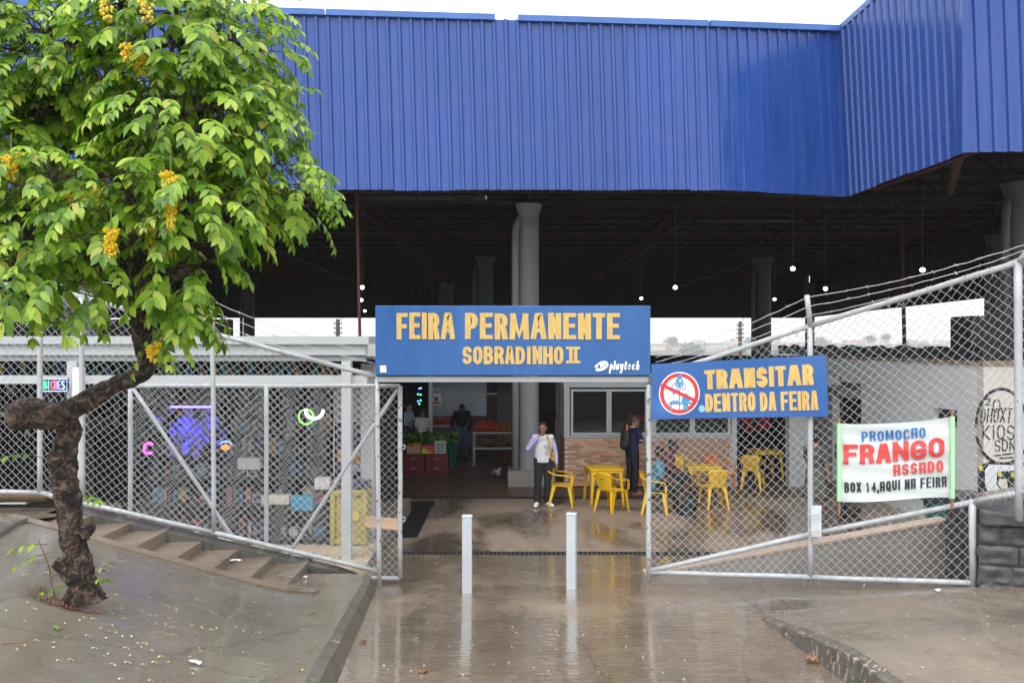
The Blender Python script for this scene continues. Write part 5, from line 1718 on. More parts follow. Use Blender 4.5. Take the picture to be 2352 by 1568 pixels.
# crates
CR = M('maroon_crate_plastic', (.13, .012, .022), .45, var=.2)
def make_crate(m_, W_=.56, D_=.36, Hc=.245):
    b = MB(); t_ = .018
    for y in (-D_ / 2, D_ / 2 - t_):
        b.box(-W_ / 2, W_ / 2, y, y + t_, 0, .05).box(-W_ / 2, W_ / 2, y, y + t_, Hc - .06, Hc)
        b.box(-W_ / 2, -W_ / 2 + .10, y, y + t_, .05, Hc - .06).box(W_ / 2 - .10, W_ / 2, y, y + t_, .05, Hc - .06).box(-.14, .14, y - .004, y + t_, .05, Hc - .06)
        b.box(-W_ / 2 + .1, -.14, y + .004, y + t_ - .002, .05, Hc - .06).box(.14, W_ / 2 - .1, y + .004, y + t_ - .002, .05, Hc - .06)
    for x in (-W_ / 2, W_ / 2 - t_):
        b.box(x, x + t_, -D_ / 2 + t_, D_ / 2 - t_, 0, Hc)
    b.box(-W_ / 2 + t_, W_ / 2 - t_, -D_ / 2 + t_, D_ / 2 - t_, .0, .012)
    me = b.mesh('crate', m_)
    h_ = MB().box(-.085, .085, -D_ / 2 - .007, -D_ / 2 - .005, .045, .07).mesh('handle_slot', BLK)
    l_ = MB().box(-.06, .06, -D_ / 2 - .007, -D_ / 2 - .005, .115, .155).mesh('label_plate', M('crate_label', (.45, .12, .12), .5, var=.3, vs=20))
    return me, h_, l_
cme = make_crate(CR)
def crate(x, y, z, lab, rz=0.0, mm=cme):
    t = thing('produce_crate', lab, 'crate', (x, y, z), rz, 'stacked produce crates')
    for nm, me in zip(('tray', 'handle_slot', 'label_plate'), mm):
        o = bpy.data.objects.new(nm, me); COL.objects.link(o); o.parent = t
CD = 21.25
cx0, cx1 = PX(951, CD), PX(1005, CD)
crate(cx0, CD, 0.002, 'maroon crate at the bottom left of the four under the greens')
crate(cx1, CD, 0.002, 'maroon crate at the bottom right of the four under the greens')
crate(cx0, CD, .250, 'maroon crate at the top left of the four under the greens')
crate(cx1, CD, .250, 'maroon crate at the top right of the four under the greens')
CR2 = make_crate(M('green_crate_plastic', (.02, .06, .05), .45))
crate(PX(1178, 23.4), 23.4, .002, 'dark maroon crate on the floor under the two-tier rack')
crate(PX(1178, 23.4), 23.4, .250, 'dark green crate on top of a maroon one under the rack', 0, CR2)
def carton(x0, x1, y0, y1, d, m_, lab, dep=.3):
    t = thing('carton', lab, 'carton', (PX((x0 + x1) / 2, d), d + dep / 2, .496))
    w_ = (x1 - x0) / 2 * d / F; hh = (y1 - y0) * d / F
    b = MB(); t_ = .008
    b.box(-w_, w_, -dep / 2, -dep / 2 + t_, 0, hh).box(-w_, w_, dep / 2 - t_, dep / 2, 0, hh).box(-w_, -w_ + t_, -dep / 2 + t_, dep / 2 - t_, 0, hh).box(w_ - t_, w_, -dep / 2 + t_, dep / 2 - t_, 0, hh).box(-w_ + t_, w_ - t_, -dep / 2 + t_, dep / 2 - t_, 0, .01)
    b.build('sides', m_, t)
    MB().add([(-w_, -dep / 2, hh), (w_, -dep / 2, hh), (w_, -dep / 2 - .03, hh - .05), (-w_, -dep / 2 - .03, hh - .05)], [(0, 1, 2, 3)]).build('flap', m_, t)
    return t
carton(934, 965, 1024, 1041, 21.2, CB, 'plain brown carton holding oranges on the left crates')
pile(40, (PX(950, 21.25), 21.35, .66), .15, .1, .05, .04, ORG, 'oranges', 'oranges in the brown carton', 12)
t = carton(968, 996, 1022, 1039, 21.2, M('red_carton', (.55, .07, .06), .6, var=.1), 'red and lime printed carton in the middle of the crates')
hw_ = 14 * 21.2 / F; hh = 17 * 21.2 / F
MB().add([(-hw_, -.153, .002), (hw_ * .9, -.153, .002), (-hw_, -.153, hh)], [(0, 1, 2)]).build('print', M('lime_print', (.45, .55, .03), .6), t)
t = carton(998, 1024, 1012, 1039, 21.2, M('white_carton', (.42, .48, .44), .6, var=.15, vs=10), 'white printed carton at the right end of the crates')
b = MB()
for i in range(2):
    for j in range(3): b.box(-.09 + i * .11, -.02 + i * .11, -.154, -.151, .05 + j * .08, .09 + j * .08)
b.build('print', M('carton_print', (.10, .14, .12), .6), t)
item('dark_bin', 906, 1024, 932, 1042, 21.3, M('black_bin_plastic', (.012, .014, .02), .5), 'black tub on the crates next to the brown carton', 'tub')
# stall shell
stl = thing('produce_stall', 'grey produce stall with pale steel back panel behind the vegetables', 'stall', (-2, 26, 0))
SDp = 26.5
MB().box(PX(985, SDp), PX(1120, SDp), SDp, SDp + .05, 1.0, 2.25).build('back_panel', M('brushed_steel_panel', (.38, .41, .45), .35, .5, var=.25, vs=1.2), stl, world=True)
MB().box(PX(985, SDp), PX(1120, SDp), SDp, SDp + .05, .0, .995).build('lower_panel', M('stall_brown', (.12, .09, .075), .8), stl, world=True)
MB().box(PX(1118, SDp), PX(1142, SDp), SDp - .1, SDp - .02, 0, 2.5).build('brown_post', M('stall_wood', (.09, .06, .05), .8), stl, world=True)
MB().box(PX(1142, SDp), PX(1230, SDp), SDp - .06, SDp, .9, 2.5).build('grey_panel', M('stall_grey_panel', (.16, .16, .165), .6, var=.15), stl, world=True)
MB().box(PX(1142, SDp), PX(1230, SDp), SDp - .06, SDp, 0, .895).build('tiled_base', M('stall_tiles', (.20, .12, .09), .7, var=.3, vs=12), stl, world=True)
MB().box(PX(985, 23.6), PX(993, 23.6), 23.6, 23.7, 0, 2.5).build('front_post', GP, stl, world=True)
MB().bar((PX(985, 24), 24, PZ(906, 24)), (PX(1142, 24), 24, PZ(904, 24)), .05, .05).build('rail', TBL, stl, world=True)
MB().bar((PX(990, 24), 23.9, PZ(893, 24)), (PX(1085, 24), 25.5, PZ(906, 24)), .03, .03).build('stay', TBL, stl, world=True)
MB().box(-14, PX(1300, 27), 23, 27, 2.52, 2.6).build('roof', INT, stl, world=True)
MB().box(-14, PX(983, 27), 26.9, 27, 0, 2.5).build('dark_back', INT, stl, world=True)
# carrier bag hanging from the rail
bg_ = thing('carrier_bag', 'white printed carrier bag hanging from the rail of the produce stall', 'bag', P(1003, 932, 23.9))
b = MB(); b.loft([(0, 0, 0, .13, .05), (0, 0, .06, .15, .07), (0, 0, .25, .14, .05), (0, 0, .36, .12, .03), (0, 0, .37, .02, .01)], 14)
b.tube([(-.08, 0, .34), (-.06, 0, .46), (0, 0, .50), (.06, 0, .46), (.08, 0, .34)], .012, 6)
b.build('bag', M('white_poly_bag', (.6, .6, .6), .4, var=.08), bg_, smooth=True)
MB().box(-.06, .06, -.085, -.08, .15, .27).build('print', M('bag_print', (.12, .09, .03), .6), bg_)
MB().box(-.1, .1, -.088, -.083, .07, .12).build('print', M('bag_print_red', (.5, .05, .03), .6), bg_)
# scale, bottles, string of coloured bulbs
sc_ = thing('market_scale', 'grey market scale with steel pan behind the tomatoes', 'scale', P(1012, 973, 25.2))
MB().rbox(-.22, .22, 0, .3, 0, .12, .04).build('body', M('scale_grey', (.05, .055, .06), .4), sc_)
MB().rbox(-.2, .12, -.02, .28, .125, .15, .01).build('pan', M('scale_steel', (.5, .5, .5), .3, .8), sc_)
for x, m_, lab in ((1096, M('bottle_green', (.04, .09, .05), .3), 'green bottle standing behind the bent man at the stall'), (1108, M('bottle_dark', (.02, .025, .03), .3), 'dark bottle to the right of the green one at the stall')):
    q = P(x, 985, 25.9)
    tag(MB().lathe([(.045, 0), (.05, .02), (.05, .17), (.02, .24), (.02, .30)], q, 12).build('bottle', m_, world=True, smooth=True), lab, 'bottle')
fl_ = thing('light_string', 'string of blue and green fairy lights hanging at the back of the stall', 'light string', P(965, 935, 25))
for i, (x, y, c) in enumerate(((963, 892, 0), (967, 891, 0), (960, 905, 1), (966, 906, 1), (966, 919, 1), (960, 921, 0), (963, 927, 1))):
    MB().ell(P(x, y, 25) - P(965, 935, 25), .025, .025, .025, 6, 5).build('bulb', EM(('fairy_blue', 'fairy_green')[c], ((.15, .2, 1), (.05, 1, .3))[c], 3.5), fl_)
MB().tube([P(963, 880, 25) - P(965, 935, 25), P(964, 905, 25) - P(965, 935, 25), P(963, 930, 25) - P(965, 935, 25)], .005, 4).build('cord', BLK, fl_)
# green litter bin behind the fence at the right
bi = thing('litter_bin', 'green litter bin with black lid against the grey wall', 'bin', P(2150, 1203, 14.6))
MB().loft([(0, 0, 0, .17, .17), (0, 0, .4, .21, .21), (0, 0, .42, .22, .22)], 20).build('tub', M('bin_green', (.01, .13, .11), .4), bi, smooth=False, angle=40)
MB().loft([(0, 0, .421, .25, .25), (0, 0, .5, .24, .24), (0, 0, .58, .15, .15)], 20).build('lid', M('bin_black', (.02, .025, .035), .4), bi, angle=40)
# ================================================================== the golden shower tree on the slab
def bark():
    m, N, L, b = nt('rough_wet_bark')
    setb(b, (.06, .04, .03), .55, 0, .5)
    n1 = noise_node(N, L, 19, 9, .8, dist=.8); n2 = noise_node(N, L, 60, 8, .75); n3 = noise_node(N, L, 4, 6, .6)
    c = ramp(N, L, n1.outputs[0], [(.42, (.010, .008, .008)), (.475, (.04, .028, .023)), (.52, (.15, .085, .06)), (.59, (.40, .28, .21))])
    c2 = mixc(N, L, ramp(N, L, n3.outputs[0], [(.5, 0.0), (.7, .6)]).outputs[0], c.outputs[0], (.035, .038, .024))
    c3 = mixc(N, L, ramp(N, L, n2.outputs[0], [(.60, 0.0), (.68, .7)]).outputs[0], c2, (.34, .27, .22))
    L.new(c3, b.inputs['Base Color'])
    mx = mixc(N, L, .45, n1.outputs[0], n2.outputs[0])
    bump(N, L, b, mx, 1.0, .12)
    return m
BARK = bark()
tree = thing('golden_shower_tree', 'crooked tree with rough dark trunk, light green leaves and yellow flower bunches', 'tree', TREE)
TD_ = 5.28
def T(x, y, dd=0.0): return P(x, y, TD_ + dd) - TREE       # local to the tree
def limb(b, pts, rs, n=14, bumpy=.10, sub=5, seed=0):
    """smooth bent limb with knobbly girth"""
    pts = [Vector(p) for p in pts]; full, fr_ = [], []
    k = len(pts)
    for i in range(k - 1):
        p0, p1, p2, p3 = pts[max(i - 1, 0)], pts[i], pts[i + 1], pts[min(i + 2, k - 1)]
        for s_ in range(sub):
            t = s_ / sub
            q = .5 * ((2 * p1) + (p2 - p0) * t + (2 * p0 - 5 * p1 + 4 * p2 - p3) * t * t + (3 * p1 - p0 - 3 * p2 + p3) * t ** 3)
            full.append(q); fr_.append(lerp(rs[i], rs[i + 1], t))
    full.append(pts[-1]); fr_.append(rs[-1])
    st = len(b.v)
    b.tube(full, fr_, n)
    if bumpy:
        for i in range(st, len(b.v)):
            v = Vector(b.v[i]); j = min((i - st) // n, len(full) - 1)
            d = v - full[j]
            e = 1 + bumpy * 1.6 * noise.noise(v * 7 + Vector((seed, 0, 0))) + bumpy * 1.3 * noise.noise(v * 19) + bumpy * 1.0 * noise.noise(v * 42)
            b.v[i] = tuple(full[j] + d * e)
b = MB()
# lower trunk with flared foot
limb(b, [T(196, 1385), T(188, 1340), T(172, 1260), T(160, 1180), T(150, 1110), T(148, 1050), T(158, 985), T(150, 950)], [.122, .088, .076, .075, .082, .076, .070, .062], 44, .13, 16, 1)
# stub on the left side near the foot
limb(b, [T(175, 1330), T(150, 1305), T(128, 1290)], [.075, .05, .032], 12, .12, 5, 2)
limb(b, [T(190, 1225), T(207, 1212), T(214, 1206)], [.05, .035, .02], 10, .1, 4, 3)
limb(b, [T(150, 1090), T(130, 1060, -.06), T(126, 1052, -.1)], [.08, .055, .045], 12, .08, 4, 4)
# thick sawn limb lying across: stump on the left, reaching right and up
limb(b, [T(36, 958, -.1), T(70, 950, -.1), T(120, 958, -.08), T(180, 930, -.04), T(250, 890, 0), T(310, 865), T(338, 838), T(328, 780), T(320, 700), T(318, 620), T(310, 540), T(302, 470), T(300, 420)],
     [.095, .098, .082, .062, .054, .052, .058, .062, .062, .060, .068, .055, .050], 36, .10, 12, 5)
tr_ = b.build('trunk', BARK, tree, smooth=True)
# upper limbs
clumps = [(120, 110, .0, 200, 150), (385, 80, -.2, 180, 150), (545, 100, .1, 105, 110), (580, 265, .1, 100, 110), (420, 260, -.35, 150, 120),
          (610, 395, .0, 100, 70), (680, 455, .15, 70, 36), (470, 470, -.3, 120, 80), (300, 470, -.5, 120, 90), (110, 430, -.4, 140, 110),
          (55, 610, -.3, 110, 90), (215, 600, -.4, 100, 90), (425, 610, -.1, 85, 80), (375, 720, -.1, 75, 48), (40, 270, .1, 130, 110),
          (250, 200, .35, 170, 130), (-130, 300, .1, 160, 220), (-120, 80, .1, 170, 170), (240, -90, .0, 260, 100), (540, -60, .1, 130, 80), (500, 340, .45, 150, 120), (180, 330, .5, 170, 130), (570, 470, .1, 80, 40), (370, 380, .4, 150, 90)]
fork = T(300, 420)
hub2 = T(285, 250, .1)
b = MB()
limb(b, [fork, T(296, 340, .05), hub2, T(262, 120, .1), T(240, 10, .1)], [.05, .045, .04, .034, .025], 10, .06, 6, 6)
limb(b, [T(320, 690), T(360, 660, -.05), T(420, 630, -.1), T(480, 600, -.1)], [.03, .022, .018, .012], 8, .05, 4, 7)
limb(b, [T(312, 560), T(250, 590, -.2), T(150, 600, -.3), T(60, 590, -.3)], [.03, .022, .018, .01], 8, .05, 4, 8)
limb(b, [T(325, 770), T(360, 750, -.05), T(400, 740, -.1)], [.022, .016, .01], 8, .05, 4, 9)
BR_ = []
rnd = random.Random(17)
tips = {}
for ci, (x, y, dd, rx, ry) in enumerate(clumps):
    c = T(x, y, dd)
    if ci in (10, 11): src = T(200, 596, -.25)
    elif ci == 12: src = T(420, 630, -.1)
    elif ci == 13: src = T(360, 750, -.05)
    elif y > 330: src = fork
    elif y > 150: src = hub2
    else: src = T(262, 120, .1)
    mid = lerp(src, c, .5) + Vector((rnd.uniform(-.08, .08), rnd.uniform(-.08, .08), rnd.uniform(0, .08)))
    limb(b, [src, mid, c], [.024, .016, .010], 7, .05, 5, ci)
    nodes = [c, mid]
    sx, sz = rx * TD_ / F, ry * TD_ / F
    for k in range(7):
        v = Vector((rnd.gauss(0, 1), rnd.gauss(0, 1), rnd.gauss(0, 1))).normalized()
        e = c + Vector((v.x * sx * .6, v.y * .38 * .8, v.z * sz * .6))
        m_ = lerp(c, e, .5) + Vector((rnd.uniform(-.03, .03),) * 3)
        limb(b, [c, m_, e], [.010, .007, .004], 5, 0, 3, 0)
        nodes += [m_, e]
    tips[ci] = (c, sx, sz, nodes)
b.build('limbs', BARK, tree, smooth=True)

def leafmat():
    m, N, L, b = nt('fresh_leaf')
    out = N['Material Output']
    g = N.new('ShaderNodeNewGeometry'); oi = N.new('ShaderNodeObjectInfo')
    ad = N.new('ShaderNodeMath'); ad.operation = 'ADD'
    L.new(g.outputs['Random Per Island'], ad.inputs[0]); L.new(oi.outputs['Random'], ad.inputs[1])
    fr = N.new('ShaderNodeMath'); fr.operation = 'FRACT'; L.new(ad.outputs[0], fr.inputs[0])
    c = ramp(N, L, fr.outputs[0], [(0, (.055, .145, .012)), (.35, (.15, .30, .02)), (.75, (.33, .50, .045)), (.97, (.52, .64, .11)), (1, (.36, .30, .06))])
    setb(b, (.1, .2, .03), .36, 0, .45)
    L.new(c.outputs[0], b.inputs['Base Color'])
    tl = N.new('ShaderNodeBsdfTranslucent')
    L.new(mixc(N, L, 1.0, c.outputs[0], (1.25, 1.35, .5), 'MULTIPLY'), tl.inputs['Color'])
    mx = N.new('ShaderNodeMixShader'); mx.inputs[0].default_value = .38
    L.new(b.outputs[0], mx.inputs[1]); L.new(tl.outputs[0], mx.inputs[2]); L.new(mx.outputs[0], out.inputs['Surface'])
    return m
LEAF = leafmat()
STALK = M('leaf_stalk', (.13, .19, .05), .6)
def leaflet(b, base, tip_dir, nrm, ln, wd, curl):
    """an ovate pointed leaflet folded along its rib"""
    d = tip_dir.normalized(); s_ = d.cross(nrm).normalized(); n = s_.cross(d).normalized()
    prof = [(.0, .0), (.22, .78), (.48, 1.0), (.75, .68), (1.0, .0)]
    ribp, l_, r_ = [], [], []
    for t, w_ in prof:
        c = base + d * (ln * t) - n * (curl * ln * t * t)
        ribp.append(c); l_.append(c + s_ * (wd * w_ / 2) + n * (wd * .16 * w_)); r_.append(c - s_ * (wd * w_ / 2) + n * (wd * .16 * w_))
    vs = [ribp[0], l_[1], l_[2], l_[3], ribp[4], r_[3], r_[2], r_[1], ribp[1], ribp[2], ribp[3]]
    b.add(vs, [(0, 8, 1), (1, 8, 9, 2), (2, 9, 10, 3), (3, 10, 4), (0, 7, 8), (7, 6, 9, 8), (6, 5, 10, 9), (5, 4, 10)])
def compound(b, base, out, rnd, ln=.34, pairs=4, size=.12):
    """pinnate leaf drooping from its stalk"""
    out = out.normalized(); p = Vector(base); d = out.copy(); step = ln / (pairs + .6)
    path = [p.copy()]
    rots = rnd.uniform(-.5, .5)
    side0 = d.cross(Vector((0, 0, 1)))
    if side0.length < .1: side0 = Vector((1, 0, 0))
    side0.normalize()
    for k in range(pairs):
        p = p + d * (step if k else step * 1.3); path.append(p.copy())
        up = side0.cross(d).normalized()
        if up.z < 0: up = -up
        sz = size * (.75 + .35 * math.sin(math.pi * (k + .8) / (pairs + .6))) * rnd.uniform(.85, 1.15)
        for sgn in (-1, 1):
            td = d * .55 + side0 * sgn * .75 + Vector((0, 0, -.38 + rnd.uniform(-.25, .2)))
            nn = up + side0 * sgn * rnd.uniform(-.1, .35) + Vector((0, -.35, 0))
            leaflet(b, p, td, nn, sz, sz * rnd.uniform(.40, .50), rnd.uniform(.05, .28))
        d = (d + Vector((0, 0, -.24))).normalized()
    leaflet(b, p, d, side0.cross(d), size * .95, size * .45, .15)
    m0 = b.cm; b.cm = 1
    b.tube(path, .0028, 3)
    b.cm = m0
leaves = []
for ci, (x, y, dd, rx, ry) in enumerate(clumps):
    c, sx, sz, nodes = tips[ci]
    off = x < -60 or y < -40
    area = rx * ry
    nl = int(area / (215 if not off else 900)) + 8
    dark = ci in (15, 20, 21, 23)
    for k in range(nl):
        v = Vector((rnd.gauss(0, 1), rnd.gauss(0, 1), rnd.gauss(0, 1))).normalized()
        rr = rnd.uniform(.45, .95) if not dark else rnd.uniform(.3, .8)
        base = c + Vector((v.x * sx * rr, v.y * .42 * rr, v.z * sz * rr))
        out = Vector((v.x * 1.0, v.y * .9 - .25, v.z * .45 - .05)) + Vector((rnd.uniform(-.4, .4), rnd.uniform(-.4, .4), rnd.uniform(-.3, .2)))
        nd = min(nodes, key=lambda q: (q - base).length)
        q = base + TREE; px_, py_ = CX + q.x / q.y * F, HY - (q.z - H) / q.y * F
        if 250 < px_ < 355 and 400 < py_ < 860 and q.y < TD_ + .05: continue      # the bare stem
        leaves.append((base, out, nd, rnd.randrange(10 ** 6), y < -20 or x < -20))
# the leaves nearest the viewer become single leaves, the rest one mass of foliage
vis = sorted([l for l in leaves if not l[4]], key=lambda l: l[0].y)
single = {id(l) for l in vis[:290]}
crown = MB(); crown_tw = MB()
rest = MB()
for l in leaves:
    base, out, nd, sd_, _ = l
    crown_tw.tube([nd, lerp(nd, base, .5) + Vector((0, 0, .02)), base], [.0045, .0035, .0025], 3)
cro = crown_tw.build('crown', BARK, tree)
for l in leaves:
    base, out, nd, sd_, _ = l
    r_ = random.Random(sd_)
    kw = dict(ln=r_.uniform(.20, .34), pairs=r_.choice([3, 4, 4, 5, 5]), size=r_.choice([.062, .075, .085, .095, .112]) * r_.uniform(.9, 1.1))
    if id(l) in single:
        bb = MB(); compound(bb, Vector((0, 0, 0)), out, r_, **kw)
        o = bb.build('leaf', [LEAF, STALK], cro, smooth=True); o.location = base
    else:
        compound(rest, base, out, r_, **kw)
o = rest.build('foliage', [LEAF, STALK], cro, smooth=True); o['kind'] = 'stuff'
# brown leaf litter gathered in the hollow at the foot
b = MB(); r_ = random.Random(12)
for i in range(150):
    a = r_.uniform(2.4, 5.6); rr = r_.uniform(.11, .26)
    q = Vector((TREE.x + math.cos(a) * rr * 1.3, TREE.y + math.sin(a) * rr, 0)); q.z = zslab(q.x, q.y) + .012 + r_.random() * .02
    e = Vector((r_.uniform(-1, 1), r_.uniform(-1, 1), r_.uniform(-.2, .3))).normalized() * r_.uniform(.012, .035)
    f_ = e.cross(Vector((0, 0, 1))).normalized() * .006
    b.quad(q - e, q + f_, q + e, q - f_)
o = b.build('leaf_litter', M('brown_leaf_litter', (.15, .06, .03), .8, var=.5, vs=20)); o['kind'] = 'stuff'; o['label'] = 'brown leaf litter gathered at the foot of the tree'
# young shoots on the trunk
r_ = random.Random(4)
for x, y, dx, dy in ((205, 1345, 1, .4), (215, 1330, 1.2, .8), (175, 1345, -1, .1), (112, 1270, -1, -.05), (108, 1250, -1, .1), (95, 1050, -1, .2), (190, 1140, .8, .1)):
    b = MB(); compound(b, T(x, y, -.02), Vector((dx * .5, -.3, dy)), r_, ln=.2, pairs=3, size=.06)
    b.build('leaf', [LEAF, STALK], tr_, smooth=True)
# hanging bunches of yellow flowers and buds
PET = M('yellow_petal', (.76, .52, .015), .5, var=.15, vs=20)
BUD = M('yellow_bud', (.66, .50, .03), .45, var=.15, vs=20)
def bunch(x, y, dd, ln, wd, n, bud=.25):
    r_ = random.Random(int(x * 7 + y)); c = T(x, y, dd)
    b = MB()
    b.cm = 2; b.tube([c + Vector((0, 0, .1)), c, c - Vector((0, 0, ln))], .004, 4)
    for i in range(n):
        t = r_.random(); rad = wd * (1 - .6 * t) * r_.uniform(.3, 1)
        a = r_.uniform(0, 6.28)
        q = c + Vector((math.cos(a) * rad, math.sin(a) * rad, -ln * t))
        if t > 1 - bud:
            b.cm = 1; b.ell(q, .008, .008, .011, 7, 5)
        else:
            b.cm = 0
            for k in range(5):
                a2 = k * 1.257 + r_.random(); e = Vector((math.cos(a2), math.sin(a2) * .6 - .4, math.sin(a2 * 1.3) * .7)).normalized()
                s_ = e.cross(Vector((.2, 1, .3))).normalized() * .008
                b.add([q, q + e * .011 + s_, q + e * .023, q + e * .011 - s_], [(0, 1, 2, 3)])
    b.build('flower_bunch', [PET, BUD, STALK], tree)
for x, y, dd, ln, wd, n in ((392, 400, -.80, .30, .045, 150), (255, 520, -.78, .20, .04, 64), (345, 500, -.45, .22, .045, 60), (352, 790, -.3, .11, .045, 44), (25, 350, -.7, .15, .06, 60), (290, 100, -.7, .10, .04, 20),
                           (210, 435, -.55, .1, .08, 30), (170, 435, -.4, .08, .07, 20), (325, 120, -.5, .14, .05, 30)):
    bunch(x, y, dd, ln, wd, n)
for x, y in ((245, 5), (340, 8)): bunch(x, y, -.8, .11, .05, 30, .95)
# ================================================================== people
def V(*a): return Vector(a)
SKIN = {'brown': M('skin_brown', (.29, .145, .092), .5, var=.08, vs=6), 'dark': M('skin_dark', (.12, .06, .042), .5, var=.08, vs=6), 'tan': M('skin_tan', (.32, .17, .11), .5, var=.08, vs=6)}
HAIRD = M('dark_hair', (.015, .012, .012), .6, var=.3, vs=40)
EYEW = M('eye_dark', (.01, .008, .008), .3)
LIP = M('lip', (.16, .05, .045), .5)
def hand(b, w, d, side, s, curl=.5, n=None):
    """palm, four fingers of unequal length with a knuckle bend, thumb from the side of the palm"""
    d = d.normalized()
    n = (n or V(0, -1, 0)); n = (n - d * n.dot(d)).normalized()
    t = d.cross(n).normalized() * side
    c = w + d * .045 * s
    b.cap(w, w + d * .075 * s, .024 * s, .030 * s, 8, .7)
    for k, (o_, l_) in enumerate(((-.026, .062), (-.009, .072), (.009, .068), (.026, .052))):
        r0 = w + d * .082 * s + t * o_ * s
        k1 = r0 + (d * (1 - .4 * curl) + n * curl * .6).normalized() * l_ * .5 * s
        k2 = k1 + (d * (1 - 1.3 * curl) + n * curl * 1.2).normalized() * l_ * .5 * s
        b.cap(r0, k1, .0095 * s, .0085 * s, 7).cap(k1, k2, .0085 * s, .007 * s, 7)
    t0 = w + d * .03 * s - t * .022 * s
    t1 = t0 + (d * .6 - t * .7 + n * .4).normalized() * .034 * s
    b.cap(t0, t1, .012 * s, .010 * s, 7).cap(t1, t1 + (d + n * .5).normalized() * .028 * s, .010 * s, .008 * s, 7)

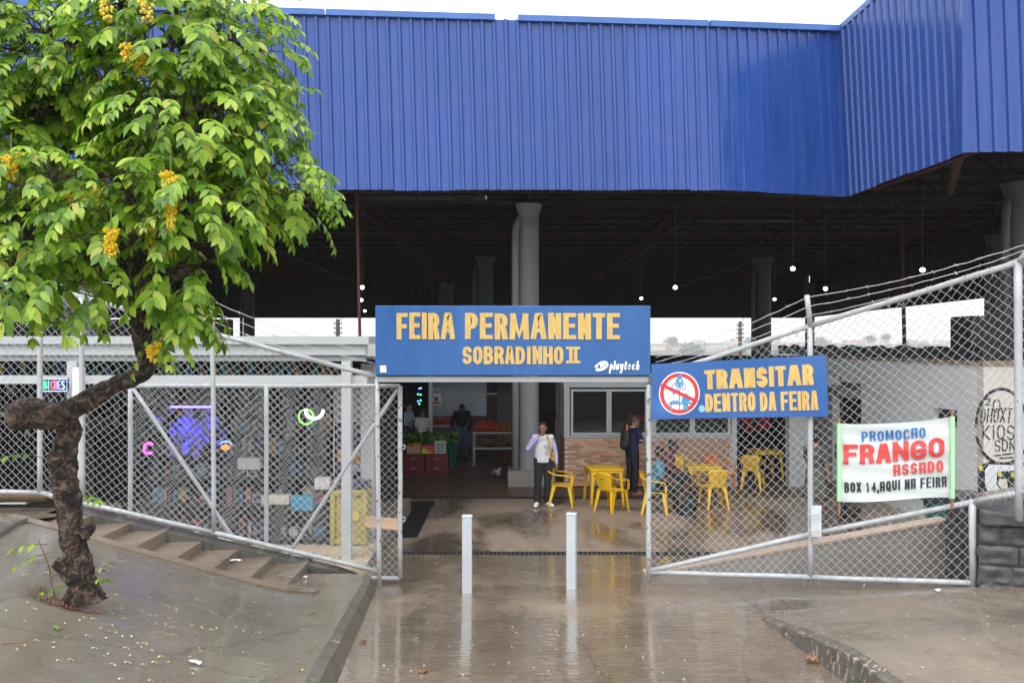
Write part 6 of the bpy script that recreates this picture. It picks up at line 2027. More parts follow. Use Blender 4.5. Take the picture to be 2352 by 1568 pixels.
def human(label, loc, rz=0.0, hgt=1.7, skin='brown', J=None, shirt=None, sleeve='long', trousers=None, legs='long', shoes=None, hair='short', haircol=None, headrot=(0, 0), girth=1.0, sleeve_mat=None, hands=True, skirt=None, vox=.0125):
    """J overrides joints of a standing figure that faces -Y; metres for a height of 1.70"""
    s = hgt / 1.70
    j = dict(pelvis=V(0, 0, .94), chest=V(0, 0, 1.25), neck=V(0, .0, 1.43), head=V(0, -.015, 1.575),
             shL=V(-.185, .0, 1.385), elL=V(-.235, .02, 1.11), wrL=V(-.24, -.05, .87), hpL=V(-.09, 0, .90), knL=V(-.10, -.02, .49), anL=V(-.105, .02, .085),
             shR=V(.185, .0, 1.385), elR=V(.235, .02, 1.11), wrR=V(.24, -.05, .87), hpR=V(.09, 0, .90), knR=V(.10, -.02, .49), anR=V(.105, .02, .085),
             ftL=V(-.12, -.13, .035), ftR=V(.12, -.13, .035), hdL=None, hdR=None)
    if J: j.update(J)
    for k in j:
        if j[k] is not None: j[k] = j[k] * s
    t = thing('person', label, 'person', loc, rz)
    b = MB()
    pe, ch, ne, he = j['pelvis'], j['chest'], j['neck'], j['head']
    hr = Matrix.Rotation(headrot[0], 3, 'Z') @ Matrix.Rotation(headrot[1], 3, 'X')
    def hp(x, y, z): return he + hr @ V(x * s, y * s, z * s)
    # torso under the clothes
    b.cap(pe, lerp(pe, ch, .5), .125 * s, .115 * s, 14, .75).cap(lerp(pe, ch, .5), ch + V(0, 0, .05 * s), .115 * s, .125 * s, 14, .75)
    b.cap(ch + V(0, 0, .06 * s), ne, .10 * s, .055 * s, 12).cap(ne - V(0, 0, .03 * s), hp(0, .015, -.06), .055 * s, .052 * s, 12)
    b.cap(j['shL'], j['shR'], .052 * s, .052 * s, 10)
    # head: skull, face, jaw, nose, ears
    b.ell(hp(0, .012, .02), .076 * s, .094 * s, .105 * s, 18, 14, hr)
    b.ell(hp(0, -.028, -.035), .060 * s, .066 * s, .080 * s, 14, 10, hr)
    b.ell(hp(0, -.045, -.082), .036 * s, .036 * s, .028 * s, 10, 8, hr)
    b.cap(hp(0, -.088, .012), hp(0, -.106, -.022), .009 * s, .0145 * s, 8)
    b.cap(hp(-.02, -.086, -.055), hp(.02, -.086, -.055), .009 * s, .009 * s, 6)
    b.cap(hp(-.034, -.082, .028), hp(.034, -.082, .028), .010 * s, .010 * s, 6)
    for sg_ in (-1, 1): b.ell(hp(sg_ * .079, .012, -.005), .011 * s, .020 * s, .032 * s, 8, 6, hr)
    for sd_, sg_ in (('L', -1), ('R', 1)):
        sh, elb, wr = j['sh' + sd_], j['el' + sd_], j['wr' + sd_]
        b.cap(sh, elb, .050 * s, .039 * s, 12).cap(elb, wr, .040 * s, .026 * s, 12)
        if hands:
            hd = j['hd' + sd_] or (wr - elb)
            hand(b, wr, Vector(hd), sg_, s, .45, V(-sg_, -.3, 0))
        hi, kn, an, ft = j['hp' + sd_], j['kn' + sd_], j['an' + sd_], j['ft' + sd_]
        b.cap(pe, hi, .11 * s, .088 * s, 12).cap(hi, kn, .085 * s, .056 * s, 12).cap(kn, lerp(kn, an, .35), .056 * s, .056 * s, 12).cap(lerp(kn, an, .35), an, .054 * s, .036 * s, 12)
        b.cap(an - V(0, -.02 * s, .03 * s), ft, .038 * s, .030 * s, 10)
    body = b.build('body', SKIN[skin], t)
    fuse(body, vox * s, 2)
    eb = MB()
    for sg_ in (-1, 1): eb.ell(hp(sg_ * .030, -.088, .012), .011 * s, .006 * s, .006 * s, 8, 6, hr)
    eb.build('eyes', EYEW, body, smooth=True)
    if hair:
        hb = MB()
        if hair == 'bald_crop': hb.ell(hp(0, .020, .032), .0775 * s, .093 * s, .100 * s, 18, 14, hr)
        elif hair == 'short': hb.ell(hp(0, .028, .040), .083 * s, .092 * s, .102 * s, 18, 14, hr).cap(hp(-.05, -.045, .095), hp(.05, -.045, .095), .028 * s, .028 * s, 8)
        elif hair == 'curly':
            r_ = random.Random(3)
            for k in range(46):
                a, e = r_.uniform(0, 6.28), r_.uniform(-.5, 1.5)
                q = V(math.cos(a) * math.cos(e) * .085, .03 + math.sin(a) * math.cos(e) * .09, .035 + math.sin(e) * .10)
                if q.y < -.055 and q.z < .08: continue
                hb.ell(hp(*q), .028 * s, .028 * s, .028 * s, 6, 5)
        elif hair == 'bun': hb.ell(hp(0, .03, .035), .085 * s, .095 * s, .105 * s, 16, 12, hr).ell(hp(0, .11, .06), .045 * s, .045 * s, .045 * s, 10, 8).cap(hp(-.05, -.04, .09), hp(.05, -.04, .09), .03 * s, .03 * s, 8)
        elif hair == 'hat': hb.loft([(hp(0, 0, 0).x, hp(0, 0, 0).y, hp(0, 0, .05).z, .13 * s, .15 * s), (hp(0, 0, 0).x, hp(0, 0, 0).y, hp(0, 0, .06).z, .13 * s, .15 * s), (hp(0, 0, 0).x, hp(0, 0, 0).y + .01, hp(0, 0, .075).z, .088 * s, .105 * s), (hp(0, 0, 0).x, hp(0, 0, 0).y + .01, hp(0, 0, .13).z, .08 * s, .095 * s), (hp(0, 0, 0).x, hp(0, 0, 0).y + .01, hp(0, 0, .15).z, .04 * s, .05 * s)], 18)
        o = hb.build('hat' if hair == 'hat' else 'hair', haircol or HAIRD, body, smooth=True)
        if hair not in ('bald_crop', 'hat'): fuse(o, .012 * s, 1)
    if shirt:
        b = MB(); g_ = girth
        secs = []
        for f_, rx, ry in ((-.16, .168, .118), (.0, .168, .120), (.3, .166, .122), (.6, .172, .126), (.9, .184, .128), (1.1, .188, .124)):
            q = lerp(pe, ch, f_); secs.append((q.x, q.y, q.z, rx * s * g_, ry * s * g_))
        for f_, rx, ry in ((.45, .185, .110), (.68, .150, .090), (.85, .095, .072), (.98, .066, .062)):
            q = lerp(ch, ne, f_); secs.append((q.x, q.y, q.z, rx * s, ry * s))
        secs.sort(key=lambda q: q[2])
        b.loft(secs, 22)
        b.cap(lerp(j['shL'], ne, .08), lerp(j['shR'], ne, .08), .062 * s, .062 * s, 12)
        sb = MB() if sleeve_mat else b
        for sd_ in 'LR':
            sh, elb, wr = j['sh' + sd_], j['el' + sd_], j['wr' + sd_]
            if sleeve == 'long': sb.cap(sh + (ne - sh) * .06, elb, .058 * s, .050 * s, 12).cap(elb, lerp(elb, wr, .93), .049 * s, .036 * s, 12)
            else: sb.cap(sh, lerp(sh, elb, .72), .068 * s, .066 * s, 12)
        o = b.build('shirt', shirt, body); fuse(o, .0175 * s, 1); cloth(o, s)
        if sleeve_mat:
            o = sb.build('sleeves', sleeve_mat, body); fuse(o, .016 * s, 1); cloth(o, s)
    if trousers:
        b = MB()
        b.cap(j['hpL'] + V(0, 0, .04 * s), j['hpR'] + V(0, 0, .04 * s), .105 * s, .105 * s, 14).cap(pe, lerp(pe, ch, .02), .150 * s, .145 * s, 14, .72)
        for sd_ in 'LR':
            hi, kn, an = j['hp' + sd_], j['kn' + sd_], j['an' + sd_]
            if legs == 'long': b.cap(hi, kn, .100 * s, .080 * s, 14).cap(kn, lerp(kn, an, .98), .080 * s, .068 * s, 14)
            else: b.cap(hi, lerp(hi, kn, .92), .105 * s, .092 * s, 14)
        o = b.build('trousers', trousers, body); fuse(o, .0175 * s, 1); cloth(o, s, .006)
    if skirt:
        z0 = .42 * s
        b = MB(); secs = []
        for k in range(7):
            f_ = k / 6; secs.append((pe.x, pe.y, lerp(z0, pe.z + .08 * s, f_), lerp(.25, .165, f_) * s, lerp(.20, .135, f_) * s))
        b.loft(secs, 22); o = b.build('skirt', skirt, body, smooth=True); cloth(o, s, .012)
    if shoes:
        m_, kind = shoes
        for sd_ in 'LR':
            an, ft = j['an' + sd_], j['ft' + sd_]
            fd = (ft - an); fd.z = 0; fd = fd.normalized()
            b = MB()
            if kind == 'boot':
                b.cap(an + V(0, 0, .12 * s), an, .062 * s, .058 * s, 12)
            if kind in ('shoe', 'boot'):
                zz = V(0, 0, an.z - .045 * s)
                b.cap(V(an.x, an.y, an.z - .040 * s) - fd * .025 * s, V(ft.x, ft.y, an.z - .045 * s) + fd * .05 * s, .047 * s, .043 * s, 12, .85)
                b.cap(V(an.x, an.y, an.z - .02 * s), V(ft.x, ft.y, an.z - .04 * s), .050 * s, .040 * s, 12)
                o = b.build('shoe', m_, body); fuse(o, .010 * s, 1)
                zmin = an.z - .085 * s
                for v in o.data.vertices:
                    if v.co.z < zmin: v.co.z = zmin
            else:
                q0 = V(an.x, an.y, an.z - .075 * s) - fd * .05 * s; q1 = q0 + fd * .25 * s
                b.bar(q0, q1, .09 * s, .018 * s); b.tube([q0 + fd * .1 * s + V(-.04 * s, 0, .01), q0 + fd * .13 * s + V(0, 0, .06 * s), q0 + fd * .1 * s + V(.04 * s, 0, .01)], .008 * s, 6)
                b.build('flip_flop', m_, body)
    return t, body, j, s
def cloth(o, s, amp=.005):
    for v in o.data.vertices:
        n = noise.noise(Vector((v.co.x * 16, v.co.y * 16, v.co.z * 7))) + .6 * noise.noise(Vector((v.co.x * 30, v.co.y * 30, v.co.z * 14)))
        v.co += v.normal * (n * amp * s)

# --- the man in the gateway, hand at his mouth
WHT = M('white_shirt', (.66, .67, .70), .8, var=.06); LIL = M('lilac_sleeve', (.47, .42, .70), .8, var=.06); BLKT = M('black_trousers', (.014, .015, .018), .8, var=.3)
WSH = M('white_shoe', (.74, .75, .76), .5, var=.05)
pd = 16.85
loc = (P(1247, 0, pd).x, pd, .0)
t, body, j, s = human('man in white shirt with lilac sleeves standing in the gateway, hand at mouth', loc, -.02, 1.72, 'brown',
    dict(elL=V(-.30, -.12, 1.17), wrL=V(-.085, -.185, 1.43), hdL=V(.55, -.15, .5), elR=V(.25, .0, 1.10), wrR=V(.275, -.07, .86), hdR=V(-.05, -.25, -1), knL=V(-.10, -.02, .49), anL=V(-.115, .0, .085), ftL=V(-.14, -.12, .035), anR=V(.095, .04, .085), ftR=V(.16, -.08, .035), head=V(-.005, -.03, 1.57)),
    WHT, 'long', BLKT, 'long', (WSH, 'shoe'), 'short', headrot=(-.08, -.05), girth=1.06, sleeve_mat=LIL, vox=.0085)
MB().tube([V(.06, .03, 1.44) * s, V(.10, -.10, 1.40) * s, V(.15, -.165, 1.22) * s, V(.175, -.14, 1.02) * s], [.022 * s, .022 * s, .020 * s, .018 * s], 8, sq=.5).build('bag_strap', M('mustard_strap', (.50, .34, .05), .7), body, smooth=True)
MB().rbox(.16 * s, .24 * s, -.08 * s, .10 * s, .92 * s, 1.10 * s, .02).build('bag', M('mustard_bag', (.45, .32, .06), .7, var=.3), body, angle=40)
b = MB()
b.cm = 0
pr = planar((-.02 * s, -.137 * s * 1.06, 1.0 * s), (1, 0, 0), (0, 0, 1))
for q, m_ in (([(.02, .25), (.10, .27), (.14, .22), (.05, .21)], 0), ([(.05, .19), (.13, .20), (.12, .16), (.07, .155)], 1), ([(.07, .15), (.12, .15), (.11, .10), (.07, .10)], 1), ([(.06, .09), (.09, .09), (.08, .06), (.06, .06)], 2), ([(.10, .09), (.13, .09), (.135, .07), (.10, .065)], 2)):
    b.cm = m_; b.add([pr(u, v, .004) for u, v in q], [(0, 1, 2, 3)])
b.build('shirt_print', [M('print_pale_blue', (.42, .48, .66), .8), M('print_beige', (.50, .46, .36), .8), M('print_grey', (.33, .34, .30), .8)], body)

# --- man in navy football shirt with a rucksack, seen from the side and back
NAV = M('navy_shirt', (.012, .016, .055), .75, var=.2)
pd = 18.3
t, body, j, s = human('man in navy shirt with backpack and arms folded beside the kiosk window', (P(1452, 0, pd).x, pd, 0), 2.05, 1.72, 'tan',
    dict(elL=V(-.26, -.10, 1.12), wrL=V(-.02, -.20, 1.12), hdL=V(1, -.1, 0), elR=V(.26, -.10, 1.12), wrR=V(.02, -.18, 1.16), hdR=V(-1, -.1, 0), head=V(0, -.09, 1.55), neck=V(0, -.02, 1.43)),
    NAV, 'short', M('black_track_trousers', (.012, .012, .015), .7, var=.2), 'long', (M('pink_flip_flop', (.45, .20, .20), .6), 'flip'), 'bald_crop', M('cropped_hair', (.10, .08, .07), .8), headrot=(0, .35))
b = MB(); b.ell(V(-.02, .20, 1.20) * s, .15 * s, .085 * s, .25 * s, 16, 12).ell(V(-.02, .24, 1.08) * s, .12 * s, .07 * s, .12 * s, 14, 10)
o = b.build('backpack', BLK, body); fuse(o, .014, 2)
MB().lathe([(.022, 0), (.028, .02), (.028, .09), (.012, .12), (.012, .14)], V(-.12, .22, 1.40) * s, 10).build('bottle', M('orange_bottle', (.6, .16, .03), .5), body)
b = MB()
for sg_ in (-1, 1): b.tube([V(sg_ * .245, -.06, 1.185) * s + V(.05 * math.cos(k * .524), .05 * math.sin(k * .524), 0) for k in range(13)], .010, 5)
b.tube([V(.06 * math.cos(k * .524), -.005 + .055 * math.sin(k * .524), 1.455) * s for k in range(13)], .008, 5)
b.build('shirt_trim', WHITE, body, smooth=True)
MB().tube([V(.10, .135, 1.36) * s, V(.13, .14, 1.33) * s, V(.125, .15, 1.22) * s, V(.11, .15, 1.14) * s], .012, 6).build('shirt_number', WHITE, body, smooth=True)
MB().tube([V(.165, 0, .92) * s, V(.168, 0, .6) * s], .008, 6).build('trouser_stripe', M('blue_stripe', (.05, .06, .25), .7), body)

# --- two people seated at the yellow tables
sit = dict(pelvis=V(0, .02, .50), chest=V(0, .0, .83), neck=V(0, -.02, 1.02), head=V(0, -.05, 1.165), shL=V(-.185, .0, .97), shR=V(.185, .0, .97), hpL=V(-.10, -.02, .50), hpR=V(.10, -.02, .50),
           knL=V(-.14, -.44, .52), knR=V(.14, -.44, .52), anL=V(-.14, -.42, .085), anR=V(.14, -.46, .085), ftL=V(-.15, -.56, .035), ftR=V(.15, -.60, .035),
           elL=V(-.25, -.08, .72), wrL=V(-.14, -.30, .62), elR=V(.25, -.08, .72), wrR=V(.14, -.30, .62))
pd = 16.2
human('person in teal shirt seated on a yellow chair behind the flaking gate post', (P(1512, 0, pd).x, pd, 0), 1.35, 1.70, 'dark', dict(sit), M('teal_shirt', (.06, .22, .32), .8, var=.1), 'short', BLKT, 'short', (BLK, 'boot'), 'short', girth=1.05)
pd = 17.3
human('person in maroon checked shirt seated leaning over the yellow table', (P(1530, 0, pd).x, pd, 0), 1.25, 1.74, 'dark', dict(sit, neck=V(0, -.09, 1.0), head=V(0, -.15, 1.14), chest=V(0, -.05, .83), shL=V(-.185, -.06, .96), shR=V(.185, -.06, .96)), M('maroon_check', (.16, .045, .06), .8, var=.5, vs=14), 'short', M('dark_shorts', (.02, .02, .022), .8), 'short', (M('dark_sock', (.035, .035, .05), .7), 'boot'), 'short')
# --- woman with patterned skirt and the figure behind the banner
pd = 15.6
human('woman in charcoal top and patterned skirt standing behind the right fence post', (P(1873, 0, pd).x, pd, 0), 2.3, 1.62, 'brown', dict(elR=V(.23, -.10, 1.12), wrR=V(.10, -.30, 1.15), head=V(0, -.05, 1.57)), M('charcoal_top', (.05, .048, .06), .8, var=.2), 'short', None, 'long', (M('brown_sandal', (.12, .06, .04), .6), 'flip'), 'bun', skirt=M('camouflage_skirt', (.075, .085, .06), .8, var=.6, vs=12))
pd = 15.9
human('person in dark green with pale hat half hidden by the left edge of the banner', (P(1940, 0, pd).x, pd, 0), .5, 1.66, 'brown', dict(elL=V(-.26, -.06, 1.10), wrL=V(-.14, -.28, 1.12)), M('forest_shirt', (.015, .045, .025), .8, var=.2), 'short', M('slate_trousers', (.05, .055, .07), .8), 'long', (BLK, 'shoe'), 'hat', M('cream_hat', (.55, .50, .42), .8))
# --- stall keepers
pd = 23.7
human('man in black jumper and jeans bending over at the produce stall', (P(1060, 0, pd).x, pd, 0), .1, 1.74, 'dark', dict(chest=V(0, -.12, 1.22), neck=V(0, -.24, 1.37), head=V(.0, -.33, 1.44), shL=V(-.19, -.18, 1.32), shR=V(.19, -.18, 1.32), elL=V(-.28, -.16, 1.05), wrL=V(-.27, -.22, .80), elR=V(.26, -.20, 1.05), wrR=V(.16, -.30, .82)), M('black_jumper', (.010, .010, .012), .85), 'long', M('faded_jeans', (.07, .10, .17), .8, var=.5, vs=5), 'long', (BLK, 'shoe'), 'bald_crop', headrot=(0, .6))
pd = 24.0
human('woman in pale blue blouse standing at the left of the produce stall', (P(938, 0, pd).x, pd, 0), 1.3, 1.60, 'brown', dict(elL=V(-.22, -.12, 1.1), wrL=V(-.12, -.36, 1.05), elR=V(.22, -.12, 1.1), wrR=V(.12, -.36, 1.05)), M('pale_blue_blouse', (.30, .38, .52), .8, var=.3, vs=14), 'short', BLKT, 'long', (BLK, 'shoe'), 'bun')
pd = 23.3
human('woman in white lace top with her back turned behind the greens', (P(970, 0, pd).x, pd, 0), 2.7, 1.45, 'brown', None, M('white_lace_top', (.52, .50, .50), .85, var=.15, vs=30), 'short', M('navy_trousers', (.015, .02, .04), .8), 'long', (BLK, 'shoe'), 'curly')

# ================================================================== plastic furniture
def plastic(name, c): return M(name, c, .38, var=.08, vs=3, spec=.5)
YEL = plastic('yellow_plastic', (.78, .48, .012)); ORA = plastic('orange_plastic', (.80, .19, .03))
def make_chair():
    """one-piece stacking armchair; faces -Y"""
    parts = {}
    # seat: shallow dished sheet
    b = MB(); n = 10
    def sz(u, v): return .43 + .015 * (v - .5) - .018 * math.sin(math.pi * u) * math.sin(math.pi * v) - .03 * max(0, (.15 - v)) / .15
    for s_ in (0, 1):
        for jj in range(n + 1):
            for i in range(n + 1):
                u, v = i / n, jj / n
                w_ = lerp(.25, .215, v)
                b.v.append((lerp(-w_, w_, u), lerp(-.23, .20, v), sz(u, v) - .012 * s_))
    k = n + 1; o_ = k * k
    for jj in range(n):
        for i in range(n):
            a = jj * k + i; b.f.append((a, a + 1, a + k + 1, a + k)); b.f.append((o_ + a, o_ + a + k, o_ + a + k + 1, o_ + a + 1)); b.m += [0, 0]
    for i in range(n):
        for (p, q) in ((i, i + 1), (n * k + i + 1, n * k + i), ((i + 1) * k, i * k), (i * k + n, (i + 1) * k + n)):
            b.f.append((p, o_ + p, o_ + q, q)); b.m.append(0)
    b.rbox(-.235, .235, -.235, -.215, .365, .425, .006)     # front lip
    parts['seat'] = (b, None)
    # backrest: curved panel leaning back with rounded top
    b = MB(); nu, nv = 12, 10
    for s_ in (0, 1):
        for jj in range(nv + 1):
            v = jj / nv
            for i in range(nu + 1):
                u = i / nu * 2 - 1
                hw = .155 + .055 * v
                top = .80 - .05 * abs(u) ** 3
                z = lerp(.43, top, v)
                y = .195 + .11 * v - .055 * u * u * (.4 + .6 * v) * 1.0
                b.v.append((u * hw, y + .012 * s_, z))
    k = nu + 1; o_ = k * (nv + 1)
    for jj in range(nv):
        for i in range(nu):
            a = jj * k + i; b.f.append((a, a + 1, a + k + 1, a + k)); b.f.append((o_ + a, o_ + a + k, o_ + a + k + 1, o_ + a + 1)); b.m += [0, 0]
    for i in range(nu):
        a = nv * k + i; b.f.append((a, a + 1, o_ + a + 1, o_ + a)); b.m.append(0)
    for jj in range(nv):
        for a in (jj * k, jj * k + nu): b.f.append((a, a + k, o_ + a + k, o_ + a)); b.m.append(0)
    parts['backrest'] = (b, None)
    for sg_, nm in ((-1, 'armrest'), (1, 'armrest ')):
        b = MB()
        pts = [(.205 * sg_, .275, .74), (.245 * sg_, .20, .69), (.268 * sg_, .08, .655), (.272 * sg_, -.08, .645), (.270 * sg_, -.19, .63), (.265 * sg_, -.215, .56), (.258 * sg_, -.215, .44)]
        for a, c in zip(pts[:-1], pts[1:]): b.bar(a, c, .042, .020)
        parts[nm] = (b, None)
    i = 0
    for sx in (-1, 1):
        for fy in (-1, 1):
            b = MB()
            y0, y1 = (-.215, -.255) if fy < 0 else (.19, .27)
            x0, x1 = (.232, .262) if fy < 0 else (.20, .235)
            a, c = Vector((sx * x0, y0, .425)), Vector((sx * x1, y1, 0))
            # angle-section leg: two flanges that taper
            for (dx, dy) in ((1, 0), (0, 1)):
                e = Vector((-sx * dx, -fy * dy, 0)); wt, wb = .085, .038
                n_ = Vector((-sx * dy, -fy * dx, 0)) * .012
                b.add([c, c + e * wb, a + e * wt, a, c + n_, c + e * wb + n_, a + e * wt + n_, a + n_], [(0, 1, 2, 3), (7, 6, 5, 4), (0, 4, 5, 1), (1, 5, 6, 2), (2, 6, 7, 3), (3, 7, 4, 0)])
            parts['leg' + ' ' * i] = (b, None); i += 1
    b = MB(); b.box(-.03, .03, .288, .291, .655, .672)
    parts['stamp'] = (b, 1)
    return {k_: v for k_, v in parts.items()}
STAMP = M('red_stamp', (.45, .06, .02), .6)
def chair_meshes(m_):
    out = []
    for nm, (b, st_) in make_chair().items():
        nm = nm.strip()
        me = b.mesh(nm, STAMP if st_ else m_, nm in ('seat', 'backrest'))
        out.append((nm, me))
    return out
CH_Y, CH_O = chair_meshes(YEL), chair_meshes(ORA)
def chair(x, y, rz, label, mm=CH_Y):
    t = thing('plastic_chair', label, 'chair', (x, y, .004), rz, 'plastic chairs at the tables')
    for nm, me in mm:
        o = bpy.data.objects.new(nm, me); COL.objects.link(o); o.parent = t
def at(x, d): return (x - CX) / F * d
chair(at(1290, 16.95), 16.95, 1.45, 'yellow chair beside the man in the white shirt')
chair(at(1404, 16.35), 16.35, 2.35, 'yellow chair in front of the free yellow table, back to the left')
chair(at(1505, 16.2), 16.2, 1.35, 'yellow chair under the person in the teal shirt')
chair(at(1640, 16.75), 16.75, 3.25, 'yellow chair seen from behind in front of the orange chair')
chair(at(1568, 18.55), 18.45, .55, 'yellow chair facing out between the seated people and the orange chair')
chair(at(1652, 18.5), 18.4, .75, 'orange plastic chair behind the middle yellow table', CH_O)
chair(at(1716, 19.3), 18.9, 2.75, 'yellow chair with its back turned at the rightmost table')
def table(x, y, rz, label, w_=.36):
    t = thing('plastic_table', label, 'table', (x, y, .004), rz, 'yellow plastic tables')
    b = MB(); b.rbox(-w_, w_, -w_, w_, .695, .72, .008); b.build('table_top', YEL, t, angle=30)
    b = MB(); e = w_ - .02
    b.box(-e, e, -e, -e + .012, .645, .694).box(-e, e, e - .012, e, .645, .694).box(-e, -e + .012, -e + .0125, e - .0125, .645, .6945).box(e - .012, e, -e + .0125, e - .0125, .645, .6945)
    b.build('apron', YEL, t)
    for sx in (-1, 1):
        for sy in (-1, 1):
            b = MB(); a, c = Vector((sx * (w_ - .03), sy * (w_ - .03), .694)), Vector((sx * (w_ - .0), sy * (w_ - .0), 0))
            for (dx, dy) in ((1, 0), (0, 1)):
                ev = Vector((-sx * dx, -sy * dy, 0)); n_ = Vector((-sx * dy, -sy * dx, 0)) * .012
                b.add([c, c + ev * .045, a + ev * .085, a, c + n_, c + ev * .045 + n_, a + ev * .085 + n_, a + n_], [(0, 1, 2, 3), (7, 6, 5, 4), (0, 4, 5, 1), (1, 5, 6, 2), (2, 6, 7, 3), (3, 7, 4, 0)])
            b.build('leg', YEL, t)
table(at(1386, 17.35), 17.35, .12, 'free yellow table against the kiosk wall near the gateway')
table(at(1616, 17.65), 17.65, -.15, 'yellow table in front of the orange chair')
table(at(1755, 20.2), 20.2, .05, 'rightmost yellow table inside the clothes stall')
# black holdall on the floor by the seated people
b = MB(); b.ell((0, 0, .12), .26, .18, .14, 14, 10).ell((.08, 0, .16), .16, .15, .13, 12, 8)
o = b.build('holdall', BLK); fuse(o, .018, 2); o.location = (at(1575, 16.4), 16.4, 0.01); tag(o, 'black holdall lying at the feet of the seated people', 'bag')
# ================================================================== pigeon
pg = thing('pigeon', 'white and grey pigeon walking on the brown hall floor', 'pigeon', (P(1141, 0, 20.4).x, 20.4, 0), .9)
b = MB()
b.ell((0, .0, .14), .062, .115, .062, 14, 10, Matrix.Rotation(.35, 3, 'X')).cap((0, -.07, .18), (0, -.10, .25), .04, .028, 10).ell((0, -.108, .265), .025, .030, .026, 10, 8).cap((0, .08, .11), (0, .19, .08), .035, .02, 8, .5)
b.cap((0, -.13, .262), (0, -.152, .256), .008, .003, 6)
o = b.build('body', M('pigeon_white', (.55, .55, .57), .7, var=.35, vs=9)); o.parent = pg; fuse(o, .008, 2)
for sg_ in (-1, 1):
    MB().cap((sg_ * .02, 0, .10), (sg_ * .025, .01, .02), .010, .006, 6).cap((sg_ * .025, .01, .008), (sg_ * .025, -.03, .006), .006, .005, 6).build('leg', M('pigeon_leg', (.4, .12, .1), .6), pg)
    MB().ell((sg_ * .055, .03, .15), .014, .10, .045, 10, 8, Matrix.Rotation(.35, 3, 'X')).build('wing', M('pigeon_grey', (.16, .17, .2), .7, var=.4, vs=12), pg, smooth=True)
MB().ell((0, -.108, .27), .0255, .028, .024, 10, 8).build('head_patch', M('pigeon_head', (.12, .14, .17), .6), pg, smooth=True)

# ================================================================== litter, petals and twigs
random.seed(99)
PLT = M('fallen_petal', (.62, .55, .20), .7, var=.2)
b = MB()
for i in range(150):
    for _ in range(30):
        x, y = random.uniform(60, 820), random.uniform(1260, 1560)
        if random.random() < .45: x, y = random.gauss(330, 190), random.gauss(1430, 60)
        d = 5.0
        for it in range(12):
            q = P(x, y, d); e = q.z - zslab(q.x, q.y); d += e * 2.2
        q = P(x, y, d)
        if q.x < kerbx(q.y) - .1 and q.x > -4.4 + (8 - q.y) * .4 and q.y < 7.7 and q.y > 3: break
    else: continue
    a = random.uniform(0, 6.28); r_ = random.uniform(.013, .022)
    ring_ = []
    for k in range(6):
        t_ = a + k * .42
        for rr in (r_, r_ * .62):
            X_, Y_ = q.x + rr * math.cos(t_), q.y + rr * math.sin(t_)
            ring_.append((X_, Y_, zslab(X_, Y_) + .010 + .005 * math.sin(k * .6)))
    b.add(ring_, [(2 * k, 2 * k + 1, 2 * k + 3, 2 * k + 2) for k in range(5)])
o = b.build('fallen_petals', PLT); o['kind'] = 'stuff'; o['label'] = 'fallen curled yellow petals scattered over the slab'
def ground_hit(x, y, zf, d=6.0):
    for it in range(25):
        q = P(x, y, d); d += (q.z - zf(q.x, q.y)) * 1.6
    return P(x, y, d)
def scrap(x, y, zf, w_, l_, m_, name, lab, cat, seed, crumple=.02):
    q = ground_hit(x, y, zf); r_ = random.Random(seed); b = MB(); n = 4; a = r_.uniform(0, 3)
    for jj in range(n + 1):
        for i in range(n + 1):
            u, v = (i / n - .5) * w_, (jj / n - .5) * l_
            X_, Y_ = q.x + u * math.cos(a) - v * math.sin(a), q.y + u * math.sin(a) + v * math.cos(a)
            b.v.append((X_ + r_.uniform(-.15, .15) * w_ / n, Y_, zf(X_, Y_) + .006 + crumple * r_.random()))
    for jj in range(n):
        for i in range(n):
            k = jj * (n + 1) + i; b.f.append((k, k + 1, k + n + 2, k + n + 1)); b.m.append(0)
    tag(b.build(name, m_, world=True), lab, cat)
PAP = M('wet_paper', (.62, .62, .62), .6, var=.1); LFB = M('dead_leaf', (.22, .11, .05), .7, var=.3); LFG = M('fallen_green_leaf', (.14, .28, .05), .6)
scrap(448, 1526, zslab, .07, .035, PAP, 'paper_scrap', 'white paper scrap on the slab near the bottom of the picture', 'paper', 1)
scrap(542, 1289, lambda x, y: 1.08, .11, .06, PAP, 'paper_scrap', 'crumpled white paper on a stair', 'paper', 2)
scrap(700, 1327, lambda x, y: .81, .05, .04, PAP, 'paper_scrap', 'white paper scrap on the landing below the stairs', 'paper', 3)
scrap(2155, 1357, zwalk, .12, .06, PAP, 'paper_scrap', 'white paper by the foot of the right fence', 'paper', 4)
zr_ = lambda x, y: zramp(y)
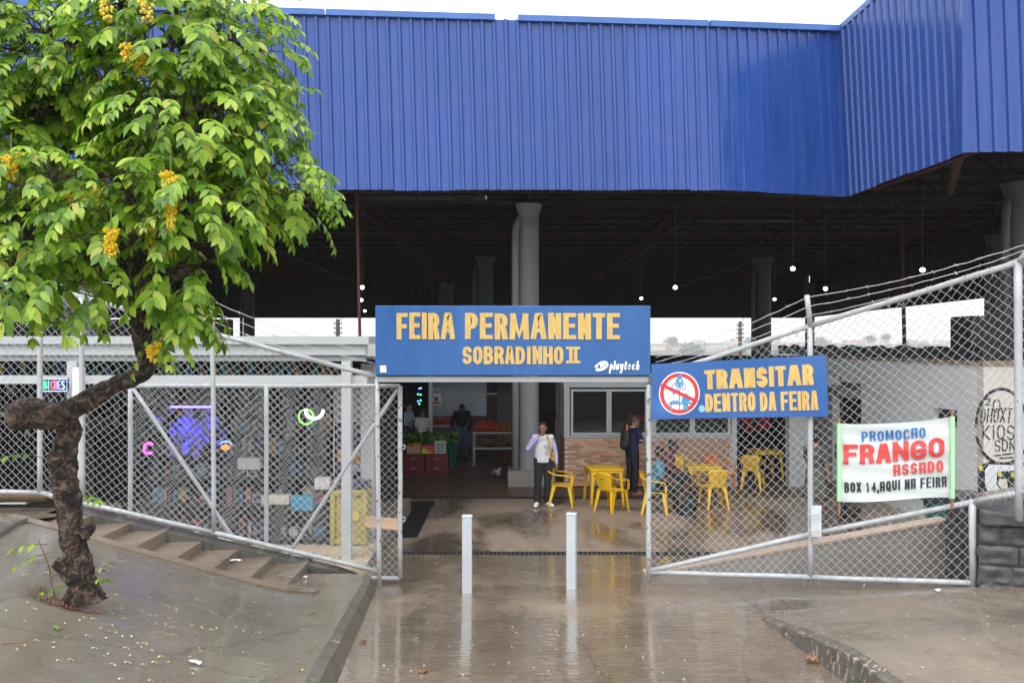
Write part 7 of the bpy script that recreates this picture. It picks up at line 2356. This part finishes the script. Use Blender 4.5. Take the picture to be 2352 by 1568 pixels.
scrap(833, 1476, zr_, .05, .05, LFB, 'dead_leaf', 'brown leaf on the wet ramp beside the slab kerb', 'leaf', 5)
scrap(972, 1546, zr_, .06, .04, LFB, 'dead_leaf', 'brown leaf at the bottom of the wet ramp', 'leaf', 6)
scrap(1866, 1522, zr_, .11, .07, M('brown_bag_paper', (.32, .19, .12), .7, var=.2), 'paper_bag', 'crushed brown paper bag against the peeling kerb', 'bag', 7, .05)
scrap(1637, 1317, zr_, .05, .03, M('yellow_wrapper', (.55, .5, .1), .5), 'wrapper', 'yellow wrapper beside the flaking gate post', 'wrapper', 8)
scrap(132, 1446, zslab, .05, .03, LFG, 'fallen_leaf', 'green leaf fallen on the slab left of the trunk', 'leaf', 9)
scrap(712, 1412, zslab, .012, .09, LFG, 'fallen_leaf', 'thin green stalk on the slab near the landing', 'leaf', 10)
q = ground_hit(20, 1482, zslab)
tag(MB().tube([q + V(-.06, 0, .008), q + V(0, .01, .012), q + V(.06, .03, .008)], .004, 5).build('twig', LFB, world=True), 'reddish twig on the slab at the left edge', 'twig')
q0, q1 = TREE + V(-.14, -.05, .02), TREE + V(-.30, .06, .36)
tag(MB().tube([q0, lerp(q0, q1, .5) + V(.015, 0, .02), q1], [.005, .004, .003], 5).build('twig', M('bare_stem', (.15, .06, .05), .7), world=True), 'bare reddish stem growing beside the tree foot', 'twig')
b = MB()
for (x0, x1, y0, y1, zf, n_) in ((860, 1650, 1380, 1560, zr_, 70), (1500, 2330, 1340, 1560, None, 90)):
    for i in range(n_):
        x, y = random.uniform(x0, x1), random.uniform(y0, y1)
        q = ground_hit(x, y, zf) if zf else ground_hit(x, y, zwalk)
        if zf is None and q.x < kerbxr(min(q.y, 7.4)) + .12: continue
        if q.y > 9.2 or q.y < 3: continue
        r_ = random.uniform(.003, .010)
        b.ell(q + V(0, 0, .004), r_, r_ * random.uniform(.6, 1.4), r_ * .4, 5, 4)
o = b.build('grit', M('pale_grit', (.42, .37, .31), .8, var=.4)); o['kind'] = 'stuff'; o['label'] = 'pale crumbs and grit scattered on the wet concrete'
